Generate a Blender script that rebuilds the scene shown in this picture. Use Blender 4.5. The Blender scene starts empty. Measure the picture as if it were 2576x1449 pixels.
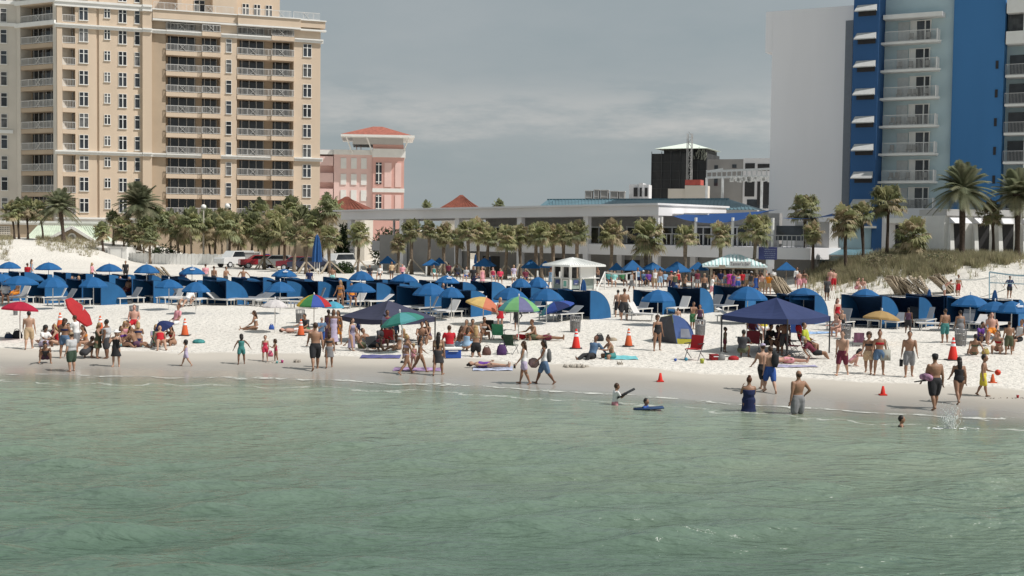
import bpy, bmesh, math, random
import numpy as np
from mathutils import Vector, Matrix, noise
R = math.radians
scene = bpy.context.scene
COL = scene.collection
rnd = random.Random(11)

# ------------------------------------------------------------------ camera
CAM_H, FOC, CX, CY, HY, ROLL = 5.5, 3200.0, 1288.0, 724.5, 575.0, 0.012
PITCH = math.atan((CY - HY) / FOC)
cam_d = bpy.data.cameras.new("Camera")
cam = bpy.data.objects.new("Camera", cam_d)
COL.objects.link(cam)
cam_d.sensor_fit = 'HORIZONTAL'
cam_d.angle = 2 * math.atan(CX / FOC)
cam_d.clip_start, cam_d.clip_end = 0.5, 20000
_fw = Vector((0, math.cos(PITCH), -math.sin(PITCH)))
_up0 = Vector((0, math.sin(PITCH), math.cos(PITCH)))
_rt0 = Vector((1, 0, 0))
_rt = _rt0 * math.cos(ROLL) + _up0 * math.sin(ROLL)
_up = -_rt0 * math.sin(ROLL) + _up0 * math.cos(ROLL)
cam.matrix_world = Matrix(((_rt.x, _up.x, -_fw.x, 0), (_rt.y, _up.y, -_fw.y, 0), (_rt.z, _up.z, -_fw.z, CAM_H), (0, 0, 0, 1)))
scene.camera = cam
EYE = Vector((0, 0, CAM_H))

def ray(x, y):
    d = _fw * FOC + _rt * (x - CX) + _up * (CY - y)
    return d / d.y                      # per metre of depth
def at_depth(x, y, D):
    return EYE + ray(x, y) * D
def at_z(x, y, z):
    d = ray(x, y)
    return EYE + d * ((z - CAM_H) / d.z)
def ss(a, b, x):
    t = np.clip((x - a) / (b - a), 0, 1)
    return t * t * (3 - 2 * t)

# ------------------------------------------------------------------ colours / materials
def S(r, g, b):
    f = lambda c: (c / 255 / 12.92) if c <= 10 else ((c / 255 + 0.055) / 1.055) ** 2.4
    return (f(r), f(g), f(b))
MATS = {}
def mat(name, rgb, rough=0.75, var=0.12, scale=3.0, bump=0.0, spec=0.3, metal=0.0, trans=0.0, bscale=None, streak=False, objrand=0.0):
    """plain painted / woven / stone surface with soft procedural variation"""
    if name in MATS: return MATS[name]
    m = bpy.data.materials.new(name); m.use_nodes = True
    nt = m.node_tree; N = nt.nodes; L = nt.links
    p = N["Principled BSDF"]; out = N["Material Output"]
    tc = N.new("ShaderNodeTexCoord"); mp = N.new("ShaderNodeMapping")
    L.new(tc.outputs["Object"], mp.inputs[0])
    if streak: mp.inputs["Scale"].default_value = (1, 1, 0.12)
    nz = N.new("ShaderNodeTexNoise"); nz.inputs["Scale"].default_value = scale; nz.inputs["Detail"].default_value = 5
    L.new(mp.outputs[0], nz.inputs["Vector"])
    rp = N.new("ShaderNodeMapRange"); rp.inputs[1].default_value = 0.3; rp.inputs[2].default_value = 0.7
    rp.inputs[3].default_value = 1 - var; rp.inputs[4].default_value = 1 + var
    L.new(nz.outputs[0], rp.inputs[0])
    mx = N.new("ShaderNodeVectorMath"); mx.operation = 'SCALE'; mx.inputs[0].default_value = rgb
    L.new(rp.outputs[0], mx.inputs["Scale"])
    col = mx.outputs[0]
    if objrand:
        oi = N.new("ShaderNodeObjectInfo"); r2 = N.new("ShaderNodeMapRange")
        r2.inputs[3].default_value = 1 - objrand; r2.inputs[4].default_value = 1 + objrand
        L.new(oi.outputs["Random"], r2.inputs[0])
        m2 = N.new("ShaderNodeVectorMath"); m2.operation = 'SCALE'
        L.new(col, m2.inputs[0]); L.new(r2.outputs[0], m2.inputs["Scale"]); col = m2.outputs[0]
    L.new(col, p.inputs["Base Color"])
    p.inputs["Roughness"].default_value = rough
    p.inputs["Specular IOR Level"].default_value = spec
    p.inputs["Metallic"].default_value = metal
    if bump:
        nb = N.new("ShaderNodeTexNoise"); nb.inputs["Scale"].default_value = bscale or scale * 6; nb.inputs["Detail"].default_value = 4
        L.new(tc.outputs["Object"], nb.inputs["Vector"])
        b = N.new("ShaderNodeBump"); b.inputs["Strength"].default_value = bump; b.inputs["Distance"].default_value = 0.05
        L.new(nb.outputs[0], b.inputs["Height"]); L.new(b.outputs[0], p.inputs["Normal"])
    if trans:
        t = N.new("ShaderNodeBsdfTranslucent"); L.new(col, t.inputs[0])
        ms = N.new("ShaderNodeMixShader"); ms.inputs[0].default_value = trans
        L.new(p.outputs[0], ms.inputs[1]); L.new(t.outputs[0], ms.inputs[2]); L.new(ms.outputs[0], out.inputs[0])
    MATS[name] = m
    return m
def glassmat(name, rgb, rough=0.08, spec=0.5):
    return mat(name, rgb, rough=rough, var=0.5, scale=0.6, spec=spec)

# ------------------------------------------------------------------ mesh builder
class Fr:
    """a vertical frame: origin, u along, v outwards, z up"""
    def __init__(s, o, ang):
        s.o = Vector(o); s.U = Vector((math.cos(ang), math.sin(ang), 0)); s.V = Vector((math.sin(ang), -math.cos(ang), 0)); s.ang = ang
    def pt(s, u, v, z): 
        p = s.o + s.U * u + s.V * v
        return Vector((p.x, p.y, z))
    def hit(s, x, y, v=0.0):
        d = ray(x, y); o = s.o + s.V * v
        t = (o - EYE).dot(s.V) / d.dot(s.V)
        p = EYE + d * t
        return (p - s.o).dot(s.U), p.z
    def u(s, x, y=560, v=0.0): return s.hit(x, y, v)[0]
    def z(s, x, y, v=0.0): return s.hit(x, y, v)[1]
LOC = Fr((0, 0, 0), 0)          # local axes: u=x, v=-y

class MB:
    def __init__(s): s.v = []; s.f = []; s.m = []
    def add(s, pts): 
        n = len(s.v); s.v += [tuple(p) for p in pts]; return n
    def face(s, pts, m=0):
        n = s.add(pts); s.f.append(tuple(range(n, n + len(pts)))); s.m.append(m)
    def hexa(s, c, m=0):
        n = s.add(c)
        for q in ((0,3,2,1),(4,5,6,7),(0,1,5,4),(1,2,6,5),(2,3,7,6),(3,0,4,7)):
            s.f.append(tuple(n + i for i in q)); s.m.append(m)
    def box(s, fr, u0, u1, v0, v1, z0, z1, m=0, z0b=None, z1b=None):
        z0b = z0 if z0b is None else z0b; z1b = z1 if z1b is None else z1b
        P = fr.pt
        s.hexa([P(u0,v1,z0),P(u1,v1,z0b),P(u1,v0,z0b),P(u0,v0,z0),P(u0,v1,z1),P(u1,v1,z1b),P(u1,v0,z1b),P(u0,v0,z1)], m)
    def bar(s, a, b, w, h=None, m=0):
        a = Vector(a); b = Vector(b); d = (b - a); 
        if d.length < 1e-6: return
        d.normalize(); h = h or w
        r = d.cross(Vector((0,0,1)))
        if r.length < 1e-3: r = Vector((1,0,0))
        r.normalize(); u = r.cross(d)
        r = r * w / 2; u = u * h / 2
        s.hexa([a-r-u,a+r-u,b+r-u,b-r-u,a-r+u,a+r+u,b+r+u,b-r+u], m)
    def tube(s, pts, rad, n=6, m=0, cap=True, squash=1.0, side=None):
        pts = [Vector(p) for p in pts]
        if not hasattr(rad, '__len__'): rad = [rad] * len(pts)
        base = len(s.v); k = len(pts); pr = None
        for i, p in enumerate(pts):
            d = (pts[min(i+1,k-1)] - pts[max(i-1,0)])
            d = d.normalized() if d.length > 1e-7 else Vector((0,0,1))
            ref = Vector(side) if side is not None else (pr if pr is not None else (Vector((1,0,0)) if abs(d.x) < 0.8 else Vector((0,1,0))))
            a = ref - d * ref.dot(d)
            if a.length < 1e-5: a = d.orthogonal()
            a.normalize(); b = d.cross(a); pr = a
            r = rad[i]; ra, rb = (r if hasattr(r, '__len__') else (r, r * squash))
            for j in range(n):
                t = 2 * math.pi * j / n
                q = p + a * (ra * math.cos(t)) + b * (rb * math.sin(t)); s.v.append(tuple(q))
        for i in range(k - 1):
            for j in range(n):
                A = base + i*n + j; B = base + i*n + (j+1) % n
                s.f.append((A, B, B + n, A + n)); s.m.append(m)
        if cap:
            s.f.append(tuple(base + j for j in reversed(range(n)))); s.m.append(m)
            s.f.append(tuple(base + (k-1)*n + j for j in range(n))); s.m.append(m)
    def ball(s, c, r, n=8, k=6, m=0):
        c = Vector(c); rx, ry, rz = r if hasattr(r,'__len__') else (r,r,r)
        base = len(s.v)
        for i in range(k + 1):
            ph = math.pi * i / k
            rr = max(math.sin(ph), 0.02)
            for j in range(n):
                t = 2*math.pi*j/n
                s.v.append((c.x + rx*rr*math.cos(t), c.y + ry*rr*math.sin(t), c.z + rz*math.cos(ph)))
        for i in range(k):
            for j in range(n):
                A = base+i*n+j; B = base+i*n+(j+1)%n
                s.f.append((A, A+n, B+n, B)); s.m.append(m)
        s.f.append(tuple(base+j for j in range(n))); s.m.append(m)
        s.f.append(tuple(base+k*n+j for j in reversed(range(n)))); s.m.append(m)
    def lathe(s, prof, n=12, m=0, c=(0,0,0)):
        base = len(s.v)
        for r, z in prof:
            for j in range(n):
                t = 2*math.pi*j/n
                s.v.append((c[0]+r*math.cos(t), c[1]+r*math.sin(t), c[2]+z))
        for i in range(len(prof)-1):
            for j in range(n):
                A = base+i*n+j; B = base+i*n+(j+1)%n
                s.f.append((A,B,B+n,A+n)); s.m.append(m)
    def xf(s, M):
        s.v = [tuple(M @ Vector(p)) for p in s.v]; return s
    def mesh(s, name, mats, smooth=False):
        me = bpy.data.meshes.new(name); me.from_pydata(s.v, [], s.f)
        for q in (mats if isinstance(mats, (list, tuple)) else [mats]): me.materials.append(q)
        me.polygons.foreach_set("material_index", s.m)
        if smooth: me.polygons.foreach_set("use_smooth", [True]*len(s.f))
        me.update(); return me
    def build(s, name, mats, parent=None, smooth=False, bevel=0.0):
        o = bpy.data.objects.new(name, s.mesh(name, mats, smooth)); COL.objects.link(o)
        if parent is not None: o.parent = parent
        if bevel:
            b = o.modifiers.new("b", 'BEVEL'); b.width = bevel; b.segments = 1; b.limit_method = 'ANGLE'
        return o

def tag(o, label=None, cat=None, group=None, kind=None):
    if label: o["label"] = label
    if cat: o["category"] = cat
    if group: o["group"] = group
    if kind: o["kind"] = kind
    return o
def empty(name, loc=(0,0,0), rz=0.0):
    o = bpy.data.objects.new(name, None); COL.objects.link(o)
    o.location = loc; o.rotation_euler = (0, 0, rz); o.empty_display_size = 0.3
    return o
def inst(name, me, parent=None, loc=(0,0,0), rot=(0,0,0), sc=(1,1,1)):
    o = bpy.data.objects.new(name, me); COL.objects.link(o)
    o.parent = parent; o.location = loc; o.rotation_euler = rot; o.scale = sc
    return o
KIDS = {}
def copy_tree(o, parent=None):
    c = o.copy(); COL.objects.link(c); c.parent = parent
    for ch in o.children: copy_tree(ch, c)
    return c
ORD = ["", "first", "second", "third", "fourth", "fifth", "sixth", "seventh", "eighth", "ninth", "tenth", "eleventh", "twelfth", "thirteenth", "fourteenth", "fifteenth", "sixteenth", "seventeenth", "eighteenth", "nineteenth", "twentieth"]

def NTH(i):
    return ORD[i] if i <= 20 else ("twenty-" if i < 30 else "thirty-" if i < 40 else "forty-") + ORD[i % 10] if i % 10 else {30: "thirtieth", 40: "fortieth"}[i]
# ------------------------------------------------------------------ light
SUN_EL, SUN_AZ = R(52), R(-20)                 # azimuth measured from +X, negative = towards the camera
sdir = Vector((math.cos(SUN_EL)*math.cos(SUN_AZ), math.cos(SUN_EL)*math.sin(SUN_AZ), math.sin(SUN_EL)))
sl = bpy.data.lights.new("Sun", 'SUN'); sl.energy = 4.2; sl.angle = R(0.53); sl.color = (1.0, 0.965, 0.915)
so = bpy.data.objects.new("Sun", sl); COL.objects.link(so)
so.rotation_euler = sdir.to_track_quat('Z', 'Y').to_euler(); so.location = (60, -20, 80)
w = bpy.data.worlds.new("World"); scene.world = w; w.use_nodes = True
nt = w.node_tree; N = nt.nodes; L = nt.links
bg = N["Background"]; bg.inputs[1].default_value = 0.1
sk = N.new("ShaderNodeTexSky"); sk.sky_type = 'NISHITA'; sk.sun_disc = False
sk.sun_elevation = SUN_EL; sk.sun_rotation = R(90) - SUN_AZ
sk.air_density = 1.0; sk.dust_density = 3.0
tc = N.new("ShaderNodeTexCoord"); sx = N.new("ShaderNodeSeparateXYZ"); L.new(tc.outputs["Generated"], sx.inputs[0])
mp = N.new("ShaderNodeMapping"); mp.inputs["Scale"].default_value = (4.0, 2.0, 11.0); L.new(tc.outputs["Generated"], mp.inputs[0])
nz = N.new("ShaderNodeTexNoise"); nz.inputs["Scale"].default_value = 1.6; nz.inputs["Detail"].default_value = 7; nz.inputs["Roughness"].default_value = 0.55
L.new(mp.outputs[0], nz.inputs["Vector"])
cr = N.new("ShaderNodeValToRGB")
cr.color_ramp.elements[0].position = 0.34; cr.color_ramp.elements[0].color = (3.22, 3.72, 3.90, 1)
cr.color_ramp.elements[1].position = 0.72; cr.color_ramp.elements[1].color = (3.75, 4.12, 4.25, 1)
L.new(nz.outputs[0], cr.inputs[0])
# a low bank of paler cloud near the horizon
bz = N.new("ShaderNodeMapRange"); bz.interpolation_type = 'SMOOTHSTEP'
for i, v_ in enumerate((0.055, 0.085, 0.0, 1.0)): bz.inputs[i+1].default_value = v_
bz2 = N.new("ShaderNodeMapRange"); bz2.interpolation_type = 'SMOOTHSTEP'
for i, v_ in enumerate((0.095, 0.125, 1.0, 0.0)): bz2.inputs[i+1].default_value = v_
mp2 = N.new("ShaderNodeMapping"); mp2.inputs["Scale"].default_value = (9.0, 3.0, 40.0); L.new(tc.outputs["Generated"], mp2.inputs[0])
n2 = N.new("ShaderNodeTexNoise"); n2.inputs["Scale"].default_value = 1.3; n2.inputs["Detail"].default_value = 8; n2.inputs["Roughness"].default_value = 0.6
L.new(mp2.outputs[0], n2.inputs["Vector"])
cz = N.new("ShaderNodeMath"); cz.operation = 'MULTIPLY_ADD'; cz.inputs[1].default_value = 0.05
L.new(n2.outputs[0], cz.inputs[0]); L.new(sx.outputs[2], cz.inputs[2])
sb = N.new("ShaderNodeMath"); sb.operation = 'SUBTRACT'; sb.inputs[1].default_value = 0.025; L.new(cz.outputs[0], sb.inputs[0])
L.new(sb.outputs[0], bz.inputs[0]); L.new(sb.outputs[0], bz2.inputs[0])
mm = N.new("ShaderNodeMath"); mm.operation = 'MULTIPLY'; L.new(bz.outputs[0], mm.inputs[0]); L.new(bz2.outputs[0], mm.inputs[1])
n3 = N.new("ShaderNodeMapRange"); n3.inputs[1].default_value = 0.38; n3.inputs[2].default_value = 0.66; n3.inputs[3].default_value = 0.0; n3.inputs[4].default_value = 1.0
L.new(n2.outputs[0], n3.inputs[0])
mm2 = N.new("ShaderNodeMath"); mm2.operation = 'MULTIPLY'; L.new(mm.outputs[0], mm2.inputs[0]); L.new(n3.outputs[0], mm2.inputs[1])
mxc = N.new("ShaderNodeMixRGB"); mxc.inputs[2].default_value = (5.2, 5.25, 5.15, 1); L.new(mm2.outputs[0], mxc.inputs[0]); L.new(cr.outputs[0], mxc.inputs[1])
mix = N.new("ShaderNodeMixRGB"); mix.inputs[0].default_value = 0.9
L.new(sk.outputs[0], mix.inputs[1]); L.new(mxc.outputs[0], mix.inputs[2]); L.new(mix.outputs[0], bg.inputs[0])
scene.view_settings.view_transform = 'Standard'; scene.view_settings.look = 'None'; scene.view_settings.exposure = 0
scene.cycles.sample_clamp_direct = 1.15; scene.cycles.max_bounces = 6; scene.cycles.diffuse_bounces = 3; scene.cycles.glossy_bounces = 3; scene.cycles.transparent_max_bounces = 12
# ------------------------------------------------------------------ terrain
_wl = [at_z(x, y, 0.0) for x, y in ((-250,932),(0,937),(350,945),(700,950),(1100,963),(1500,985),(1900,1014),(2150,1031),(2576,1053),(2900,1075))]
WX = np.array([p.x for p in _wl]); WY = np.array([p.y for p in _wl])
def shoreY(X):
    X = np.asarray(X, float)
    y = np.interp(X, WX, WY)
    y = np.where(X < WX[0], WY[0] + (WX[0] - X) * 0.15, y)
    return np.where(X > WX[-1], np.maximum(WY[-1] - (X - WX[-1]) * 0.4, -2000), y)
def gz(X, Y):
    X = np.asarray(X, float); Y = np.asarray(Y, float)
    s = (Y - shoreY(X)) * 0.95
    z = np.where(s < 0, np.maximum(s * 0.055, -2.2), s * 0.05)
    z = np.where(s > 6, 0.3 + 0.5 * ss(6, 26, s), z)
    # left dune
    l = ss(-42.5, -51, X) * 1.9 + ss(-50, -59, X) * 0.75
    z = z + l * ss(131, 147, Y) * (1 - ss(190, 230, Y) * 0.5)
    # right dune
    r = 2.5 * ss(91, 106, Y + (X - 34) * 0.45) * ss(20, 33, X) * (1 - ss(128, 140, Y))
    bm = np.sin(X*0.9+1)*np.cos(Y*0.7)*0.10 + np.sin(X*1.9)*np.sin(Y*1.5+2)*0.06
    z = z + r + bm * np.clip(r + l*0.25, 0, 1)
    z = z + (np.sin(X*1.3+0.4)*np.sin(Y*0.9+X*0.3)*0.02) * ss(7, 12, s) + (np.sin(X*2.9+Y*.7)*np.sin(Y*2.3-X*.5)*0.018) * ss(6, 9, s)
    return z
def gzf(x, y): return float(gz(x, y))
def hit(x, y):
    """ground point seen at pixel (x, y)"""
    d = ray(x, y); a = 15.0; 
    while a < 400:
        p = EYE + d * a
        if p.z < gzf(p.x, p.y): break
        a += 0.5
    lo, hi = a - 0.5, a
    for _ in range(18):
        m = (lo + hi) / 2; p = EYE + d * m
        if p.z < gzf(p.x, p.y): hi = m
        else: lo = m
    p = EYE + d * hi; p.z = gzf(p.x, p.y); return p
def pxm(p): return FOC / p[1]         # image units per metre at that depth

def axis(segs):
    out = []
    for a, b, st in segs: out += list(np.arange(a, b, st))
    return np.array(out + [segs[-1][1]])
def sheet(name, xs, ys, zf, m):
    X, Y = np.meshgrid(xs, ys); Z = zf(X, Y)
    n, k = X.shape
    co = np.stack([X, Y, Z], -1).reshape(-1, 3)
    i = np.arange(n*k).reshape(n, k)
    f = np.stack([i[:-1,:-1], i[:-1,1:], i[1:,1:], i[1:,:-1]], -1).reshape(-1, 4)
    me = bpy.data.meshes.new(name)
    me.vertices.add(len(co)); me.vertices.foreach_set("co", co.ravel())
    me.loops.add(f.size); me.loops.foreach_set("vertex_index", f.ravel().astype(np.int32))
    me.polygons.add(len(f)); me.polygons.foreach_set("loop_start", (np.arange(len(f))*4).astype(np.int32))
    me.polygons.foreach_set("loop_total", np.full(len(f), 4, np.int32))
    me.polygons.foreach_set("use_smooth", np.ones(len(f), bool))
    me.materials.append(m); me.update(calc_edges=True); me.validate()
    at = me.attributes.new("shore", 'FLOAT', 'POINT')
    at.data.foreach_set("value", ((co[:,1] - shoreY(co[:,0]))*0.95).astype(np.float32))
    o = bpy.data.objects.new(name, me); COL.objects.link(o); return o

# sand material: wet near the water line, bright and trampled above it
ms = bpy.data.materials.new("sand"); ms.use_nodes = True
nt = ms.node_tree; N = nt.nodes; L = nt.links; p = N["Principled BSDF"]
tc = N.new("ShaderNodeTexCoord"); at = N.new("ShaderNodeAttribute"); at.attribute_name = "shore"
def NZ(scale, detail=4, rough=0.5):
    n = N.new("ShaderNodeTexNoise"); n.inputs["Scale"].default_value = scale; n.inputs["Detail"].default_value = detail; n.inputs["Roughness"].default_value = rough
    L.new(tc.outputs["Object"], n.inputs["Vector"]); return n
def MR(src, a, b, c, d, sm=True):
    n = N.new("ShaderNodeMapRange"); n.interpolation_type = 'SMOOTHSTEP' if sm else 'LINEAR'
    for i, v_ in enumerate((a, b, c, d)): n.inputs[i+1].default_value = v_
    L.new(src, n.inputs[0]); return n.outputs[0]
def MA(op, a, b=None, c=None):
    n = N.new("ShaderNodeMath"); n.operation = op
    for i, q in enumerate((a, b, c)):
        if q is None: continue
        if hasattr(q, 'links'): L.new(q, n.inputs[i])
        else: n.inputs[i].default_value = q
    return n.outputs[0]
def MC(fac, a, b):
    n = N.new("ShaderNodeMixRGB")
    for i, q in enumerate((fac, a, b)):
        if hasattr(q, 'links'): L.new(q, n.inputs[i])
        else: n.inputs[i].default_value = q if i == 0 else (*q, 1)
    return n.outputs[0]
wob = MA('MULTIPLY_ADD', NZ(0.35).outputs[0], 2.2, at.outputs["Fac"])
dry = MR(wob, 6.3, 6.9, 0, 1)
damp = MR(wob, 3.2, 6.3, 0, 1)
big = MR(NZ(0.12, 5).outputs[0], 0.3, 0.7, 0.93, 1.05, False)
wetc = MC(damp, (0.34, 0.315, 0.28), (0.50, 0.46, 0.405))
spk = MR(NZ(3.6, 3, 0.6).outputs[0], 0.56, 0.66, 0, 1)
near = MR(at.outputs["Fac"], 9, 24, 0.42, 0.10)
dryc = MC(MA('MULTIPLY', spk, near), (0.67, 0.635, 0.58), (0.33, 0.30, 0.26))  # dark specks: shade in the footprints, put into the dry sand colour
vm = N.new("ShaderNodeVectorMath"); vm.operation = 'SCALE'; L.new(MC(dry, wetc, dryc), vm.inputs[0]); L.new(big, vm.inputs["Scale"])
L.new(vm.outputs[0], p.inputs["Base Color"])
L.new(MR(wob, 1.0, 5.6, 0.16, 0.9), p.inputs["Roughness"])
L.new(MR(wob, 1.0, 5.6, 0.42, 0.05), p.inputs["Specular IOR Level"])
hgt = MA('MULTIPLY_ADD', NZ(3.2, 3, 0.55).outputs[0], 1.0, MA('MULTIPLY', NZ(9.0, 3).outputs[0], 0.35))
b = N.new("ShaderNodeBump"); b.inputs["Distance"].default_value = 0.16
L.new(MA('MULTIPLY_ADD', dry, 0.95, 0.012), b.inputs["Strength"]); L.new(hgt, b.inputs["Height"]); L.new(b.outputs[0], p.inputs["Normal"])

xs = axis([(-3000,-400,325),(-400,-100,25),(-100,-60,2),(-60,60,0.6),(60,100,2),(100,400,25),(400,3000,325)])
ys = axis([(-200,20,20),(20,75,0.45),(75,150,0.7),(150,240,3),(240,600,40),(600,6000,600)])
sand = sheet("beach_sand", xs, ys, gz, ms); tag(sand, "pale trampled beach sand turning wet and grey at the waterline", kind="structure")

# ------------------------------------------------------------------ sea
mw = bpy.data.materials.new("sea_water"); mw.use_nodes = True
nt = mw.node_tree; N = nt.nodes; L = nt.links; p = N["Principled BSDF"]
tc = N.new("ShaderNodeTexCoord"); at = N.new("ShaderNodeAttribute"); at.attribute_name = "shore"
sh = at.outputs["Fac"]
gm = N.new("ShaderNodeNewGeometry"); sp = N.new("ShaderNodeSeparateXYZ"); L.new(gm.outputs["Position"], sp.inputs[0])
patch = MR(NZ(0.16, 4).outputs[0], 0.35, 0.68, 0, 1)
deepc = MC(MR(sh, -25, -1, 0, 1), (0.078, 0.128, 0.095), (0.262, 0.300, 0.225))
deepc = MC(MA('MULTIPLY', patch, 0.30), deepc, (0.140, 0.205, 0.150))
crest = MR(sp.outputs[2], -0.07, 0.07, 0, 1)
wcol = MC(MA('MULTIPLY', crest, 0.30), deepc, (0.165, 0.235, 0.185))  # crests tinted paler: sky light on the ripples put into the colour
fo = MA('ADD', sh, MA('MULTIPLY_ADD', NZ(0.55, 4).outputs[0], 3.4, -1.7))
f1 = MA('MULTIPLY', MR(fo, -0.55, -0.30, 0, 1), MR(fo, -0.20, 0.0, 1, 0))
f2 = MA('MULTIPLY', MR(fo, -2.6, -2.45, 0, 1), MR(fo, -2.40, -2.30, 1, 0))
foam = MA('MULTIPLY', MA('MAXIMUM', f1, MA('MULTIPLY', f2, 0.6)), MR(NZ(2.2, 5, 0.7).outputs[0], 0.38, 0.54, 0, 0.85))
L.new(MC(foam, wcol, (0.75, 0.74, 0.70)), p.inputs["Base Color"])
L.new(MA('MULTIPLY_ADD', foam, 0.5, 0.14), p.inputs["Roughness"])
p.inputs["Specular IOR Level"].default_value = 0.5; p.inputs["IOR"].default_value = 1.33
L.new(MA('MAXIMUM', MR(sh, -3.2, 0.4, 1.0, 0.08), foam), p.inputs["Alpha"])
mpw = N.new("ShaderNodeMapping"); mpw.inputs["Scale"].default_value = (0.85, 2.3, 1); mpw.inputs["Rotation"].default_value = (0,0,R(14)); L.new(tc.outputs["Object"], mpw.inputs[0])
def NW(sc, d):
    n = N.new("ShaderNodeTexNoise"); n.inputs["Scale"].default_value = sc; n.inputs["Detail"].default_value = d; n.inputs["Roughness"].default_value = 0.45; n.inputs["Distortion"].default_value = 0.15
    L.new(mpw.outputs[0], n.inputs["Vector"]); return n.outputs[0]
hh = MA('MULTIPLY_ADD', NW(1.15, 3), 1.0, MA('MULTIPLY', NW(3.4, 3), 0.48))
b = N.new("ShaderNodeBump"); b.inputs["Distance"].default_value = 0.21
L.new(MR(sh, -12, 0.5, 1.0, 0.08), b.inputs["Strength"]); L.new(hh, b.inputs["Height"]); L.new(b.outputs[0], p.inputs["Normal"])
wr = np.random.RandomState(4)
WV = []
for lam, amp, n_ in ((5.5,.030,5),(3.0,.026,7),(1.7,.016,10),(0.95,.009,12)):
    for _ in range(n_):
        th = R(97) + wr.normal(0, 0.38); l = lam * (0.75 + 0.5*wr.rand())
        WV.append((2*math.pi/l*math.cos(th), 2*math.pi/l*math.sin(th), wr.rand()*6.28, amp*(0.6+0.8*wr.rand())))
def wave(X, Y):
    s = (Y - shoreY(X)) * 0.95
    z = np.zeros_like(X)
    for kx, ky, ph, a in WV:
        z += a * np.sin(kx*X + ky*Y + ph + 0.5*np.sin(0.21*X+0.17*Y+ph))
    g = 0.70 + 0.25*np.sin(0.35*X+0.9)*np.sin(0.28*Y+0.2*X)
    z = z * g + 0.2*np.abs(z)*g
    fade = ss(0.0, -14, s)
    far = 1 - ss(60, 110, np.abs(X)) 
    return z * (0.10 + 0.9*fade) * far
ys_w = axis([(-400,-40,60),(-40,12,6),(12,52,0.12),(52,80,4),(80,420,85)])
xs_w = axis([(-2500,-100,300),(-100,-26,2),(-26,26,0.14),(26,100,2),(100,2500,300)])
sea = sheet("sea_water", xs_w, ys_w, lambda X, Y: wave(X, Y) + 0.0, mw)
# only the seaward side is water: drop what would lie under the beach
me = sea.data; bm = bmesh.new(); bm.from_mesh(me)
dead = [v for v in bm.verts if v.co.y > float(shoreY(v.co.x)) + 3.0]
bmesh.ops.delete(bm, geom=dead, context='VERTS'); bm.to_mesh(me); bm.free()
tag(sea, "green rippled shallow sea water in front of the beach", kind="structure")
# ------------------------------------------------------------------ buildings
K = 0.8957                                     # photo pixels -> the 2576-wide units used by ray()
def n(a): return a * K
def fu(fr, x, y=500, v=0.0): return fr.u(n(x), n(y), v)
def fz(fr, x, y, v=0.0): return fr.z(n(x), n(y), v)

M_cream = mat("cream_stucco", (0.635, 0.51, 0.39), var=0.08, scale=0.3, streak=True)
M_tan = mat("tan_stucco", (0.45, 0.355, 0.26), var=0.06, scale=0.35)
M_grayw = mat("pale_stucco", (0.62, 0.57, 0.50), var=0.06, scale=0.35)
M_white = mat("white_paint", (0.78, 0.77, 0.74), var=0.04, scale=1.2)
M_whites = mat("white_wall", (0.70, 0.69, 0.70), var=0.09, scale=0.16, streak=True)
M_glass = mat("dark_glass", (0.026, 0.030, 0.036), rough=0.06, var=0.5, scale=0.8, spec=0.6, objrand=0.7)
M_curt = mat("curtained_glass", (0.11, 0.11, 0.11), rough=0.15, var=0.6, scale=1.5, spec=0.5, objrand=0.5)
M_black = mat("dark_opening", (0.035, 0.034, 0.036), rough=0.6)  # black raised a little: haze put into the colour
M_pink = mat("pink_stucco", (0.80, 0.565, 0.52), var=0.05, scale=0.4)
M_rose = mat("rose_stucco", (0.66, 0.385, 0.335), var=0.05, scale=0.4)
M_tile = mat("terracotta_tiles", (0.36, 0.125, 0.09), var=0.3, scale=2.0, bump=0.4)
M_concrete = mat("grey_render", (0.52, 0.51, 0.50), var=0.06, scale=0.4, streak=True)
M_shade = mat("grey_wall_paint", (0.29, 0.28, 0.27), var=0.10, scale=0.5)
M_blue = mat("royal_blue_wall", (0.058, 0.195, 0.425), var=0.09, scale=0.2, streak=True)
M_navyw = mat("deep_blue_wall", (0.036, 0.108, 0.255), var=0.09, scale=0.2, streak=True)
M_lblue = mat("pale_blue_wall", (0.50, 0.62, 0.655), var=0.05, scale=0.4)
M_greenroof = mat("pale_green_metal_roof", (0.54, 0.60, 0.49), var=0.12, scale=2, streak=True)
M_teal = mat("teal_metal_roof", (0.115, 0.205, 0.245), var=0.15, scale=0.8, rough=0.45)
M_steel = mat("white_steel", (0.60, 0.61, 0.61), var=0.1, rough=0.5)
M_mesh = mat("dark_debris_mesh", (0.040, 0.041, 0.043), var=0.4, scale=0.5, streak=True)  # netting lightened in its colour to stand for haze
M_rail = mat("railing_paint", (0.66, 0.65, 0.63), var=0.05)
M_alu = mat("grey_railing_mesh", (0.42, 0.42, 0.42), var=0.1)

def wall_box(root, name, fr, u0, u1, v0, v1, z0, z1, m):
    b = MB(); b.box(fr, u0, u1, v0, v1, z0, z1); return b.build(name, m, root)

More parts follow.
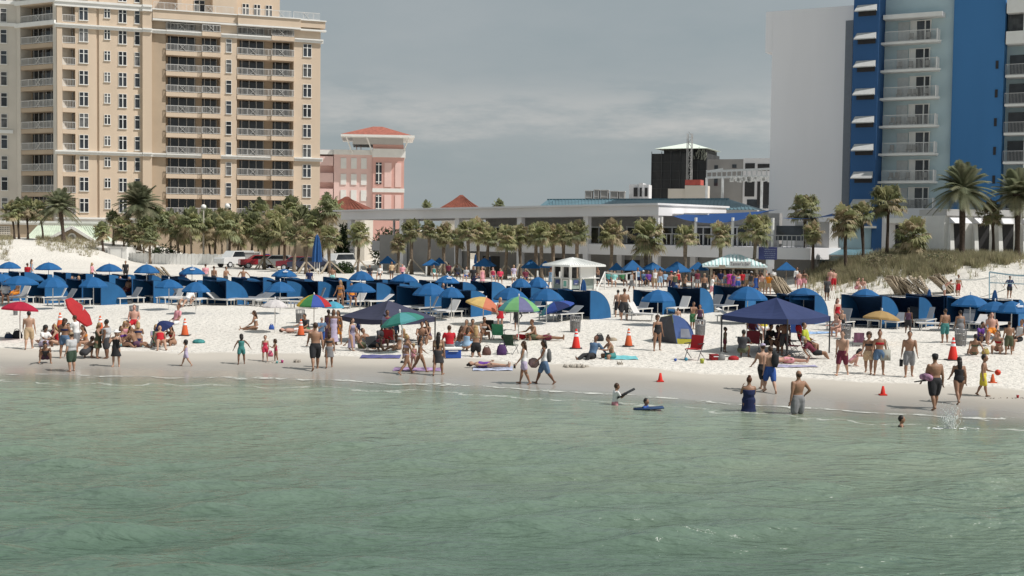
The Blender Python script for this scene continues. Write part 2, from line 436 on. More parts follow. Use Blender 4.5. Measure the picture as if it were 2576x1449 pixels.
# ---- window types (local: x right, -y out, z up, origin at the centre of the opening)
def win_mesh(wd, ht, cols, transom=0.68):
    f = MB(); t = 0.055
    for (a, b_) in ((-wd/2, -wd/2+t), (wd/2-t, wd/2)): f.box(LOC, a, b_, 0, 0.10, -ht/2, ht/2)
    f.box(LOC, -wd/2+t, wd/2-t, 0, 0.10, ht/2-t, ht/2); f.box(LOC, -wd/2-0.05, wd/2+0.05, 0, 0.16, -ht/2-0.12, -ht/2)
    for i in range(1, cols):
        x = -wd/2 + wd*i/cols; f.box(LOC, x-0.065, x+0.065, 0, 0.085, -ht/2, ht/2-t)
    zt = -ht/2 + ht*transom
    f.box(LOC, -wd/2+t, wd/2-t, 0, 0.075, zt-0.045, zt+0.045)
    p = MB(); p.box(LOC, -wd/2+t, wd/2-t, -0.02, 0.03, -ht/2, ht/2-t)
    return f, p
_wm = {}
def window(root, fr, u, z, kind, v=0.0):
    if kind not in _wm:
        f, p = win_mesh(*kind)
        _wm[kind] = (f.mesh("window", M_white), [p.mesh("pane", M_glass), p.mesh("pane", M_curt)])
    q = fr.pt(u, v, z)
    wdw = inst("window", _wm[kind][0], root, q, (0, 0, fr.ang))
    inst("pane", _wm[kind][1][1 if rnd.random() < 0.22 else 0], wdw)
    return wdw
def railing_mesh(u0, u1, h=1.07, X=(), bal=0.19, dep=0.0, thick=0.035):
    b = MB(); V_ = dep
    b.box(LOC, u0, u1, V_-0.04, V_+0.04, h-0.07, h); b.box(LOC, u0, u1, V_-0.03, V_+0.03, 0.08, 0.15)
    k = max(2, int((u1-u0)/bal))
    for i in range(k+1):
        x = u0 + (u1-u0)*i/k; w_ = 0.07 if i % 8 == 0 else thick
        b.box(LOC, x-w_/2, x+w_/2, V_-0.025, V_+0.025, 0.15, h-0.07)
    for x in X:
        for s in (-1, 1):
            b.bar((x-0.40*s, -V_-0.045, 0.2), (x+0.40*s, -V_-0.045, h-0.1), 0.16, 0.03)
    return b

# ================= left apartment tower
TA = Fr(at_depth(n(161), n(500), 184), R(20.5)); TA.o.z = 0
tower = tag(empty("apartment_tower", (TA.o.x, TA.o.y, 0)), "tall cream apartment tower with white balcony railings rising behind the palms", "building")
tower.location = (0, 0, 0)
zr0 = fz(TA, 232, 37); zr9 = fz(TA, 232, 576); DZ = (zr0 - zr9) / 9
ZW = [zr0 - DZ*k for k in range(-4, 11)]        # window centres, index 4 = first full row in the picture
U = lambda x, y=400, v=0.0: fu(TA, x, y, v)
zg = 0.5; ztopL = zr0 + 4*DZ
zparR = fz(TA, 860, 58)
bands = [fz(TA, 230, y) for y in (12, 75, 429, 617)]
# solid walls
wb = MB()
wb.box(TA, U(161), U(176), -0.3, 0.25, zg, ztopL)               # corner pier
wb.box(TA, U(212), U(272), -6, 0.0, zg, ztopL)                  # window bay
wb.box(TA, U(272), U(279), -6, -0.25, zg, ztopL)                # shadow joint
wb.box(TA, U(279), U(400), -6, 0.0, zg, ztopL)
wb.box(TA, U(400), U(426), -6, 0.55, zg, ztopL)                 # projecting pilaster
wb.box(TA, U(619), U(665), -6, 0.0, zg, zparR)
wb.box(TA, U(824), U(899), -14, 0.0, zg, zparR)
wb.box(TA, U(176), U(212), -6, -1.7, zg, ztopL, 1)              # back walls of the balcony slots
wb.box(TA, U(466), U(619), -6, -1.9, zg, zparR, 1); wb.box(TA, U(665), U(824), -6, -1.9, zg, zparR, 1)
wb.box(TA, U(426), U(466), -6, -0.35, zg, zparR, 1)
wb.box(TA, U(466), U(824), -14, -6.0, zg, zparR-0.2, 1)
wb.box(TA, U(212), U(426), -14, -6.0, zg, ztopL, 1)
wb.build("wall", [M_cream, M_tan], tower)
# penthouse set back above the right-hand parapet
ph = MB(); ph.box(TA, U(426), U(795), -10, -3.2, zparR-0.2, zparR+9); ph.box(TA, U(500), U(512), -3.2, -0.6, zparR, zparR+6); ph.box(TA, U(600), U(668), -3.2, -1.2, zparR, zparR+8)
ph.build("penthouse", M_cream, tower)
for x, kd in ((560, (1.6, 1.9, 2)), (690, (1.0, 1.9, 2)), (722, (1.0, 1.9, 2)), (755, (1.0, 1.9, 2))):
    window(tower, TA, U(x, 10, -3.2), zparR + 1.5, kd, -3.19 if x > 600 else -3.19)
for z_, rng, hh_ in ((bands[0], (161, 426), 0.9), (bands[1], (161, 899), 0.55), (bands[2], (161, 899), 0.55), (bands[3], (161, 430), 0.7)):
    a, c = U(rng[0]) - 0.3, U(rng[1]) + 0.35
    segs = [(a, U(400)-0.05, 0.38), (U(400)-0.04, U(426)+0.04, 0.85)] + ([(U(426)+0.05, U(466), 0.30), (U(466)+0.01, U(619), 0.36), (U(619)+0.01, U(665)-.01, 0.38), (U(665), U(824), 0.36), (U(824)+.01, c, 0.4)] if rng[1] > 500 else [])
    cb = MB()
    for s0, s1, dv in segs:
        cb.box(TA, s0, s1, -0.2, dv, z_ - hh_/2, z_ + hh_*0.15); cb.box(TA, s0+0.02, s1-0.02, -0.2, dv+0.18, z_ + hh_*0.15, z_ + hh_/2)
    cb.build("cornice", M_white, tower)
cb = MB(); cb.box(TA, U(426)+.1, U(665), -3, 0.55, zparR-1.2, zparR); cb.box(TA, U(665)+.01, U(840), -3, 0.9, zparR-1.25, zparR-0.02); cb.box(TA, U(840)+.02, U(899)+0.6, -3, 0.6, zparR-1.1, zparR-0.1)
cb.build("parapet", M_cream, tower)
cb = MB()
for u0_, u1_, dv_, za_ in ((U(426)+.1, U(665), .75, zparR), (U(665)+.02, U(840), 1.1, zparR-.02), (U(840)+.03, U(899)+.75, .8, zparR-.1)):
    cb.box(TA, u0_, u1_, -.2, dv_, za_+.003, za_+.16); cb.box(TA, u0_, u1_, -.2, dv_-.06, za_-1.5, za_-1.27)
cb.build("parapet_moulding", M_white, tower)
# windows
for x, kd in ((236, (1.25, 1.95, 2)), (302, (0.85, 1.35, 2)), (345, (1.15, 1.95, 2)), (386, (0.75, 1.95, 1))):
    for k, z_ in enumerate(ZW):
        if k < 3: continue
        if x > 370 and k > 12: continue
        window(tower, TA, U(x), z_ + (0.25 if x == 302 else 0.0), kd)
off = fz(TA, 860, 88) - zr0; off -= round(off/DZ)*DZ
for x, kd in ((642, (0.85, 1.9, 1)), (862, (1.3, 1.9, 2))):
    for k in range(4, 14):
        z_ = ZW[k] + off*0.6
        if z_ < zparR - 2.0: window(tower, TA, U(x), z_, kd)
# balconies: slab + front beam, railing, glass doors
def balcony_set(root, fr, ua, ub, z, split=None, X=(), doors=(), bay=0.7, v0=-1.9, mslab=None):
    key = (round(ua, 2), round(ub, 2), fr.ang)
    if key not in _wm:
        s = MB(); wdt = ub - ua; sp = split - ua if split is not None else wdt
        s.box(LOC, 0.02, sp, v0+.01, 0.12, -0.62, 0.0)
        if split is not None: s.box(LOC, sp+.01, wdt-.02, v0+.01, bay, -0.62, 0.0)
        r = railing_mesh(0.05, sp, X=[x-ua for x in X if x-ua < sp], dep=0.05)
        if split is not None:
            r2 = railing_mesh(sp+.04, wdt-.08, X=[x-ua for x in X if x-ua > sp], dep=bay-0.08)
            r.v, r.f, r.m = r.v + r2.v, r.f + [tuple(i+len(r.v) for i in q) for q in r2.f], r.m + r2.m
            r.box(LOC, wdt-.12, wdt-.06, 0.0, bay-.1, 0.1, 1.07)
        ds = []
        for a, b_, k in doors:
            d = MB(); ds.append(d)
            a -= ua; b_ -= ua
            d.box(LOC, a-.35, b_+.1, v0+.01, v0+0.06, 0, 2.46)
            for i in range(k+1):
                x = a + (b_-a)*i/k; d.box(LOC, x-.04, x+.04, v0+0.06, v0+0.10, 0, 2.46, 1)
        _wm[key] = (s.mesh("balcony", mslab or M_cream), r.mesh("railing", M_rail), [d.mesh("glass_door", [M_glass, M_rail]) for d in ds])
    me = _wm[key]
    o = inst("balcony", me[0], root, fr.pt(ua, 0, z), (0, 0, fr.ang))
    inst("railing", me[1], o)
    for q_ in me[2]: inst("glass_door", q_, o)
    return o
zA = fz(TA, 532, 88) ; zB = fz(TA, 745, 101); zC = fz(TA, 194, 62)
for k in range(0, 10):
    z_ = zA - DZ*0.985*k
    balcony_set(tower, TA, U(466), U(619), z_, U(566), (U(512), U(591)), ((U(482), U(551), 3), (U(578), U(612), 2)))
    z_ = zB - DZ*0.985*k
    balcony_set(tower, TA, U(665), U(824), z_, U(760), (U(710), U(788)), ((U(684), U(745), 3), (U(778), U(818), 2)))
for k in range(-1, 10):
    balcony_set(tower, TA, U(176), U(212), zC - DZ*k, None, (), ((U(180), U(206), 2),), v0=-1.7)
# top terrace railings
for xa, xb, X in ((432, 560, (495,)), (575, 655, (589,)), (668, 815, (788,)), (822, 895, (858,))):
    r = railing_mesh(0, U(xb)-U(xa), h=1.15, X=[U(x)-U(xa) for x in X])
    o = inst("terrace_railing", r.mesh("terrace_railing", M_rail), tower, TA.pt(U(xa), 0.35, zparR+0.05), (0, 0, TA.ang))
# canted wing on the left: whitish stucco, greyed in colour for its shaded side
TL = Fr(TA.pt(0, 0.1, 0), R(-30)); TL.o.z = 0
uL = fu(TL, 57)
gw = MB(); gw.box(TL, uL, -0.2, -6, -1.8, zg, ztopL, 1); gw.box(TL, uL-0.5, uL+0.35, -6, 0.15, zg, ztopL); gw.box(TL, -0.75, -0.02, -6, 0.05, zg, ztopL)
TL2 = Fr(TL.pt(uL-0.5, 0, 0), R(12)); TL2.o.z = 0
u2 = fu(TL2, -90)
gw.box(TL2, u2, -0.02, -8, 0, zg, ztopL)
gw.build("canted_wing_wall", [M_grayw, M_tan], tower)
zl = fz(TL, 110, 62)
for k in range(-1, 10):
    balcony_set(tower, TL, uL+.37, -0.77, zl - DZ*k, None, ((uL-0.77)/2+0.5,), ((uL+1.0, uL+3.0, 2), (uL+3.6, -1.0, 3)), v0=-1.8, mslab=M_tan)  # tan slabs: shade on this wing's beams put into their colour
for k, z_ in enumerate(ZW):
    if k >= 3: window(tower, TL2, fu(TL2, 13), z_, (0.9, 1.95, 1))
for z_ in (bands[1]+.4, bands[0]+.4): cb = MB(); cb.box(TL, uL-.6, -0.02, -.2, 0.42, z_-.3, z_+.3); cb.box(TL2, u2, -.05, -.2, 0.3, z_-.3+.2, z_+.3+.1); cb.build("cornice", M_white, tower)
cb = MB(); zz = fz(TL2, 20, 370); cb.box(TL2, u2, -.6, -.2, 0.25, zz-.25, zz+.25)
cb.build("cornice", M_white, tower)

# podium in front of the tower's foot, with the pool house (green metal roof and gable)
PB = Fr(at_depth(n(150), n(640), 176), R(4)); PB.o.z = 0
pod = MB(); ua, ub = fu(PB, -80, 640), fu(PB, 1010, 640); zt = fz(PB, 150, 632)
pod.box(PB, ua, fu(PB, 300, 640), -4, 0, 0.3, zt)
pod.box(PB, fu(PB, 300, 640)+.02, fu(PB, 905, 640), -4, -0.5, 0.3, zt-0.6)
podium = pod.build("podium_wall", M_tan); tag(podium, "beige podium wall running behind the palm grove at the tower's foot", "wall")
c2 = MB(); c2.box(PB, ua, fu(PB, 300, 640)+.2, -3, 0.3, zt, zt+0.25); c2.box(PB, ua, fu(PB, 300, 640)+.35, -3, 0.5, zt+0.25, zt+0.55); c2.build("coping", M_white, podium)
g = MB(); a, b_ = fu(PB, -5, 650), fu(PB, 28, 650); za, zb = fz(PB, 14, 664), fz(PB, 14, 636)
g.box(PB, a, b_, 0, 0.04, za, zb)
gl = g.build("lattice_opening", M_black, podium)
g = MB()
for i in range(8): u_ = a + (b_-a)*i/7; g.box(PB, u_-.06, u_+.06, 0.03, 0.09, za, zb)
for i in range(6): z_ = za + (zb-za)*i/5; g.box(PB, a, b_, 0.035, 0.085, z_-.05, z_+.05)
g.build("lattice", M_grayw, gl)
PH = Fr(at_depth(n(205), n(660), 168), R(4)); PH.o.z = 0
house = tag(empty("pool_house"), "low beige pool house with green metal roof and round gable window behind the left dune", "building")
u = lambda x, y=665: fu(PH, x, y)
zr = fz(PH, 205, 637); ze = fz(PH, 205, 688)
b = MB(); b.box(PH, u(62), u(275), -8, -0.6, 0.5, ze); b.face([PH.pt(u(112), 0, ze), PH.pt(u(288), 0, ze), PH.pt(u(205), 0, zr-0.25)]); b.box(PH, u(112), u(288), -0.6, 0, 0.5, ze)
b.build("wall", M_tan, house)
b = MB()
A0, A1, Rz = u(55), u(300), fz(PH, 205, 634)
P = PH.pt
b.face([P(A0, -0.3, ze), P(A1, -0.3, ze), P(A1-3, -4.2, Rz), P(A0+1.2, -4.2, Rz)]); b.face([P(A1, -8.2, ze), P(A0, -8.2, ze), P(A0+1.2, -4.2, Rz), P(A1-3, -4.2, Rz)])
b.face([P(A0, -8.2, ze), P(A0, -0.3, ze), P(A0+1.2, -4.2, Rz)]); b.face([P(A1, -0.3, ze), P(A1, -8.2, ze), P(A1-3, -4.2, Rz)])
for i in range(26):
    t = i/25; x0 = A0 + (A1-A0)*t; x1 = A0+1.2 + (A1-3-A0-1.2)*t; b.bar(P(x0, -0.28, ze+.03), P(x1, -4.2, Rz+.04), 0.06, 0.07)
G0, G1, GZ = u(105), u(292), zr
for s in (G0, G1): b.face([P(s, 0.5, ze-.1), P(u(205), 0.5, GZ), P(u(205), -4.2, GZ), P(s, -4.2, ze-.1)])
b.build("roof", M_greenroof, house)
b = MB()
for s in (G0, G1): b.bar(P(s, 0.62, ze-.12), P(u(205), 0.62, GZ-.02), 0.25, 0.38)
b.box(PH, A0-.1, G0, -.3, 0.05, ze-.35, ze-.02); b.box(PH, G1-.2, A1+.2, -.3, 0.05, ze-.35, ze-.02); b.box(PH, u(118), u(284), .01, 0.35, ze-.25, ze+.05)
b.build("trim", M_white, house)
b = MB(); c = P(u(203), 0.06, fz(PH, 203, 666))
b.tube([c + PH.V*0.0, c + PH.V*0.1], [0.55, 0.55], n=20); rw = b.build("round_window", M_white, house)
b = MB(); b.tube([c + PH.V*0.09, c + PH.V*0.12], [0.33, 0.33], n=20); b.build("pane", M_shade, rw)

# white sheds and fence at the foot of the left dune
SH = Fr(at_depth(n(300), n(715), 150), R(-4)); SH.o.z = 0
su = lambda x: fu(SH, x, 715); zs = lambda y: fz(SH, 300, y)
b = MB(); b.box(SH, su(229), su(306), -2.5, 0, 0.4, zs(696)); b.box(SH, su(306)+.02, su(360), -2.5, 0.5, 0.4, zs(694))
shed = b.build("beach_shed", M_white); tag(shed, "white storage shed with a square door beside the left dune", "shed")
b = MB(); b.box(SH, su(315), su(344), 0.5, 0.56, zs(731), zs(697)); b.build("door", M_white, shed)
b = MB()
for x in (288, 300, 312, 347): b.box(SH, su(x)-.06, su(x)+.06, 0 if x < 306 else .5, 0.05 if x < 306 else .55, 0.5, zs(697))
b.box(SH, su(306), su(360)+.1, .45, .62, zs(694), zs(692)); b.build("trim", M_concrete, shed)
FN = Fr(at_depth(n(430), n(730), 150), R(-6)); FN.o.z = 0
b = MB(); a = fu(FN, 362, 730); e = fu(FN, 660, 730); k = 0
zf = fz(FN, 430, 712)
while a < e:
    b.box(FN, a, a+0.42, -0.06, 0.0, 0.4, zf + (0.06 if k % 2 else 0)); a += 0.45; k += 1
fence = b.build("board_fence", M_white); tag(fence, "white vertical board fence behind the palm grove, left of the parked cars", "fence")

# ================= pink hotel block
TP = Fr(at_depth(n(1040), n(450), 250), R(6)); TP.o.z = 0
u = lambda x, v=0.0: fu(TP, x, 450, v); z = lambda y, v=0.0: fz(TP, 1060, y, v)
pink = tag(empty("pink_hotel"), "pink hotel block with corner tower and red tiled roof behind the cream tower", "building")
b = MB(); b.box(TP, u(938), u(1047), -12, 0, 0, z(424)); b.box(TP, u(880), u(938), -12, -1.5, 0, z(422), 0)
for y in (441, 488, 532, 578): b.box(TP, u(880), u(936), -1.5, -0.1, z(y+26), z(y))
b.build("wall", M_pink, pink)
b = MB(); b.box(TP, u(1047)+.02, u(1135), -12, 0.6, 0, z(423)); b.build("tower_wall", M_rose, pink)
b = MB(); b.box(TP, u(936), u(1047), -12, 0.15, z(436), z(422)); b.box(TP, u(880), u(935), -12, 0.05, z(436), z(424)); b.box(TP, u(1047)-.1, u(1135)+.25, -12, 0.85, z(442), z(418)); b.box(TP, u(1047)-.02, u(1135)+.1, -12, 0.75, z(540), z(529))
b.build("cornice", M_white, pink)
b = MB()
for y in (453, 500, 545): b.box(TP, u(882), u(935), -1.5, -1.4, z(y+11), z(y))
b.build("parking_opening", M_black, pink)
for x in (965, 994, 1022):
    for y in (460, 505, 550):
        b = MB(); b.box(TP, u(x-8), u(x+8), 0.0, 0.14, z(y+15), z(y-15)); b.build("shutter", M_white, pink)
for y0, y1, hh_ in ((457, 517, 0), (547, 590, 0)):
    b = MB(); b.box(TP, u(1056), u(1072), 0.6, 0.68, z(y1), z(y0)); wq = b.build("window", M_glass, pink)
    b = MB(); m_ = (u(1056)+u(1072))/2; b.box(TP, m_-.09, m_+.09, 0.68, 0.74, z(y1), z(y0))
    for t in (0.1, 0.5, 0.9): b.box(TP, u(1056), u(1072), 0.68, 0.73, z(y0+(y1-y0)*t)-.08, z(y0+(y1-y0)*t)+.08)
    b.build("frame", M_white, wq)
b = MB()
for xa, xb in ((1080, 1100), (1110, 1127)):
    for y0, y1 in ((457, 525), (547, 592)): b.box(TP, u(xa), u(xb), 0.6, 0.7, z(y1), z(y0))
b.build("recess_panel", M_pink, pink)
b = MB(); b.box(TP, u(990), u(1135)-.2, -10, 0.3, z(406), z(383)); b.build("lantern", M_concrete, pink)
b = MB(); b.box(TP, u(1047), u(1135)-.1, -10, 0.35, z(418), z(406)+.0); b.box(TP, u(1000), u(1002), -3, -2.5, z(424), z(405)); b.box(TP, u(1012), u(1014), -3, -2.5, z(424), z(405)); b.build("attic_band", M_rose, pink)
b = MB(); P = TP.pt; zE, zA_ = z(381), z(350)
c0 = [(u(958), 3), (u(1156), 2.4), (u(1156), -13), (u(958), -13)]; r0, r1 = P(u(1047), -5, zA_), P(u(1074), -5, zA_)
q = [P(x, y_, zE) for x, y_ in c0]
b.face([q[0], q[1], r1, r0]); b.face([q[1], q[2], r1]); b.face([q[2], q[3], r0, r1]); b.face([q[3], q[0], r0]); b.build("roof", M_tile, pink)
b = MB(); b.box(TP, u(958), u(1163), -13, 3, zE-.45, zE-.02)
for x in (990, 1047, 1130): b.bar(P(u(x), 0.3, zE-3.5), P(u(x)+(1.2 if x>1100 else -1.2), 2.4, zE-.45), 0.2)
b.build("eaves", M_white, pink)

def hip_roof_house(name, label, xa, xb, xm, y_e, y_r, D, wallm, roofm, v=6):
    F_ = Fr(at_depth(n(xm), n(y_e), D), R(0)); F_.o.z = 0
    root = tag(empty(name), label, "building"); P = F_.pt
    a, c, m_ = fu(F_, xa, y_e), fu(F_, xb, y_e), fu(F_, xm, y_r); ze_, zr_ = fz(F_, xm, y_e), fz(F_, xm, y_r)
    b = MB(); b.box(F_, a+.6, c-.6, -2*v+.6, -.6, 0.2, ze_); b.build("wall", wallm, root)
    b = MB(); q = [P(a,0,ze_), P(c,0,ze_), P(c,-2*v,ze_), P(a,-2*v,ze_)]; t = P(m_,-v,zr_+.3)
    for i in range(4): b.face([q[i], q[(i+1)%4], t])
    for i in range(1, 12):
        s = a + (c-a)*i/12; b.bar(P(s,0.02,ze_+.02), P(m_+(s-m_)*0.06,-v,zr_+.3), 0.09, 0.1)
    b.build("roof", roofm, root); return root
M_tile2 = mat("brown_roof_tiles", (0.20, 0.062, 0.04), var=0.3, scale=2.0, bump=0.4)
hip_roof_house("tiled_pavilion", "red tiled pyramid roof peeping over the white pavilion's flat roof", 1229, 1356, 1291, 588, 551, 190, M_grayw, M_tile2)
hip_roof_house("tiled_house", "house with brown tiled hip roof between the palm grove and the pink hotel", 895, 1035, 958, 589, 556, 175, M_grayw, M_tile2)

# ================= long white pavilion (two storeys, flat sloping roof slab)
LB = Fr(at_depth(1652, 600, 118), R(-37)); LB.o.z = 0
lu = lambda x, y=600, v=0.0: LB.hit(x, y, v)[0]
lz = lambda x, y, v=0.0: LB.hit(x, y, v)[1]
pav = tag(empty("beach_pavilion"), "long low two-storey white beach pavilion with square columns and flat roof", "building")
uE, uW = lu(1652), lu(868)
b = MB(); zW, zE = lz(868, 532.5), lz(1652, 516); zWb, zEb = lz(880, 553), lz(1652, 542)
b.box(LB, uW-.3, uE+.35, -13, 0.35, zWb, zW, 0, zEb, zE)
b.box(LB, uW-1.2, uE+.5, -13.4, 0.75, zW+.002, zW+.16, 0, zE+.002, zE+.18)
b.box(LB, uE+.4, lu(1750), -10, -2.2, zEb+.1, zE-.75)
b.build("roof", M_whites, pav)
for x in (880, 1011, 1150, 1307, 1474, 1650):
    u_ = lu(x); b = MB(); b.box(LB, u_-.28, u_+.28, -.5, 0.1, 0.3, zWb + (zEb-zWb)*(u_-uW)/(uE-uW) - .003); b.build("column", M_whites, pav)
sl0, sl1 = lu(1160), lu(2040); zsT, zsB = lz(1500, 613.5), lz(1500, 640)
b = MB(); b.box(LB, sl0, sl1, -9, -0.02, zsB, zsT); b.box(LB, uW+.3, sl0-.02, -9, -4, zsB-.3, zsT-.2); b.build("floor_slab", M_whites, pav)
b = MB(); b.box(LB, lu(943), lu(1165), -1.2, -0.75, 0.3, lz(1050, 592)); b.box(LB, lu(1165)+.02, lu(2032), -2.6, -2.0, 0.3, zsB-.003); b.build("lower_wall", M_shade, pav)
b = MB(); b.box(LB, lu(1150)+.3, lu(1905), -5.0, -4.4, zsT+.003, zEb+.3); b.build("upper_wall", mat("shaded_upper_wall", (.34,.33,.32), var=.1), pav)  # upper wall greyed in its colour to stand for the shady interior
for x in (943, 1004): 
    u_ = lu(x); b = MB(); b.box(LB, u_-.1, u_+.1, -3.2, -3, 2.0, zWb); b.build("post", M_whites, pav)
for xa, xb in ((1230, 1290), (1330, 1350), (1385, 1415), (1486, 1530), (1578, 1640), (1664, 1720), (1750, 1790), (1830, 1880)):
    a, c = lu(xa, 600, -4.4), lu(xb, 600, -4.4); zt = lz(xa, 573, -4.4); bt = zsT + .05
    b = MB(); b.box(LB, a, c, -4.4, -4.34, bt, zt); wq = b.build("window", M_glass, pav)
    b = MB()
    k = max(2, int((c-a)/1.1))
    for i in range(k+1): s = a + (c-a)*i/k; b.box(LB, s-.05, s+.05, -4.34, -4.28, bt, zt)
    b.box(LB, a-.1, c+.1, -4.34, -4.27, zt, zt+.15); b.build("frame", M_steel, wq)
for x in (1000, 1090, 1215, 1390, 1560): 
    a = lu(x, 660, -2.0); b = MB(); b.box(LB, a, a+2.2, -2.0, -1.95, 0.5, zsB-.5); b.build("shutter_door", mat("charcoal_shutter", (0.055,0.052,0.05), var=.15, scale=2), pav)
for x in (1560, 1745, 1850):
    u_ = lu(x, 660, -1.6); b = MB(); b.box(LB, u_-.28, u_+.28, -1.98, -1.4, .3, zsB-.004); b.build("column", M_whites, pav)
# terrace on the right end: round posts, glass balustrade, blue shade sails
for x, y0 in ((1659, 545), (1745, 547), (1838, 547), (1939, 548)):
    u_ = lu(x); zb, zt = zsT + .003, lz(x, y0)
    b = MB(); b.tube([LB.pt(u_, -.35, zb), LB.pt(u_, -.35, zt)], 0.13, n=10); b.build("terrace_post", M_white, pav)
b = MB(); a, c = lu(1664), lu(2036); b.box(LB, a, c, -.24, -.18, zsT+1.02, zsT+1.09)
k = 34
for i in range(k+1): s = a+(c-a)*i/k; b.box(LB, s-.03, s+.03, -.23, -.19, zsT+.003, zsT+1.02)
b.build("balustrade", M_alu, pav)
def sail(name, label, pts, sag, m):
    A, B, C, D = [Vector(p) for p in pts]; b = MB(); k = 10; g_ = []
    for i in range(k+1):
        for j in range(k+1):
            s, t = i/k, j/k; p = (A*(1-s)+B*s)*(1-t) + (D*(1-s)+C*s)*t
            p.z -= sag*(4*s*(1-s))*(1-t*.85); g_.append(b.add([p]))
    for i in range(k):
        for j in range(k): b.f.append((g_[i*(k+1)+j], g_[(i+1)*(k+1)+j], g_[(i+1)*(k+1)+j+1], g_[i*(k+1)+j+1])); b.m.append(0)
    o = b.build(name, m, None, True); tag(o, label, "shade sail"); return o
M_sail = mat("blue_sailcloth", (0.028, 0.085, 0.255), var=0.06, scale=0.6, trans=0.25)
P = LB.pt
sail("shade_sail", "long blue shade sail sagging over the pavilion's terrace posts", [P(lu(1690), -.2, lz(1690,544)), P(lu(1925), -.2, lz(1925,530)), P(lu(1930), -2.6, lz(1930,525)), P(lu(1690), -2.6, lz(1690,537))], 0.85, M_sail)
sail("shade_sail", "small blue shade sail by the blank white hotel wall", [P(lu(1962), -.2, lz(1962,548)), P(lu(2090), -.2, lz(2090,537)), P(lu(2070), -3.2, lz(2070,541)), P(lu(1972), -3.2, lz(1972,548))], 0.25, M_sail)
# terrace back building (grey with dark windows) to the right
b = MB(); b.box(LB, lu(1945), lu(2034), -9, -4.4, zsT+.003, lz(1990, 556)); o = b.build("terrace_room_wall", M_concrete, pav)
b = MB(); b.box(LB, lu(1953,600,-4.4), lu(2020,600,-4.4), -4.4, -4.33, lz(1990,605,-4.4), lz(1990,568,-4.4)); b.build("window", M_glass, pav)

# ---- teal metal hip roof behind the pavilion
mr = tag(empty("metal_roof_hall"), "hall with teal standing seam hip roof behind the white pavilion", "building")
e0, e1 = at_depth(1345, 521, 150), at_depth(1905, 529, 134); r0, r1 = at_depth(1378, 504, 156), at_depth(1833, 499, 142)
bk0, bk1 = e0 + Vector((4, 13, 0)), e1 + Vector((4, 13, 0)); e0.z = e1.z = bk0.z = bk1.z = (e0.z + e1.z)/2 - .1; r0.z = r1.z = (r0.z+r1.z)/2
b = MB(); b.face([e0, e1, r1, r0]); b.face([e1, bk1, r1]); b.face([bk1, bk0, r0, r1]); b.face([bk0, e0, r0])
for i in range(1, 64):
    t = i/64; s = e0.lerp(e1, t); q = r0.lerp(r1, min(1, max(0, (t-0.07)/0.80))) if 0.07 < t < 0.87 else None
    if q is None: 
        f_ = t/0.07 if t <= 0.07 else (1-t)/0.13; q = s.lerp(r0 if t <= .07 else r1, f_*0.9); q = Vector((s.x + (r0.x-e0.x)*0.0 + (r0-e0).x*f_*0.5, s.y + (r0-e0).y*f_, s.z + (r0.z-e0.z)*f_))
    b.bar(s + Vector((0,0,.03)), q + Vector((0,0,.03)), 0.07, 0.09)
b.bar(r0, r1, 0.3, 0.2); b.build("roof", M_teal, mr)
b = MB(); b.hexa([Vector((p.x, p.y, 0.5)) for p in (e0, e1, bk1, bk0)] + [Vector((p.x, p.y, e0.z-.02)) for p in (e0, e1, bk1, bk0)]); b.build("wall", M_concrete, mr)

# ---- rooftop plant behind: a row of dark air handlers and a white stair block
for i, (xa, xb, y0) in enumerate(((1643,1663,537),(1668,1682,534),(1686,1708,535),(1714,1736,538),(1738,1754,539))):
    F_ = Fr(at_depth(n((xa+xb)/2), n(548), 170), R(-10)); F_.o.z = 0
    root = tag(empty("rooftop_unit"), "dark rooftop air handler, %s from the left in the row above the teal roof" % ORD[i+1], "air conditioner", "rooftop air handlers above the teal roof")
    b = MB(); a, c = fu(F_, xa, 548), fu(F_, xb, 548); zb, zt = 5.5, fz(F_, xa, y0)
    b.box(F_, a, c, -1.4, 0, zb, zt); b.build("casing", M_shade, root)
    b = MB(); b.box(F_, a+.05, a+.1, -.02, .05, zb, zt); b.box(F_, c-.1, c-.05, -.02, .05, zb, zt)
    for j in range(5): z_ = zb + (zt-zb)*(0.35+.12*j); b.box(F_, a+.08, c-.08, 0.0, .04, z_, z_+.08)
    b.box(F_, a-.06, c+.06, -1.46, .08, zt, zt+.1); b.build("louvre", M_concrete, root)
F_ = Fr(at_depth(n(1790), n(535), 175), R(-12)); F_.o.z = 0
root = tag(empty("stair_block"), "white rooftop stair block with dark window slots left of the wrapped tower", "building")
b = MB(); b.box(F_, fu(F_,1767,535), fu(F_,1822,535), -4, 0, 3, fz(F_,1790,518)); b.box(F_, fu(F_,1794,535), fu(F_,1806,535), -3.9, 0.1, 3, fz(F_,1790,514)); b.build("wall", M_whites, root)
for xa, xb in ((1780,1791),(1797,1803),(1811,1819)):
    b = MB(); b.box(F_, fu(F_,xa,535), fu(F_,xb,535), 0.1, 0.16, fz(F_,1790,552), fz(F_,1790,527)); b.build("window", M_black, root)

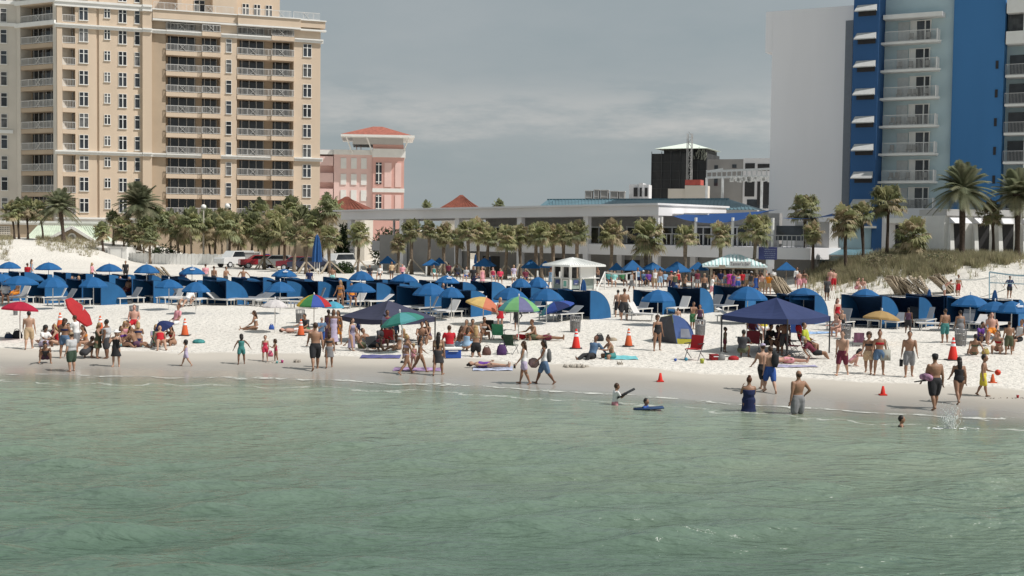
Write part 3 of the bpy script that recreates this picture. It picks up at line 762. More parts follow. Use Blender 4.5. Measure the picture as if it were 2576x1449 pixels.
# ---- tower wrapped in dark debris netting with a hoist mast
F_ = Fr(at_depth(n(1908), n(500), 205), R(-22)); F_.o.z = 0
u = lambda x: fu(F_, x, 500); z = lambda y: fz(F_, 1908, y)
wt = tag(empty("wrapped_tower"), "tower under renovation wrapped in dark netting with pale green pyramid roof", "building")
b = MB(); b.box(F_, u(1830), u(1984), -9, 0, 0, z(431)); b.box(F_, u(1861), u(1980), -8, -.5, z(431), z(420)); b.build("netting", M_mesh, wt)
b = MB()
for x in (1830, 1858, 1884, 1910, 1936, 1960, 1984): b.bar(F_.pt(u(x), .12, 2), F_.pt(u(x), .12, z(425)), .10)
for y in (455, 480, 505, 530): b.bar(F_.pt(u(1830), .12, z(y)), F_.pt(u(1984), .12, z(y)), .07)
b.build("scaffold", mat("dark_scaffold", (.075,.077,.08)), wt)
b = MB(); zE = z(418); P = F_.pt; q = [P(u(1840), .8, zE), P(u(1990), .8, zE), P(u(1990), -9, zE), P(u(1840), -9, zE)]; t = P(u(1918), -4, z(396))
for i in range(4): b.face([q[i], q[(i+1)%4], t])
b.face(q[::-1]); b.build("roof", mat("lit_green_roof", (.72,.79,.70), var=.08), wt)  # green whitened so the roof faces look sunlit
b = MB(); x0, x1 = u(1934), u(1946)
for x in (x0, x1): b.bar(P(x, .6, 3), P(x, .6, z(377)), .12); b.bar(P(x, 1.4, 3), P(x, 1.4, z(377)), .12)
zz = 6.0; s = 0
while zz < z(379):
    b.bar(P(x0 if s else x1, .6, zz), P(x1 if s else x0, .6, zz+.9), .08); b.bar(P(x0, .6, zz), P(x1, .6, zz), .08); zz += .9; s = 1-s
b.build("hoist_mast", M_concrete, wt)
b = MB()
rr = random.Random(3)
for i in range(26):
    x = u(rr.uniform(1948, 1984)); y_ = rr.uniform(428, 452); b.bar(P(x, .3, z(y_)), P(x+rr.uniform(-.5,.5), .35, z(y_)+rr.uniform(.4,.9)), .16, .05)
b.build("torn_netting", mat("torn_netting_cloth", (.30,.31,.26), var=.3), wt)
root = tag(empty("site_hut"), "small beige rooftop hut at the foot of the wrapped tower", "building")
F2 = Fr(at_depth(n(1950), n(540), 185), R(-20)); F2.o.z = 0
b = MB(); b.box(F2, fu(F2,1876,540), fu(F2,1924,540), -3, 0, 2, fz(F2,1900,530)); b.box(F2, fu(F2,1924,540)+.02, fu(F2,1982,540), -3, .3, 2, fz(F2,1950,521)); b.build("wall", M_grayw, root)
b = MB(); b.box(F2, fu(F2,1925,540), fu(F2,1968,540), -2, .31, fz(F2,1950,520), fz(F2,1950,505)); b.build("container", mat("red_container", (.45,.10,.08)), root)
# grey block and steel truss
F_ = Fr(at_depth(n(2060), n(500), 190), R(-20)); F_.o.z = 0
u = lambda x: fu(F_, x, 500); z = lambda y: fz(F_, 2060, y)
gb = tag(empty("grey_block"), "grey apartment block with white balcony bays beside the blank hotel wall", "building")
b = MB(); b.box(F_, u(1986), u(2087), -9, 0, 0, z(447)); b.build("wall", M_shade, gb)
b = MB(); b.box(F_, u(2087)+.02, u(2175), -9, .2, 0, z(445)); b.build("balcony_bay", M_whites, gb)
for xa, xb, y0, y1 in ((2093,2120,459,478),(2128,2175,461,480),(2093,2120,510,552),(2128,2175,510,575)):
    b = MB(); b.box(F_, u(xa), u(xb), .2, .28, z(y1), z(y0)); b.build("window", M_black, gb)
for xa, xb, y0, y1 in ((2006,2016,464,478),(2056,2068,462,472),(2006,2016,500,522),(2100,2160,560,585)):
    b = MB(); b.box(F_, u(xa), u(xb), .0 if xa < 2087 else .2, .09 if xa < 2087 else .27, z(y1), z(y0)); b.build("window", M_glass, gb)
F_ = Fr(at_depth(n(2060), n(490), 165), R(-14)); F_.o.z = 0
u = lambda x: fu(F_, x, 490); z = lambda y: fz(F_, 2060, y); P = F_.pt
b = MB(); xl, xr = 1985, 2168
for (ya, yb) in ((482, 474), (499, 494)): b.bar(P(u(xl), 0, z(ya)), P(u(xr), 0, z(yb)), .28)
b.bar(P(u(xl), 0, z(482)), P(u(2030), 0, z(474)), .2)
for x in range(xl, xr+1, 14): b.bar(P(u(x), 0, z(498)), P(u(x), 0, z(478)), .15)
for x in (1985, 2030, 2140): b.bar(P(u(x), 0, z(499)), P(u(x), 0, 3), .30)
truss = b.build("steel_truss", M_steel); tag(truss, "white steel truss frame standing in front of the grey block", "truss")
b = MB()
for i in range(46):
    x = rr.uniform(2050, 2168); b.box(F_, u(x), u(x)+rr.uniform(.15,.5), .3, .4, z(506+rr.uniform(-7,7)), z(500+rr.uniform(-5,3)))
b.build("lamp_cluster", M_white, truss)

# ================= blue and white hotel on the right
TB = Fr(at_depth(n(2391), n(400), 136), R(-29.5)); TB.o.z = 0
u = lambda x, v=0.0, y=300: fu(TB, x, y, v); z = lambda x, y, v=0.0: fz(TB, x, y, v)
hotel = tag(empty("blue_hotel"), "blue and white beach hotel with stacked glass balconies at the right", "building")
zt1 = (z(2164, 34) + z(2389, 14))/2
b = MB(); b.box(TB, u(2165), u(2391), -16, 0, 0.3, zt1); b.box(TB, u(2146), u(2165)-.01, -16, 0, z(2150, 148), zt1-.004); b.build("blank_wall", mat("lilac_white_wall", (.86,.845,.86), var=.08, scale=.12, streak=True), hotel)
b = MB(); b.box(TB, u(2370), u(2391)-.01, 0.0, .06, 0.3, z(2380, 58)); b.build("recess_strip", mat("slate_grey_panel", (.20,.22,.25), var=.05), hotel)  # thin grey slab for the recessed grey strip
PV = 2.6
b = MB(); b.box(TB, u(2391, PV)+.02, u(2463, PV), -16, PV, 0.3, 46); b.build("blue_pier", M_navyw, hotel)
b = MB(); b.box(TB, u(2463, PV)+.02, u(2672), -16, 0, 0.3, 45.6); b.build("pale_wall", M_lblue, hotel)
b = MB(); b.box(TB, u(2672, .5)+.01, u(2816, .5), -16, .5, z(2700, 596), 46.4); b.build("blue_wall", M_blue, hotel)
b = MB(); b.box(TB, u(2817), u(2990), -16, -1.2, z(2830, 596), 46.2); b.build("bay_wall", M_lblue, hotel)
b = MB(); b.box(TB, u(2816)+.25, u(2990), -1.2, .9, z(2830, 41), z(2830, 2)); b.box(TB, u(2816)+.25, u(2990), -1.2, .9, z(2830, 127), z(2830, 92)); b.box(TB, u(2871), u(2876), -1.2, .88, z(2830, 92), z(2830,41)); b.build("parapet", M_white, hotel)
b = MB(); b.box(TB, u(2816)+.3, u(2990), -1.2, -.3, z(2830,92), z(2830,41)); b.build("window", M_curt, hotel)
dz = (z(2474, 120.6, 1.4) - z(2474, 431.7, 1.4))/4
zs0 = z(2474, 120.6, 1.4)
b = MB(); b.box(TB, u(2474,1.6), u(2640,1.6), 0, 1.6, zs0+dz-.5, zs0+dz-.05); b.build("canopy", M_white, hotel)
def glass_rail(ua, ub, v, h=1.1):
    r = MB(); r.box(LOC, 0, ub-ua, v-.03, v+.03, h-.06, h); r.box(LOC, 0, ub-ua, v-.03, v+.03, .02, .08)
    k = max(4, int((ub-ua)/0.13))
    for i in range(k+1): x = (ub-ua)*i/k; r.box(LOC, x-.012, x+.012, v-.02, v+.02, .08, h-.06)
    return r
M_frost = mat("frosted_panel", (0.52, 0.54, 0.54), rough=.3, var=.08)
for k in range(-1, 7):
    zk = zs0 - dz*k
    if k >= 0:
        a, c = u(2471, 1.5), u(2628, 1.5)
        s = MB(); s.box(LOC, -.6, c-a+.05, 0, 1.55, -.22, 0)
        o = inst("balcony", s.mesh("balcony", M_white), hotel, TB.pt(a, 0, zk), (0,0,TB.ang))
        r = glass_rail(a+.35, c, 1.45); inst("railing", r.mesh("railing", M_rail), o, (.35, 0, 0))
        r = MB(); r.box(LOC, c-a-.10, c-a+.0, .2, 1.5, 0, 1.15); r.box(LOC, c-a+.0, c-a+.35, 1.2, 1.5, -.2, -.05); r.build("side_screen", M_white, o)
        for fx in (.9, 1.5, 2.6, 3.1, 4.3):
            if rnd.random() < .75:
                r = MB(); r.box(LOC, fx, fx+.45, .5, .95, .4, .45); r.box(LOC, fx, fx+.45, .5, .54, .45, .95)
                for q in ((fx,.5),(fx+.41,.5),(fx,.91),(fx+.41,.91)): r.box(LOC, q[0], q[0]+.04, q[1], q[1]+.04, 0, .4)
                r.build("balcony_chair", M_shade, o)
        d = MB(); d.box(LOC, 0, 2.0, 0.0, .05, .02, 2.2); 
        xd = u(2553 + rnd.uniform(-4, 6))
        do = inst("glass_door", d.mesh("glass_door", M_glass), hotel, TB.pt(xd, 0, zk), (0,0,TB.ang))
        d = MB()
        for x in (0, .55, 1.45, 2.0): d.box(LOC, x-.06, x+.06, .05, .11, .02, 2.2)
        d.box(LOC, -.1, 2.1, .05, .1, 2.2, 2.3); d.box(LOC, .06, .5, .05, .08, .02, 2.2); d.build("frame", M_white, do)
        d = MB(); d.box(LOC, -1.3, -.15, 0, .06, .02, 2.2); d.build("shutter", M_frost, do)
    # right-hand bay balconies
    if k >= 1:
        a = u(2816)+.3
        s = MB(); s.box(LOC, 0, 7.5, -1.2, .9, -.22, 0); o = inst("balcony", s.mesh("balcony", M_white), hotel, TB.pt(a, 0, zk-dz*0.35), (0,0,TB.ang))
        r = glass_rail(0, 7.5, .85); inst("railing", r.mesh("railing", M_alu), o)
        s = MB(); s.box(LOC, 1.9, 2.05, -1.2, .8, 0, dz-.23); s.build("divider", M_white, o)
        s = MB(); s.box(LOC, .1, 1.85, -1.15, -1.1, 0, 2.2); s.box(LOC, 2.2, 2.8, -1.15, -1.1, 0, 2.2); s.build("glass_door", M_glass, o)
    # slit windows in the blue wall
    if 0 <= k <= 4:
        s = MB(); x = u(2797, .5); zc = z(2797, 182, .5) - dz*k; s.box(TB, x-.13, x+.13, .5, .56, zc-.4, zc+.4); s.build("slit_window", M_black, hotel)
# awnings on the deep blue pier
za0 = z(2394, 33, PV)
for k in range(0, 8):
    zk = za0 - dz*k; xa, xb = u(2402, PV), u(2456, PV)
    b = MB(); P = TB.pt
    q = [P(xa-.15, PV+.75, zk-.05), P(xb+.05, PV+.75, zk-.05), P(xb, PV+.01, zk+.62), P(xa, PV+.01, zk+.62)]
    b.face(q); b.face([q[0], q[1], P(xb+.05, PV+.75, zk-.16), P(xa-.15, PV+.75, zk-.16)]); b.face([q[1], q[2], P(xb, PV+.01, zk-.1)]); b.face([q[0], P(xa, PV+.01, zk-.1), q[3]])
    aw = b.build("awning", mat("shaded_white_awning", (.50,.50,.49), var=.08), hotel)  # white awning greyed: shade on the slope put into its colour
    b = MB(); b.box(TB, xa+.1, xb-.05, PV, PV+.05, zk-.55, zk+.1); b.build("window", M_black, hotel)
# white podium below the balconies
b = MB(); b.box(TB, u(2478, .6), u(2652, .6), 0.0, 1.9, 0.5, z(2560, 585, 1.9)); b.build("podium_wall", M_whites, hotel)
b = MB(); b.box(TB, u(2492,2,620), u(2606,2,620), 1.9, 3.2, z(2550,627,2), z(2550,613,2)); b.build("entrance_canopy", M_white, hotel)
b = MB(); b.box(TB, u(2514,2,650), u(2538,2,650), 1.9, 1.96, 0.8, z(2530,632,1.9)); b.build("door", M_black, hotel)
# arcade wing at the far right
TD = Fr(at_depth(n(2652), n(640), 119), R(10)); TD.o.z = 0
u = lambda x: fu(TD, x, 650); z = lambda y: fz(TD, 2700, y); P = TD.pt
arc = tag(empty("arcade_wing"), "white arcade wing with sloped awnings over dark bays behind the right dune", "building")
b = MB(); b.box(TD, u(2652), u(2960), -5, 0, .5, z(606)); b.build("wall", M_white, arc)
b = MB(); b.box(TD, u(2654), u(2960), -5, .25, z(606), z(588)); b.build("roof_band", M_concrete, arc)
for i in range(4):
    xa = 2668 + 68*i; xb = xa + 42
    b = MB(); b.box(TD, u(xa), u(xb), 0, .05, .6, z(629)); b.build("dark_bay", M_black, arc)
    b = MB(); zt = z(609); zo = z(627)
    q = [P(u(xa-4), 1.2, zo), P(u(xb+2), 1.2, zo), P(u(xb+2), .01, zt), P(u(xa-4), .01, zt)]; b.face(q); b.face([q[0], q[3], P(u(xa-4), .01, zo)]); b.face([q[1], P(u(xb+2), .01, zo), q[2]])
    b.build("awning", M_whites, arc)
    b = MB(); q0 = u(xa-12); b.hexa([P(q0, 1.3, .5), P(q0+.5, 1.3, .5), P(q0+.5, .01, .5), P(q0, .01, .5), P(q0+.25, .3, z(628)), P(q0+.6, .3, z(628)), P(q0+.6, .01, z(628)), P(q0+.25, .01, z(628))]); b.build("buttress", M_white, arc)
# pale blue annex with teal roof between pavilion and hotel
TE = Fr(at_depth(n(2380), n(740), 112), R(-14)); TE.o.z = 0
u = lambda x, y=700: fu(TE, x, y); z = lambda y: fz(TE, 2380, y); P = TE.pt
an = tag(empty("pale_blue_annex"), "pale blue annex with small teal roof left of the grassy dune", "building")
b = MB(); b.box(TE, u(2317), u(2448), -6, -2.2, .5, z(640)); b.box(TE, u(2280), u(2450), -2.2, 0, .5, z(720)); b.build("wall", M_lblue, an)
b = MB(); b.box(TE, u(2448)+.02, u(2478), -6, -2.0, .5, z(590)); b.build("blue_pier", M_navyw, an)
b = MB(); b.box(TE, u(2310), u(2462), -6, -1.8, z(640), z(634)); b.box(TE, u(2272), u(2458), -2.3, .35, z(720), z(716)); b.build("trim", M_white, an)
b = MB(); q = [P(u(2272), .45, z(716)+.01), P(u(2460), .45, z(716)+.01), P(u(2452), -2.1, z(700)), P(u(2285), -2.1, z(700))]; b.face(q); b.face([q[1], P(u(2460), -2.1, z(716)), q[2]]); b.face([q[0], q[3], P(u(2272), -2.1, z(716))]); b.build("roof", M_teal, an)
b = MB(); b.box(TE, u(2309,750), u(2374,750), 0, .06, z(766), z(734)); wq = b.build("window", M_glass, an)
b = MB()
for i in range(9): s = u(2309,750) + (u(2374,750)-u(2309,750))*i/8; b.box(TE, s-.03, s+.03, .06, .1, z(766), z(734))
b.build("mullion", M_shade, wq)
b = MB(); b.box(TE, u(2394,750), u(2412,750), 0, .06, z(758), z(736)); b.build("window", M_glass, an)
# small seahorse-like red and black emblem on the annex wall
b = MB(); ex, ez = u(2294,750), z(750)
pts = [(0,.42),(.12,.36),(.16,.22),(.06,.08),(-.08,-.05),(-.14,-.2),(-.1,-.36),(.02,-.46),(.1,-.42)]
for (x0, z0), (x1, z1) in zip(pts, pts[1:]): b.bar(P(ex+x0, .05, ez+z0), P(ex+x1, .05, ez+z1), .13, .04, 0)
b.bar(P(ex-.05, .06, ez+.40), P(ex-.22, .06, ez+.33), .07, .04, 1); b.bar(P(ex+.14, .06, ez+.1), P(ex+.26, .06, ez-.02), .1, .04, 1)
b.build("emblem", [M_black, mat("emblem_red", (.35,.03,.03))], an)
# ------------------------------------------------------------------ vegetation
def leafmat(name, rgb, var=0.35):
    return mat(name, rgb, rough=0.6, var=var, scale=1.6, spec=0.25, trans=0.45, objrand=0.18)
G1 = leafmat("palm_green", (0.29, 0.315, 0.155)); G2 = leafmat("palm_olive", (0.37, 0.36, 0.19)); G3 = leafmat("palm_straw", (0.45, 0.37, 0.24)); G4 = leafmat("palm_dark", (0.245, 0.265, 0.15))
GD = leafmat("date_green", (0.21, 0.23, 0.14)); GD2 = leafmat("date_grey_green", (0.28, 0.28, 0.18))
M_trunk = mat("palm_trunk", (0.22, 0.17, 0.125), var=0.35, scale=5, bump=0.8, rough=0.9, objrand=0.25)
M_trunkd = mat("dark_palm_trunk", (0.085, 0.062, 0.048), var=0.35, scale=5, bump=0.8, rough=0.9, objrand=0.25)
M_brace = mat("timber_brace", (0.42, 0.36, 0.28), var=0.2, scale=4)
def sabal_crown(seed, nf=60, mats=(0,0,1,1,1,2,3)):
    r_ = random.Random(seed); b = MB()
    for i in range(nf):
        az = r_.uniform(0, 6.283); q = (i + .5)/nf
        el = R(80) - q*R(140) + r_.uniform(-.15, .15)
        m = r_.choice(mats) if q < .72 else r_.choice((1, 2, 2, 3))
        d = Vector((math.cos(az)*math.cos(el), math.sin(az)*math.cos(el), math.sin(el)))
        L1 = r_.uniform(.26, .66)
        tip = d*L1 + Vector((0,0,-.10*L1)); 
        side = d.cross(Vector((0,0,1))); side = side.normalized() if side.length > .05 else Vector((1,0,0))
        nrm = side.cross(d).normalized()
        b.bar((0,0,0), tip, .028, .02, m)
        k = 15; spread = R(r_.uniform(85, 118))
        for j in range(k):
            t = (j/(k-1) - .5)*2; a = t*spread
            dd = (d*math.cos(a) + side*math.sin(a) + nrm*(.28*(1-abs(t)) + r_.uniform(-.08,.08))).normalized()
            ln = r_.uniform(.36, .54)*(1 - .25*t*t)
            w_ = dd.cross(nrm).normalized()*.046
            mid = tip + dd*ln*.55; end = tip + dd*ln*.9 + Vector((0,0,-ln*r_.uniform(.22,.55)))
            p = b.add([tip, mid - w_, mid + w_, end])
            b.f.append((p, p+1, p+2)); b.m.append(m); b.f.append((p+1, p+3, p+2)); b.m.append(m)
    return b
def date_crown(seed, nf=78):
    r_ = random.Random(seed); b = MB()
    for i in range(nf):
        az = r_.uniform(0, 6.283); q = (i+.5)/nf; el = R(82) - q*R(112)
        m = r_.choice((0, 0, 1)) if q < .85 else 1
        d = Vector((math.cos(az)*math.cos(el), math.sin(az)*math.cos(el), math.sin(el)))
        pts = []; L_ = r_.uniform(.86, 1.06); dr = (.16 + .22*math.cos(el))
        for k in range(9):
            t = k/8; pts.append(d*L_*t + Vector((0,0,-dr*t*t)))
        side = Vector((-math.sin(az), math.cos(az), 0))
        for k in range(8):
            b.bar(pts[k], pts[k+1], .018*(1-k/10), .014, m)
        for k in range(26):
            t = .12 + .87*k/25; f_ = t*8; i0 = min(7, int(f_)); p = pts[i0].lerp(pts[i0+1], f_-i0); dr_ = (pts[i0+1]-pts[i0]).normalized(); up = side.cross(dr_)
            ll = .26*math.sin(math.pi*min(1, .22+t*.74))+.05
            for s in (-1, 1):
                e = p + (side*s*.72 + dr_*.62 + up*(.22 - .35*t)).normalized()*ll + Vector((0,0,-.04))
                w_ = dr_*.019
                b.face([p - w_, p + w_, e], m)
    return b
SAB = [sabal_crown(s, mats=ms_) .mesh("crown", [G1, G2, G3, G4]) for s, ms_ in ((1,(0,0,1,1,2,3)),(2,(0,1,1,1,2)),(3,(0,0,0,1,3)),(4,(1,1,2,2,0)),(5,(0,0,3,3,1,3)),(6,(0,1,1,2,3)))]
DAT = [date_crown(s).mesh("crown", [GD, GD2]) for s in (11, 12, 13)]
def skirt_mesh(seed):
    r_ = random.Random(seed); b = MB()
    for i in range(60):
        az = r_.uniform(0, 6.283); r0 = r_.uniform(.05, .12); l = r_.uniform(.25, .6); r1 = r0 + r_.uniform(.05, .28)
        p = Vector((r0*math.cos(az), r0*math.sin(az), r_.uniform(-.35, 0))); e = Vector((r1*math.cos(az), r1*math.sin(az), p.z - l)); w_ = Vector((-math.sin(az), math.cos(az), 0))*.045
        b.face([p-w_, p+w_, e], 0)
    return b
SKM = [skirt_mesh(s).mesh("dead_fronds", [mat("dead_fronds", (.20,.15,.10), var=.3, trans=.15)]) for s in (1,2,3)]
PALMS = []
def palm(x, y, rpx, D=None, base=None, kind="sabal", braces=False, dark=False, lean=0.0, skirt=False, variant=None, tr=None):
    """crown centre at pixel (x, y); stands at depth D (or where the ground is seen at row `base`)"""
    if D is None: g0 = hit(x + lean, base); D = g0.y
    c = at_depth(x, y, D); rad = rpx*D/FOC
    bx = at_depth(x + lean, 600, D).x; g = Vector((bx, D, gzf(bx, D) - .05))
    root = empty("date_palm" if kind == "date" else "sabal_palm", g)
    H = c.z - g.z; off = Vector((c.x - g.x, 0, H)); b = MB(); r0 = tr or (.30 if kind == "date" else .20)
    k = 9; pts = []; rr_ = []
    ph = rnd.uniform(0, 6); wob_ = 0.0 if kind == "date" else .10
    for i in range(k+1):
        t = i/k; pts.append(Vector((off.x*t**1.6 + wob_*math.sin(ph+t*3)*t*(1-t)*2, wob_*math.cos(ph+t*2.3)*t*(1-t)*2, H*t)))
        rr_.append(r0*(1.25 - .45*min(1, t*5)) if t < .2 else r0*(.80 + .10*math.sin(t*9+ph)) if t < .85 else r0*(.95 + (.5 if kind == "date" else .25)*(t-.85)/.15))
    b.tube(pts, rr_, n=8); b.build("trunk", M_trunkd if dark else M_trunk, root, True)
    me = rnd.choice(DAT) if kind == "date" else (SAB[variant] if variant is not None else rnd.choice(SAB))
    inst("crown", me, root, off, (rnd.uniform(-.1,.1), rnd.uniform(-.1,.1), rnd.uniform(0, 6.28)), (rad*(1.08 if kind == "date" else 1.27), rad*(1.08 if kind == "date" else 1.27), rad*(1.10 if kind == "date" else 1.36)))
    if skirt: inst("dead_fronds", rnd.choice(SKM), root, off, (0,0,rnd.uniform(0,6)), (rad*1.25, rad*1.25, rad*1.5))
    if braces:
        for a in (rnd.uniform(0,.6), 2.1+rnd.uniform(-.2,.2), 4.2+rnd.uniform(-.2,.2)):
            b = MB(); b.bar(pts[3] + Vector((math.cos(a), math.sin(a), 0))*r0*.8, (math.cos(a)*1.5, math.sin(a)*1.5, 0.0), .12); b.build("brace", M_brace, root)
    PALMS.append((x, y, D, root, kind, braces, rpx)); return root
def Dpav(x): 
    d = ray(x, 650); return (LB.o - EYE).dot(LB.V)/d.dot(LB.V)
def pl(p, label, group): tag(p, label, "palm tree", group)
# palms behind the left dune
gA = "palms behind the left dune"
names = ["tall thin palm at the far left edge, in front of the tower", "slender leaning palm, second from the left edge", "thin palm, third from the left edge before the pool house roof", "thin palm, fourth from the left, beside the big date palm"]
for i, (x, y, r_, le) in enumerate(((30,531,27,6),(45,524,25,3),(67,523,27,3),(99,529,28,9))): pl(palm(x, y, r_, D=158+i*.7, dark=True, lean=le, tr=.16), names[i], gA)
pl(palm(150, 519, 54, D=156, kind="date", dark=True, lean=10), "broad feathery date palm rising in front of the pool house gable", gA)
pl(palm(352, 512, 66, D=163, kind="date", lean=-2), "largest feathery date palm towering over the left of the palm grove", "date palms")
gB = "cabbage palms of the dense grove below the cream tower"
grove = [(283,545,18),(257,581,23),(309,575,30),(336,592,28),(366,577,32),(396,553,30),(429,560,32),(448,575,34),(479,558,36),(515,557,36),(541,569,34),(578,568,38),(608,567,36),(655,537,36),(638,570,34),(687,563,34),(729,530,36),(762,550,36),(796,563,34),(824,527,38),(560,553,30),(705,549,32),(462,590,26),(525,590,28),(600,592,28),(377,598,24)]
grove.sort()
for i, (x, y, r_) in enumerate(grove):
    p = palm(x, y, r_, D=150 + (i*7 % 5)*2.6 + (8 if y < 556 else 0), dark=(i % 3 == 0), lean=rnd.uniform(-6,6), skirt=(i % 2 == 0), tr=.17, variant=(2,4,0,5,2,4)[i % 6])
    near_ = ["beside the date palm" if x < 400 else "above the white board fence" if x < 560 else "behind the parked cars" if x < 700 else "near the tall closed blue umbrella" if x < 810 else "before the brown tiled roof"][0]
    pl(p, "%s cabbage palm of the grove %s, %s from the left" % ("tall" if y < 556 else "short" if y > 585 else "mid-height", near_, ORD[i+1] if i < 20 else "twenty-" + ORD[i-19]), gB)
gC = "sunlit braced palms along the terrace"
front = [(663,587,36,678,1),(713,583,38,680,0),(742,590,25,684,0),(774,596,24,690,1),(828,596,29,688,1),
 (905,588,31,None,1),(1003,610,25,None,1),(1037,578,28,None,1),(1079,577,24,None,0),(1117,588,29,None,1),(1152,599,25,None,1),(1177,580,26,None,0),(1204,580,33,None,1),(1229,594,26,None,0),(1275,599,34,None,1),(1307,591,28,None,1),(1348,591,28,None,0),
 (1363,586,30,None,0),(1392,592,27,None,0),(1417,589,29,None,0),(1453,584,31,None,0),(1540,586,35,None,0),(1628,595,46,None,0),(1726,592,29,None,0),(1813,589,32,None,0),(1901,575,40,None,0)]
for i, (x, y, r_, bs, br) in enumerate(front):
    D = None if bs else Dpav(x) - (7 + (i % 3)*1.6)
    p = palm(x, y, r_, D=D, base=bs, braces=bool(br), lean=rnd.uniform(-4,4), skirt=(i % 3 == 1), variant=(3,1,5,3,0,1)[i % 6], tr=.19)
    where = "before the parked cars" if x < 760 else "beside the tall closed blue umbrella" if x < 850 else "at the pavilion's left corner" if x < 950 else "before the pavilion's grey left wall" if x < 1165 else "left of the white kiosk" if x < 1360 else "behind the white kiosk" if x < 1470 else "right of the white kiosk" if x < 1700 else "behind the bar hut"
    pl(p, "sunlit palm%s %s, %s of the front row" % (" with braces" if br else "", where, ORD[i+1] if i < 20 else "twenty-" + ORD[i-19]), gC)
gD = "palms in front of the blue hotel"
right = [(2024,524,38,112,"tall palm against the blank white hotel wall, above the blue sail"),(2044,584,29,108,"lower palm directly below the tall one, right of the blue notice board"),(2125,554,43,106,"shaggy palm left of the deep blue pier, one of two side by side"),(2168,538,32,107,"palm with yellow-green crown just right of the shaggy one"),(2233,505,43,108,"tall palm before the lowest pale blue balcony"),(2299,592,46,106,"short bushy palm on the grassy dune before the white podium"),(2494,535,31,110,"small palm between the two big date palms at the right")]
for i, (x, y, r_, D, lab) in enumerate(right): pl(palm(x, y, r_, D=D, dark=True, lean=rnd.uniform(-3,6), skirt=(i in (2,3,5)), variant=(1,3,3,5,1,0,3)[i], tr=.17), lab, gD)
pl(palm(2421, 474, 80, D=108, kind="date", dark=True), "big feathery date palm before the bright blue wall, left of the pair", "date palms")
pl(palm(2560, 488, 76, D=109, kind="date", dark=True), "big feathery date palm at the right edge of the picture", "date palms")
pl(palm(1072, 519, 15, D=185, dark=True, variant=4), "dark palm top showing over the pavilion roof, left of the tiled pyramid roof", "distant palms"); pl(palm(1254, 516, 16, D=185, dark=True, variant=4), "dark palm top showing over the pavilion roof, right of the tiled pyramid roof", "distant palms")

# shrubs and hedges: many small leaves through the volume
def shrub(name, label, c, rad, cnt, m, cat="shrub", seed=1, leaf=.22):
    r_ = random.Random(seed); b = MB(); c = Vector(c)
    for i in range(cnt):
        while True:
            q = Vector((r_.uniform(-1,1), r_.uniform(-1,1), r_.uniform(-.6,1)))
            if .35 < q.length < 1.0 + .15*math.sin(q.x*7+q.y*5+seed): break
        p = Vector((q.x*rad[0], q.y*rad[1], q.z*rad[2] + rad[2]*.5))
        d = Vector((r_.uniform(-1,1), r_.uniform(-1,1), r_.uniform(-.4,1))).normalized(); s = d.orthogonal().normalized()*leaf*.5
        b.face([p - s, p + d*leaf*.9*.5 - s*.2, p + d*leaf*1.6, p + s], r_.randrange(len(m)))
    root = empty(name, c); b.build("foliage", m, root)
    t = MB()
    for i in range(5): a = i*1.26; t.tube([(0,0,-.1),(math.cos(a)*rad[0]*.5, math.sin(a)*rad[1]*.5, rad[2]*.7)], [.05,.02], n=5)
    t.build("stems", M_trunkd, root); tag(root, label, cat); return root
B1 = leafmat("shrub_green", (.055,.085,.03)); B2 = leafmat("shrub_dark", (.03,.05,.022)); B3 = leafmat("dry_shrub", (.30,.245,.165)); B4 = leafmat("sea_oats", (.46,.41,.26)); B5 = leafmat("dune_green", (.33,.315,.185))
g = at_depth(415, 625, 158); shrub("green_bush", "dark green rounded bush beside the pool house, behind the board fence", (g.x, g.y, .6), (2.2,1.4,1.6), 900, [B1,B2], seed=2)
g = at_depth(866, 664, 128); shrub("green_bush", "green bush by the pavilion's left corner, beside the parked white car", (g.x, g.y, .6), (1.0,.9,.9), 500, [B1,B2], seed=3)
g = at_depth(866, 600, 142); shrub("cypress_tree", "dark upright cypress tree at the pavilion's left corner", (g.x, g.y, .6), (.9,.9,3.4), 1200, [B2,B2,B1], "tree", seed=4, leaf=.3)
for i, (x, w_) in enumerate(((985,2.6),(1050,3.0),(1110,2.4))):
    g = at_depth(x, 580, 156 - i*4); shrub("hedge", "dark hedge clump seen between the pavilion's columns, %s from the left" % ORD[i+1], (g.x, g.y, 1.0), (w_,1.4,2.9), 1300, [B2,B1,B3], "hedge", seed=5+i, leaf=.32)
for i, (x, y, lab) in enumerate(((2215,668,"dry brownish shrub on the dune below the tall palm"),(2360,668,"tangled shrub with pale stalks right of the bushy palm"))):
    g = hit(x, y); shrub("dune_shrub", lab, (g.x, g.y, g.z), (1.5,1.0,.7), 450, [B3,B5,B2], seed=20+i, leaf=.12)

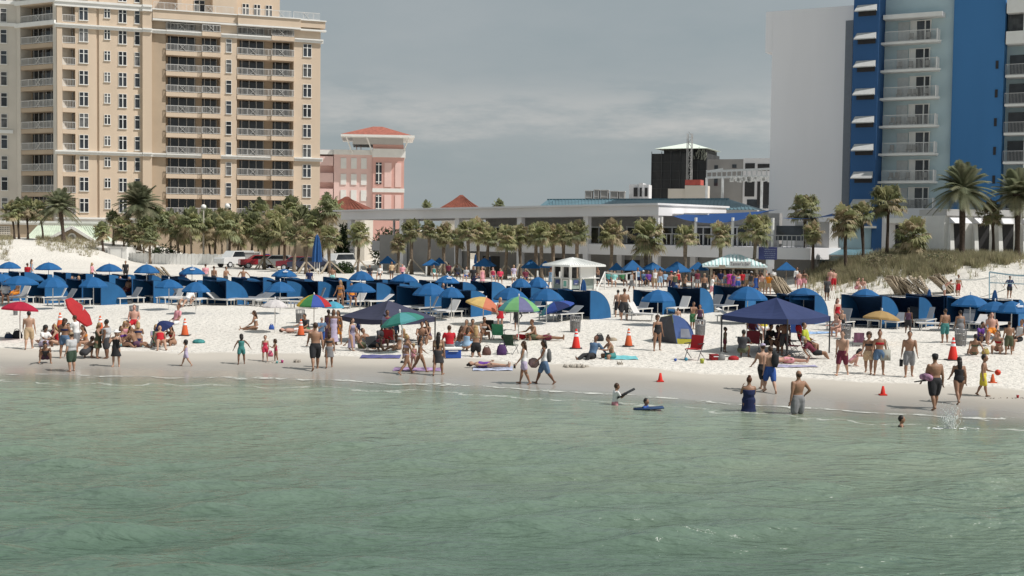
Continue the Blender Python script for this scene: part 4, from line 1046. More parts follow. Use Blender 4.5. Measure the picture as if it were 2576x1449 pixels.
# dune grass (uncountable): one mesh of blades
def to_px(p):
    d = Vector(p) - EYE; zc = d.dot(_fw); return CX + FOC*d.dot(_rt)/zc, CY - FOC*d.dot(_up)/zc
def grass(name, label, test, xr, yr, cnt, hgt, seed, mats_=None, rows=None):
    r_ = random.Random(seed); b = MB(); k = 0
    for i_ in range(cnt + (rows[2] if rows else 0)):
        X, Y = (r_.uniform(*xr), r_.uniform(*yr)) if i_ < cnt else (r_.uniform(*rows[0]), r_.uniform(*rows[1])); Z = gzf(X, Y)
        px_, py_ = to_px((X, Y, Z)); pr = test(px_, py_)
        if r_.random() > pr: continue
        if noise.noise(Vector((X*.35, Y*.35, seed))) < -.28 and r_.random() < .7: continue
        h0 = hgt*r_.uniform(.6, 1.25); m = r_.choice((0,0,1,1,2,3))
        for j in range(7):
            a = r_.uniform(0, 6.28); l = r_.uniform(.15, .6)*h0; w_ = .022
            p = Vector((X + r_.uniform(-.18,.18), Y + r_.uniform(-.18,.18), Z-.02)); e = p + Vector((math.cos(a)*l, math.sin(a)*l, h0*r_.uniform(.6,1)))
            s = Vector((-math.sin(a)*w_, math.cos(a)*w_, 0)); b.face([p-s, p+s, e], m)
        k += 1
    o = b.build(name, mats_ or [B4, B5, B3, B5]); tag(o, label, "dune grass", kind="stuff"); return o
lx = [1990,2040,2100,2198,2290,2360,2420,2478,2520,2600]; ly = [720,716,711,706,700,692,680,668,660,650]
def tR(x, y):
    if x < 2030: return 0
    e = float(np.interp(x, lx, ly)) + 5*math.sin(x*.09) + 4*math.sin(x*.033)
    return 1.0 if y < e else 0.10*math.exp(-(y - e)/14.0)
grass("dune_grass", "olive and straw coloured dune grass covering the right-hand dune", tR, (18, 62), (86, 128), 30000, .85, 5, rows=((18, 60), (88, 109), 30000))
def tL(x, y):
    e = float(np.interp(x, [-200, 20, 31, 95, 130, 165, 215, 240, 262], [668, 660, 612, 620, 634, 641, 645, 650, 600]))
    return 1.0 if (x < 31 and y < e) else (.9 if x >= 92 and y < e else 0.0)
grass("dune_grass", "sparse dry grass along the crest of the left dune", tL, (-75, -44), (136, 172), 3200, .6, 8, [B4, B4, B3, B5])
# ------------------------------------------------------------------ beach furniture
M_ub = mat("blue_umbrella_canvas", (0.018, 0.118, 0.305), var=0.08, scale=2, trans=0.22, objrand=0.06)
M_ubd = mat("closed_umbrella_canvas", (0.022, 0.085, 0.24), var=0.15, scale=4)
M_cabn = mat("shaded_blue_canvas", (0.017, 0.052, 0.125), var=0.15, scale=1.5, objrand=0.12)  # hood interiors: blue canvas darkened in colour to stand for shade
M_cabb = mat("blue_canvas", (0.022, 0.125, 0.295), var=0.10, scale=1.5, trans=0.12, objrand=0.08)
M_pole = mat("pole_paint", (0.70, 0.68, 0.64), var=0.05, rough=0.4)
M_wood = mat("pole_wood", (0.36, 0.27, 0.18), var=0.2, scale=6)
M_sling = mat("white_sling", (0.60, 0.585, 0.57), var=0.08, scale=3)
M_slingg = mat("grey_sling", (0.20, 0.215, 0.24), var=0.1, scale=3)
M_frame = mat("lounger_frame", (0.62, 0.61, 0.58), var=0.08)
M_dark = mat("black_metal", (0.04, 0.04, 0.043), rough=0.4)  # lighter than plain black, haze included in the colour
M_tanw = mat("weathered_slats", (0.35, 0.29, 0.215), var=0.25, scale=6)
M_chrome = mat("grey_tube", (0.30, 0.30, 0.31), rough=0.35, metal=0.6)
M_logo = mat("white_print", (0.75, 0.76, 0.78), var=0.05)

def canopy_mesh(r, h, mats_, segs=8, valance=.09, patt=None, dome=1.0, sub=1):
    b = MB(); N_ = segs*sub; rings = ((0.06, 1.0), (.35, .86), (.68, .52), (.9, .17), (1.0, 0.0))
    idx = []
    for rr_, hh in rings:
        row = []
        for j in range(N_):
            t = 2*math.pi*j/N_; f_ = j % sub
            sc = 1.0 if f_ == 0 else math.cos(math.pi/segs)*1.02 if sub > 1 else 1
            row.append(b.add([(r*rr_*sc*math.cos(t), r*rr_*sc*math.sin(t), h*(hh if dome == 1 else (1-rr_)))]))
        idx.append(row)
    pm = lambda j: (patt[(j//sub) % len(patt)] if patt else 0)
    for i in range(len(idx)-1):
        for j in range(N_):
            b.f.append((idx[i][j], idx[i+1][j], idx[i+1][(j+1)%N_], idx[i][(j+1)%N_])); b.m.append(pm(j))
    b.f.append(tuple(idx[0])); b.m.append(pm(0))
    if valance:
        lo = []
        for j in range(N_):
            v_ = b.v[idx[-1][j]]; k_ = 1.01; lo.append(b.add([(v_[0]*k_, v_[1]*k_, -valance)]))
        for j in range(N_):
            b.f.append((idx[-1][j], lo[j], lo[(j+1)%N_], idx[-1][(j+1)%N_])); b.m.append(pm(j))
    return b
_can = {}
def umbrella(x, ytop, yrim, hw, rim=1.30, kind="beach", tilt=0.0, taz=0.0, logo=False, D=None, mats_=None, patt=None, pole=None, segs=8, root_name="beach_umbrella", sub=1):
    """rim centre at pixel (x, yrim), half width hw pixels; stands on the ground below"""
    if D is None:
        lo, hi = 30.0, 200.0
        for _ in range(40):
            m_ = (lo+hi)/2; p = at_depth(x, yrim, m_)
            if p.z - gzf(p.x, p.y) > rim: lo = m_
            else: hi = m_
        D = lo
    c = at_depth(x, yrim, D); g = gzf(c.x, c.y); r = hw*D/FOC; h = max(.25*r, (yrim - ytop)*D/FOC*.97)
    root = empty(root_name, (c.x, c.y, g)); rimh = c.z - g
    root.rotation_euler = (0, 0, rnd.uniform(0, .8)) if not patt else (0, 0, 0)
    key = (kind, round(h/r, 1), patt, tuple(q.name for q in (mats_ or [M_ub])), segs)
    if key not in _can: _can[key] = canopy_mesh(1.0, round(h/r, 1), mats_ or [M_ub], segs, .09 if kind == "beach" else .06, patt, 1 if kind == "beach" else 0, sub).mesh("canopy", mats_ or [M_ub])
    rot = (Matrix.Rotation(taz, 3, 'Z') @ Matrix.Rotation(tilt, 3, 'Y') @ Matrix.Rotation(rnd.uniform(0, .7) if not patt else 0, 3, 'Z')).to_euler()
    cn = inst("canopy", _can[key], root, (0, 0, rimh), rot, (r, r, r))
    b = MB(); top = Vector((0,0,rimh)) + Matrix.Rotation(taz, 3, 'Z') @ Matrix.Rotation(tilt, 3, 'Y') @ Vector((0,0,h*1.12))
    piv = Vector((0,0,rimh*.75)) if tilt else Vector((0,0,rimh))
    b.tube([(0,0,-.1), piv, top], .024, n=6); b.build("pole", pole or M_pole, root)
    if kind == "beach":
        b = MB(); b.ball(top, (.035,.035,.07), 6, 4); b.build("finial", M_logo, root)
        b = MB()
        for j in range(8):
            a = 2*math.pi*j/8; b.bar((r*.30*math.cos(a), r*.30*math.sin(a), rimh+h*.25), (r*.96*math.cos(a), r*.96*math.sin(a), rimh+.01), .016)
        if not tilt: b.build("ribs", M_chrome, root)
    if logo:
        b = MB()
        # small white wave mark over two lines of lettering on one panel facing the sea
        for (px_, pz, w_, h_) in ((-.02,.17,.10,.05),(.04,.22,.05,.04),(0,.06,.34,.055),(0,-.02,.28,.035)): b.box(LOC, px_-w_/2, px_+w_/2, 0, .006, pz-h_/2, pz+h_/2)
        lg = b.build("logo", M_logo, root); lg.location = (0.22*r, -.70*r, rimh + h*.56); lg.rotation_euler = (-R(58), 0, 0.1)
        root.rotation_euler = (0,0,0)
    return root

rowA = [(23,657,673,29,0),(122,660,676,32,0),(275,663,680,33,0),(369,664,684,32,0),(483,669,687,32,1),(715,675,693,33,1),(909,681,702,34,0),(1016,688,706,35,0),(1125,691,709,32,1),(1310,699,720,28,0),(1353,697,720,29,0)]
rowB = [(5,687,706,34,0),(50,692,712,46,0),(133,695,720,38,0),(235,697,719,37,0),(425,701,721,37,0),(493,707,731,37,0),(705,706,731,38,0),(906,709,731,40,0),(1083,713,739,45,0),(1136,722,745,33,0),(1285,722,750,45,0),(1375,725,752,44,0),(1655,727,755,44,0),(1881,722,750,49,0),(2022,723,748,48,0),(2177,725,752,43,0),(2441,739,766,48,0),(2503,756,779,42,0),(2545,758,783,43,1)]
hintA = ["at the far left before the white dune","under the middle of the white dune","by the shed end of the white dune","beside the pile of tan loungers","before the white fence","before the parked red car","before the pavilion's left corner","left of the dark planter","before the grey pavilion wall","just left of the kiosk, behind","just left of the kiosk, in front"]
for i, (x, a, c, hw, lg) in enumerate(rowA):
    u_ = umbrella(x, a, c, hw, rim=1.45, logo=bool(lg)); tag(u_, "blue umbrella%s %s, %s from left in back row" % (" with white print" if lg else "", hintA[i], ORD[i+1]), "beach umbrella", "blue beach umbrellas in the back row")
for i, (x, a, c, hw, lg) in enumerate(rowB):
    u_ = umbrella(x, a, c, hw, rim=1.28, logo=bool(lg)); tag(u_, "blue umbrella%s over the cabana loungers, %s from left in front row" % (" with white print" if lg else "", ORD[i+1]), "beach umbrella", "blue beach umbrellas in the front row")
# square terrace parasols
terr = [(975,644,660,22),(1086,651,665,25),(1105,648,661,16),(1219,650,667,28),(1335,652,672,26),(1372,655,671,18),(1551,659,677,22),(1591,653,677,30),(1642,659,676,26),(1703,656,681,31),(1756,659,677,28),(1978,659,677,28)]
for i, (x, a, c, hw) in enumerate(terr):
    u_ = umbrella(x, a-1, c+1, hw*1.18, kind="market", rim=2.0, D=Dpav(x) - 9 - (i % 2)*2, segs=4, root_name="market_umbrella", pole=M_wood)
    wh = ["before the pavilion's grey wall"]*3 + ["between the braced palms"] + ["left of the white kiosk"]*2 + ["right of the white kiosk"]*4 + ["at the bar hut's left eave", "right of the bar hut"]
    tag(u_, "pointed blue parasol %s, %s terrace parasol from the left" % (wh[i], ORD[i+1]), "parasol", "pointed blue parasols on the terrace")
# closed umbrellas
def closed_umbrella(x, ytop, ybot, ybase, hw, label, D=None, name="closed_umbrella"):
    g = hit(x, ybase) if D is None else None
    D = D or g.y; t = at_depth(x, ytop, D); bt = at_depth(x, ybot, D).z; gx = t.x; gg = gzf(gx, D); r = hw*D/FOC
    root = empty(name, (gx, D, gg)); b = MB(); zt, zb = t.z - gg, bt - gg; k = 16; idx = []
    for q, rr_ in ((1.0,.10),(.9,.42),(.6,.75),(.3,.95),(.0,1.0)):
        idx.append([b.add([((r*rr_*(1 if j % 2 else .62))*math.cos(6.283*j/k), (r*rr_*(1 if j % 2 else .62))*math.sin(6.283*j/k), zb+(zt-zb)*q + (0.08*(j%2)*(1-q)))]) for j in range(k)])
    for i in range(4):
        for j in range(k): b.f.append((idx[i][j], idx[i+1][j], idx[i+1][(j+1)%k], idx[i][(j+1)%k])); b.m.append(0)
    b.f.append(tuple(idx[0])); b.m.append(0)
    b.build("folded_canopy", M_ubd if r < .5 else M_ub, root)
    b = MB(); b.tube([(0,0,-.1),(0,0,zt+.08)], .03, n=6); b.build("pole", M_pole, root)
    tag(root, label, "closed umbrella"); return root
c_ = closed_umbrella(798, 590, 660, 694, 13, "very tall closed blue umbrella standing before the palm grove")
b = MB()
for s in (-.22, .22): b.tube([(s,0,0),(s,0,2.0)], .035, n=6)
b.build("support_posts", M_pole, c_)
closed_umbrella(1701, 716, 757, 775, 9, "closed navy umbrella standing right of a blue cabana, below the crowd")
closed_umbrella(2338, 727, 754, 775, 6, "closed navy umbrella behind the long navy windbreak at the right")
closed_umbrella(2503, 729, 758, 775, 7, "closed navy umbrella spike between the two rightmost open umbrellas")
closed_umbrella(1468, 703, 732, 735, 8, "small closed blue umbrella leaning at the kiosk's right side")
closed_umbrella(1196, 639, 664, 690, 4, "thin closed blue parasol left of the fourth terrace parasol", D=Dpav(1196)-8); closed_umbrella(1232, 645, 664, 690, 4, "thin closed blue parasol right of the fourth terrace parasol", D=Dpav(1232)-8)

# coloured umbrellas brought by visitors
def cm(name, rgb, tr=.3): return mat(name, rgb, var=.08, scale=3, trans=tr)
C_cr = cm("crimson_canvas", (.42,.018,.05)); C_red = cm("red_canvas", (.45,.03,.035)); C_y = cm("yellow_canvas", (.62,.42,.05)); C_g = cm("green_canvas", (.06,.24,.08)); C_bl = cm("cobalt_canvas", (.05,.10,.38)); C_w = cm("white_canvas", (.66,.63,.63)); C_cy = cm("cyan_canvas", (.09,.36,.50)); C_or = cm("coral_canvas", (.60,.20,.12)); C_pe = cm("peach_canvas", (.68,.48,.18)); C_li = cm("lime_canvas", (.36,.45,.06)); C_te = cm("teal_canvas", (.10,.34,.36)); C_la = cm("lavender_canvas", (.17,.17,.32)); C_gr = cm("mint_canvas", (.20,.46,.20)); C_nv = cm("navy_canvas_beach", (.018,.030,.11), .1); C_tn = cm("straw_canvas", (.42,.28,.12)); C_gt = cm("sea_green_canvas", (.05,.24,.20))
um = umbrella
tag(um(50,756,777,46, rim=1.55, D=56, mats_=[C_cr], segs=8, tilt=R(5), taz=R(20)), "crimson beach umbrella at the left edge above seated sunbathers", "beach umbrella")
tag(um(200,778,784,46, rim=1.5, D=57, mats_=[C_red], tilt=R(52), taz=R(-8)), "red umbrella tilted steeply so its pale underside faces the sea", "beach umbrella")
tag(um(412,806,826,29, rim=.45, D=54.5, mats_=[C_nv], tilt=R(-32), taz=0), "small dark navy umbrella tipped low over people at the left", "beach umbrella")
tag(um(692,751,770,34, rim=1.75, D=60, mats_=[C_w]), "plain white beach umbrella on a thin pole above empty sand", "beach umbrella")
tag(um(790,741,767,44, rim=1.8, D=62, mats_=[C_g,C_y,C_red,C_bl], patt=(1,0,3,2,1,0,3,2)), "rainbow striped beach umbrella right of the white umbrella", "beach umbrella")
tag(um(838,758,772,28, rim=1.6, D=63.5, mats_=[C_cy]), "pale cyan umbrella peeping from behind the rainbow one", "beach umbrella")
tag(um(1216,748,770,46, rim=1.75, D=64, mats_=[C_or,C_pe,C_li,C_y], patt=(0,3,2,2,1,1,0,0), tilt=R(17), taz=0), "coral, yellow and lime umbrella tilted to the right", "beach umbrella")
tag(um(1305,745,777,52, rim=1.75, D=57, mats_=[C_gr,C_te,C_la,C_li], patt=(3,1,0,2,1,0,2,0)), "green, teal and lavender umbrella on a tall pole in the middle", "beach umbrella")
tag(um(1400,757,776,46, rim=1.0, D=66, mats_=[C_bl,C_te,C_nv], patt=(2,1,0,2,1,0,2,0), tilt=R(-20), taz=0), "navy and teal umbrella tipped low by a lounger", "beach umbrella")
tag(um(1012,783,808,55, rim=1.25, D=52.5, mats_=[C_gt,C_te], patt=(0,0,1,0,0,0,1,0), tilt=R(-14), taz=0), "teal green umbrella tilted in front of the dark pop-up canopy", "beach umbrella")
tag(um(2217,780,800,45, rim=1.7, D=56, mats_=[C_tn], tilt=R(6), taz=0, segs=12), "tan straw coloured umbrella with drooping edge at the right", "beach umbrella")

# cabanas: clamshell wind hoods on the sand, open to the sea
CA = R(-40)
def cabana_meshes(W, H, Dp):
    k = 12; arc = [(Dp*(1-math.cos(math.pi/2*i/k))**.0*math.sin(math.pi/2*i/k), H*math.cos(math.pi/2*i/k)**.85 if i < k else 0.0) for i in range(k+1)]
    sp = MB(); P_ = [(0.0, 0.0)] + [(y, z) for y, z in arc]
    for s in (0, .02):
        sp.face([(s, y, z) for y, z in (P_ if s else P_[::-1])])
    for (y0, z0), (y1, z1) in zip(P_, P_[1:] + P_[:1]): sp.face([(0,y0,z0),(0,y1,z1),(.02,y1,z1),(.02,y0,z0)])
    hd = MB(); kk = 6
    for i in range(k):
        for j in range(kk):
            x0, x1 = -W*j/kk, -W*(j+1)/kk
            f_ = lambda x: .05*math.sin(math.pi*(-x/W))      # canvas sags a little between the hoops
            a, c = arc[i], arc[i+1]
            hd.face([(x0, a[0], a[1]-f_(x0)), (x0, c[0], max(0, c[1]-f_(x0))), (x1, c[0], max(0, c[1]-f_(x1))), (x1, a[0], a[1]-f_(x1))])
    fr_ = MB()
    for x in (.01, -W+.01):
        fr_.tube([(x, -.02, 0), (x, -.02, H)], .018, n=5)
        for i in range(k): fr_.bar((x, arc[i][0], arc[i][1]+.01), (x, arc[i+1][0], arc[i+1][1]+.01), .022)
    fr_.tube([(0, -.02, H), (-W, -.02, H)], .018, n=5)
    return sp, hd, fr_
_sp, _hd, _fr = cabana_meshes(1.95, 1.42, 1.75)
CSP, CHD, CFR = _sp.mesh("side_panel", M_cabb), _hd.mesh("hood", M_cabn), _fr.mesh("hoop_frame", M_cabn)
CAB = []
def cabana(x, yb, sc=1.0, W=1.0, rot=0.0):
    g = hit(x, yb); root = empty("beach_cabana", (g.x, g.y, g.z - .02), CA + rot)
    root.scale = (W*sc, sc, sc)
    inst("side_panel", CSP, root); inst("side_panel", CSP, root, (-1.95, 0, 0)); inst("hood", CHD, root); inst("hoop_frame", CFR, root)
    CAB.append((x, yb, root)); return root
cabs = [(-12,742,1),(20,758,.98),(62,737,1),(113,764,.95),(166,728,.85),(206,760,.95),(254,768,.98),(275,738,.9),(332,758,.95),(374,735,.85),(386,763,.97),(452,757,.95),(498,762,.97),(569,768,1.02),(622,752,.95),(662,764,.97),(722,764,.97),(765,755,.95),(800,766,1),(872,766,1),(947,772,1),(1005,772,.98),(1030,758,.95),(1068,791,1.05),(1130,788,1.0),(1184,798,1.02),(1237,762,.95),(1335,786,1.0),(1420,790,1),(1484,804,1.08),(1666,792,.95),(1760,790,1.05),(1874,784,1.05),(1985,812,1),(2048,816,1.06),(2217,826,1.12),(2310,824,1.08),(2380,822,1.12),(2478,826,1.05),(2560,832,1.08)]
cabs += [(10,728,.85),(120,734,.85),(216,731,.85),(322,734,.85),(448,739,.85),(545,744,.88),(662,741,.85),(736,744,.88),(852,746,.9),(962,751,.9),(1102,757,.92),(1164,761,.92)]
cabs.sort(); CNAME = {}; nf_ = nb_ = 0
for i, (x, yb, sc) in enumerate(cabs):
    o = cabana(x, yb, sc, 1.0, rnd.uniform(-.12, .12)); back = yb < 753 and x < 1300 or (x, yb) in ((1030,758),(1102,757),(1164,761),(1237,762))
    if back: nb_ += 1; nm_ = "%s back-row cabana" % NTH(nb_)
    else: nf_ += 1; nm_ = "%s front-row cabana" % NTH(nf_)
    CNAME[o.name] = nm_
    near_ = ("by the left edge" if x < 80 else "behind the crimson umbrella" if x < 180 else "behind the tilted red umbrella" if x < 330 else "behind the low dark umbrella" if x < 460 else "left of the white umbrella" if x < 680 else "behind the rainbow umbrella" if x < 860 else "behind the slate canopy" if x < 1130 else "behind the coloured umbrellas" if x < 1450 else "beside the two standing men" if x < 1550 else "left of the navy canopy" if x < 1800 else "behind the navy canopy" if x < 2100 else "behind the straw coloured umbrella" if x < 2300 else "near the right edge")
    tag(o, "blue clamshell cabana %s, %s from the left" % (near_, nm_), "beach cabana", "blue clamshell cabanas in rows on the sand")

# sun loungers
def lounger_parts(back):
    f = MB(); L_, W_, h = 1.25, .62, .36
    for s in (-W_/2, W_/2): f.bar((s, -L_, h), (s, .55, h), .05)
    for y in (-L_, -.4, .0, .55): f.bar((-W_/2, y, h), (W_/2, y, h), .04)
    bd = MB(); bd.box(LOC, -W_/2+.03, W_/2-.03, 0, L_, h+.01, h+.05)
    bk = MB(); ca, sa = math.cos(back), math.sin(back)
    bk.hexa([(-W_/2+.03, 0, h+.01), (W_/2-.03, 0, h+.01), (W_/2-.03, .68*ca, h+.01+.68*sa), (-W_/2+.03, .68*ca, h+.01+.68*sa), (-W_/2+.03, -.04*sa, h+.05), (W_/2-.03, -.04*sa, h+.05), (W_/2-.03, .68*ca-.04*sa, h+.05+.68*sa), (-W_/2+.03, .68*ca-.04*sa, h+.05+.68*sa)])
    lg = MB(); lg.bar((0,0,0), (0,0,h-.02), .05)
    return f, bd, bk, lg
_LP = {}
def lounger(loc, rz, back, sling, name="sun_lounger"):
    k = (back, sling.name)
    if k not in _LP:
        f, bd, bk, lg = lounger_parts(back); _LP[k] = (f.mesh("frame", M_frame), bd.mesh("bed", sling), bk.mesh("backrest", sling), lg.mesh("leg", M_frame))
    f, bd, bk, lg = _LP[k]; root = empty(name, loc, rz)
    inst("frame", f, root); inst("bed", bd, root); inst("backrest", bk, root)
    for x in (-.29, .29):
        for y in (-1.15, .45): inst("leg", lg, root, (x, y, 0))
    return root
LNG = []
for i, (x, yb, root) in enumerate(CAB):
    for j, lx_ in enumerate((-.55, -1.40)):
        if (i*2 + j) % 7 == 3 or 'back' in CNAME[root.name] and j: continue
        p = root.location + Matrix.Rotation(CA, 3, 'Z') @ Vector((lx_, -.75 - rnd.uniform(0, .5), 0)); p.z = gzf(p.x, p.y)
        LNG.append(lounger(p, CA + rnd.uniform(-.12, .12), rnd.choice((R(0), R(30), R(55), R(62))), M_sling if rnd.random() < .5 else M_slingg))
for x, y, rz, bk in ((605,768,1.2,0.0),(672,772,1.5,0.0),(545,768,1.0,R(30)),(1125,792,1.3,R(0)),(1600,806,.9,R(55)),(2130,820,1.2,R(30)),(2340,832,1.4,0.0),(1900,815,1.3,0.0),(1830,812,1.1,R(30)),(455,768,1.1,0.0),(755,775,1.4,0.0),(1390,800,.9,R(62))):
    g = hit(x, y); LNG.append(lounger(g, rz, bk, M_sling))
# tan loungers stacked on edge in leaning piles
def tan_slat():
    b = MB()
    for i in range(11): b.box(LOC, -.30, .30, -.9+i*.165, -.9+i*.165+.12, .03, .06)
    f = MB()
    for s in (-.3, .3): f.bar((s, -.95, .0), (s, .95, .0), .05, .06)
    for y in (-.6,.6): f.bar((-.3, y, -.05), (.3, y, -.05), .05)
    return b.mesh("slats", M_tanw), f.mesh("frame", M_tanw)
_ts = tan_slat(); STK = []
for (x, yb, nn, rz, label) in ((412,717,7,.5,"beside the umbrella by the white fence"),(392,716,5,-.6,"left of that, by the white fence"),(1962,741,8,.7,"behind the navy canopy's peak"),(2262,742,8,.5,"behind the straw umbrella, left pile"),(2310,744,8,-.5,"behind the straw umbrella, right pile"),(2375,738,6,.4,"under the volleyball tape")):
    g = hit(x, yb)
    for k in range(nn):
        o = empty("stacked_lounger", g + Vector((math.cos(rz)*.17*(k-nn/2), math.sin(rz)*.17*(k-nn/2), .68)))
        o.rotation_euler = (R(46)+rnd.uniform(-.22,.22), rnd.uniform(-.15,.15), rz + R(90) + rnd.uniform(-.08,.08))
        inst("slats", _ts[0], o); inst("frame", _ts[1], o)
        tag(o, "tan slatted lounger in the leaning stack %s" % label, "lounger", "tan loungers stacked on end %s" % label)

# traffic cones
def cone(x, y, hpx, rgbname, rgb, label):
    g = hit(x, y); H = hpx*g.y/FOC; m = mat(rgbname, rgb, var=.06); root = empty("traffic_cone", g); q = .17*H/.9 + .03
    b = MB(); b.lathe([(q, .03), (.035, H), (.0, H)], 14); b.build("cone", m, root, True)
    b = MB(); b.box(LOC, -q*1.35, q*1.35, -q*1.35, q*1.35, 0, .035); b.build("base", m if H < .6 else M_dark, root)
    if H > .6:
        for a, c in ((.60,.72),(.80,.87)):
            b = MB(); ra, rc = q + (.035-q)*a + .006, q + (.035-q)*c + .006; b.lathe([(ra, .03+H*.97*a), (rc, .03+H*.97*c)], 14); b.build("reflective_band", M_logo, root)
    tag(root, label, "traffic cone"); return root
OR = (.55,.10,.03); RD = (.62,.03,.02)
for x, y, h_, nm, c, lab in ((465,844,43,"cone_orange",OR,"tall orange traffic cone right of the low dark umbrella"),(757,844,41,"cone_orange",OR,"tall orange cone left of the standing group by the rainbow umbrella"),(1449,877,50,"cone_red",RD,"tall bright red cone with white bands left of the seated couple"),(1581,871,45,"cone_orange",OR,"tall orange cone right of the seated couple"),(2397,906,58,"cone_red",RD,"tall red cone behind the woman in the black swimsuit"),(1661,960,22,"cone_red",RD,"small red cone on wet sand in the middle of the shore"),(2221,994,23,"cone_red",RD,"small red cone on wet sand at the right"),(2497,963,22,"cone_orange",OR,"small orange cone beside the boy with the red ball"),(151,834,48,"cone_orange",OR,"tall cone half hidden behind people by the tilted red umbrella"),(252,838,44,"cone_orange",OR,"tall cone behind the woman in the olive dress")):
    cone(x, y, h_, nm, c, lab)
# wire litter baskets
def basket(x, y, hpx, label):
    g = hit(x, y); H = hpx*g.y/FOC; r = H*.34; root = empty("litter_basket", g); b = MB()
    for j in range(16):
        a = 6.283*j/16; b.bar((r*.88*math.cos(a), r*.88*math.sin(a), 0), (r*math.cos(a), r*math.sin(a), H), .022)
    for z_ in (.02, H*.33, H*.66, H): b.tube([((r*.88+r*.12*z_/H)*math.cos(6.283*j/16), (r*.88+r*.12*z_/H)*math.sin(6.283*j/16), z_) for j in range(17)], .014, n=4)
    b.build("wire_cage", M_chrome, root)
    b = MB(); b.lathe([(r*.80, .05), (r*.86, H*.72), (r*.0, H*.74)], 14); b.build("liner_bag", mat("grey_liner", (.33,.31,.29), var=.2, scale=6), root)
    tag(root, label, "litter basket")
for x, y, h_, lab in ((337,802,33,"wire litter basket right of the seated group at the left"),(39,793,15,"wire litter basket under the crimson umbrella"),(755,812,33,"wire litter basket right of the white umbrella's pole"),(1447,835,40,"wire litter basket behind the tall red cone in the middle"),(1761,843,38,"wire litter basket right of the blue and yellow tent"),(2416,870,42,"wire litter basket beside the tall red cone at the right"),(2128,852,36,"wire litter basket right of the navy canopy's leg")): basket(x, y, h_, lab)

# pop-up canopies
def popup(x, ypk, yrim, ybase, hw, m, label, rz, legs_h=None):
    g = hit(x, ybase); D = g.y; side = 2*hw*D/FOC/1.38; H = (ybase - yrim)*D/FOC; top = (yrim - ypk)*D/FOC
    root = empty("popup_canopy", (g.x, D, g.z), rz); h_ = side/2; b = MB()
    k = 6; c4 = [(-h_,-h_),(h_,-h_),(h_,h_),(-h_,h_)]
    for i in range(4):
        a, c = Vector((*c4[i], H)), Vector((*c4[(i+1)%4], H)); pk = Vector((0,0,H+top))
        rows = []
        for q in range(k+1):
            t = q/k; L_, R_ = a.lerp(pk, t), c.lerp(pk, t); row = []
            for s in range(5):
                p = L_.lerp(R_, s/4); p.z -= .10*math.sin(math.pi*t)*math.sin(math.pi*s/4) + .05*(1-t)*math.sin(math.pi*s/4); row.append(b.add([p]))
            rows.append(row)
        for q in range(k):
            for s in range(4): b.f.append((rows[q][s], rows[q][s+1], rows[q+1][s+1], rows[q+1][s])); b.m.append(0)
        lo = [b.add([Vector(b.v[v_]) + Vector((0,0,-.20 - .03*math.sin(math.pi*s/4)))]) for s, v_ in enumerate(rows[0])]
        for s in range(4): b.f.append((rows[0][s], lo[s], lo[s+1], rows[0][s+1])); b.m.append(0)
    b.build("canopy_top", m, root)
    for cx_, cy_ in c4:
        p = root.matrix_basis.copy(); wx = Matrix.Rotation(rz, 3, 'Z') @ Vector((cx_, cy_, 0)) + Vector((g.x, D, 0)); dz_ = gzf(wx.x, wx.y) - g.z
        b = MB(); b.bar((cx_, cy_, dz_-.05), (cx_, cy_, H), .045); b.build("leg", M_dark, root)
    b = MB()
    for i in range(4): b.bar((*c4[i], H-.12), (0,0,H+top*.75), .025)
    b.build("truss", M_dark, root); tag(root, label, "canopy tent"); return root
M_nv1 = mat("slate_navy_canopy", (.045,.048,.085), var=.08, scale=1.5, trans=.06); M_nv2 = mat("navy_canopy", (.030,.045,.125), var=.06, scale=1.5, trans=.06)
popup(976, 755, 796, 858, 116, M_nv1, "dark slate pop-up canopy set low over a seated group", R(43))
popup(1950, 748, 793, 886, 133, M_nv2, "navy pop-up canopy on tall legs over chairs at the right", R(45))
# pop-up beach tent
g = hit(1700, 862); D = g.y; s_ = D/FOC; root = empty("beach_tent", g, R(-8)); b = MB()
k = 8; P3 = lambda x, y, z: (x*s_, y, z*s_)
front = [(3,0),(0,30),(-6,52),(-10,72)]; apexL = (-12, 72); 
arcp = [(48*math.sin(math.pi/2*i/k) - 10*(1-i/k), 72*math.cos(math.pi/2*i/k)**.8) for i in range(k+1)]; arcp[-1] = (48, 0)
b.face([P3(3,-.55,0)] + [P3(x,-.55 if z > 2 else -.55,z) for x, z in arcp[::-1]]); b.build("blue_panel", mat("tent_blue", (.13,.21,.50), var=.08), root)
b = MB(); b.face([P3(5,-.58,0), P3(49,-.58,0), P3(45,-.565,13), P3(2.5,-.565,13)]); b.build("yellow_band", mat("tent_yellow", (.55,.50,.07)), root)
b = MB(); b.face([P3(12,-.58,16), P3(38,-.58,16), P3(32,-.57,38), P3(12,-.57,38)]); b.build("mesh_window", mat("tent_mesh", (.36,.38,.46)), root)
b = MB(); b.face([P3(-62,.5,0), P3(3,-.55,0), P3(-10,-.55,72), P3(-40,.5,62)]); b.face([P3(-62,.5,0), P3(-40,.5,62), P3(-10,1.2,66), P3(20,1.4,0)]); b.build("grey_shell", mat("tent_grey", (.07,.07,.08), var=.1), root)
b = MB(); b.face([P3(-40,.49,62), P3(-10,-.56,73), P3(-6,-.57,52), P3(-34,.45,46)]); b.build("lime_panel", C_li, root)
b = MB(); b.face([P3(48,-.55,0)] + [P3(x,-.55,z) for x, z in arcp[::-1]][1:] + [P3(-10,1.2,66), P3(20,1.4,0)]); b.build("back_shell", mat("tent_blue", (.06,.12,.38)), root)
tag(root, "blue, yellow and grey pop-up beach tent right of the standing woman", "beach tent")

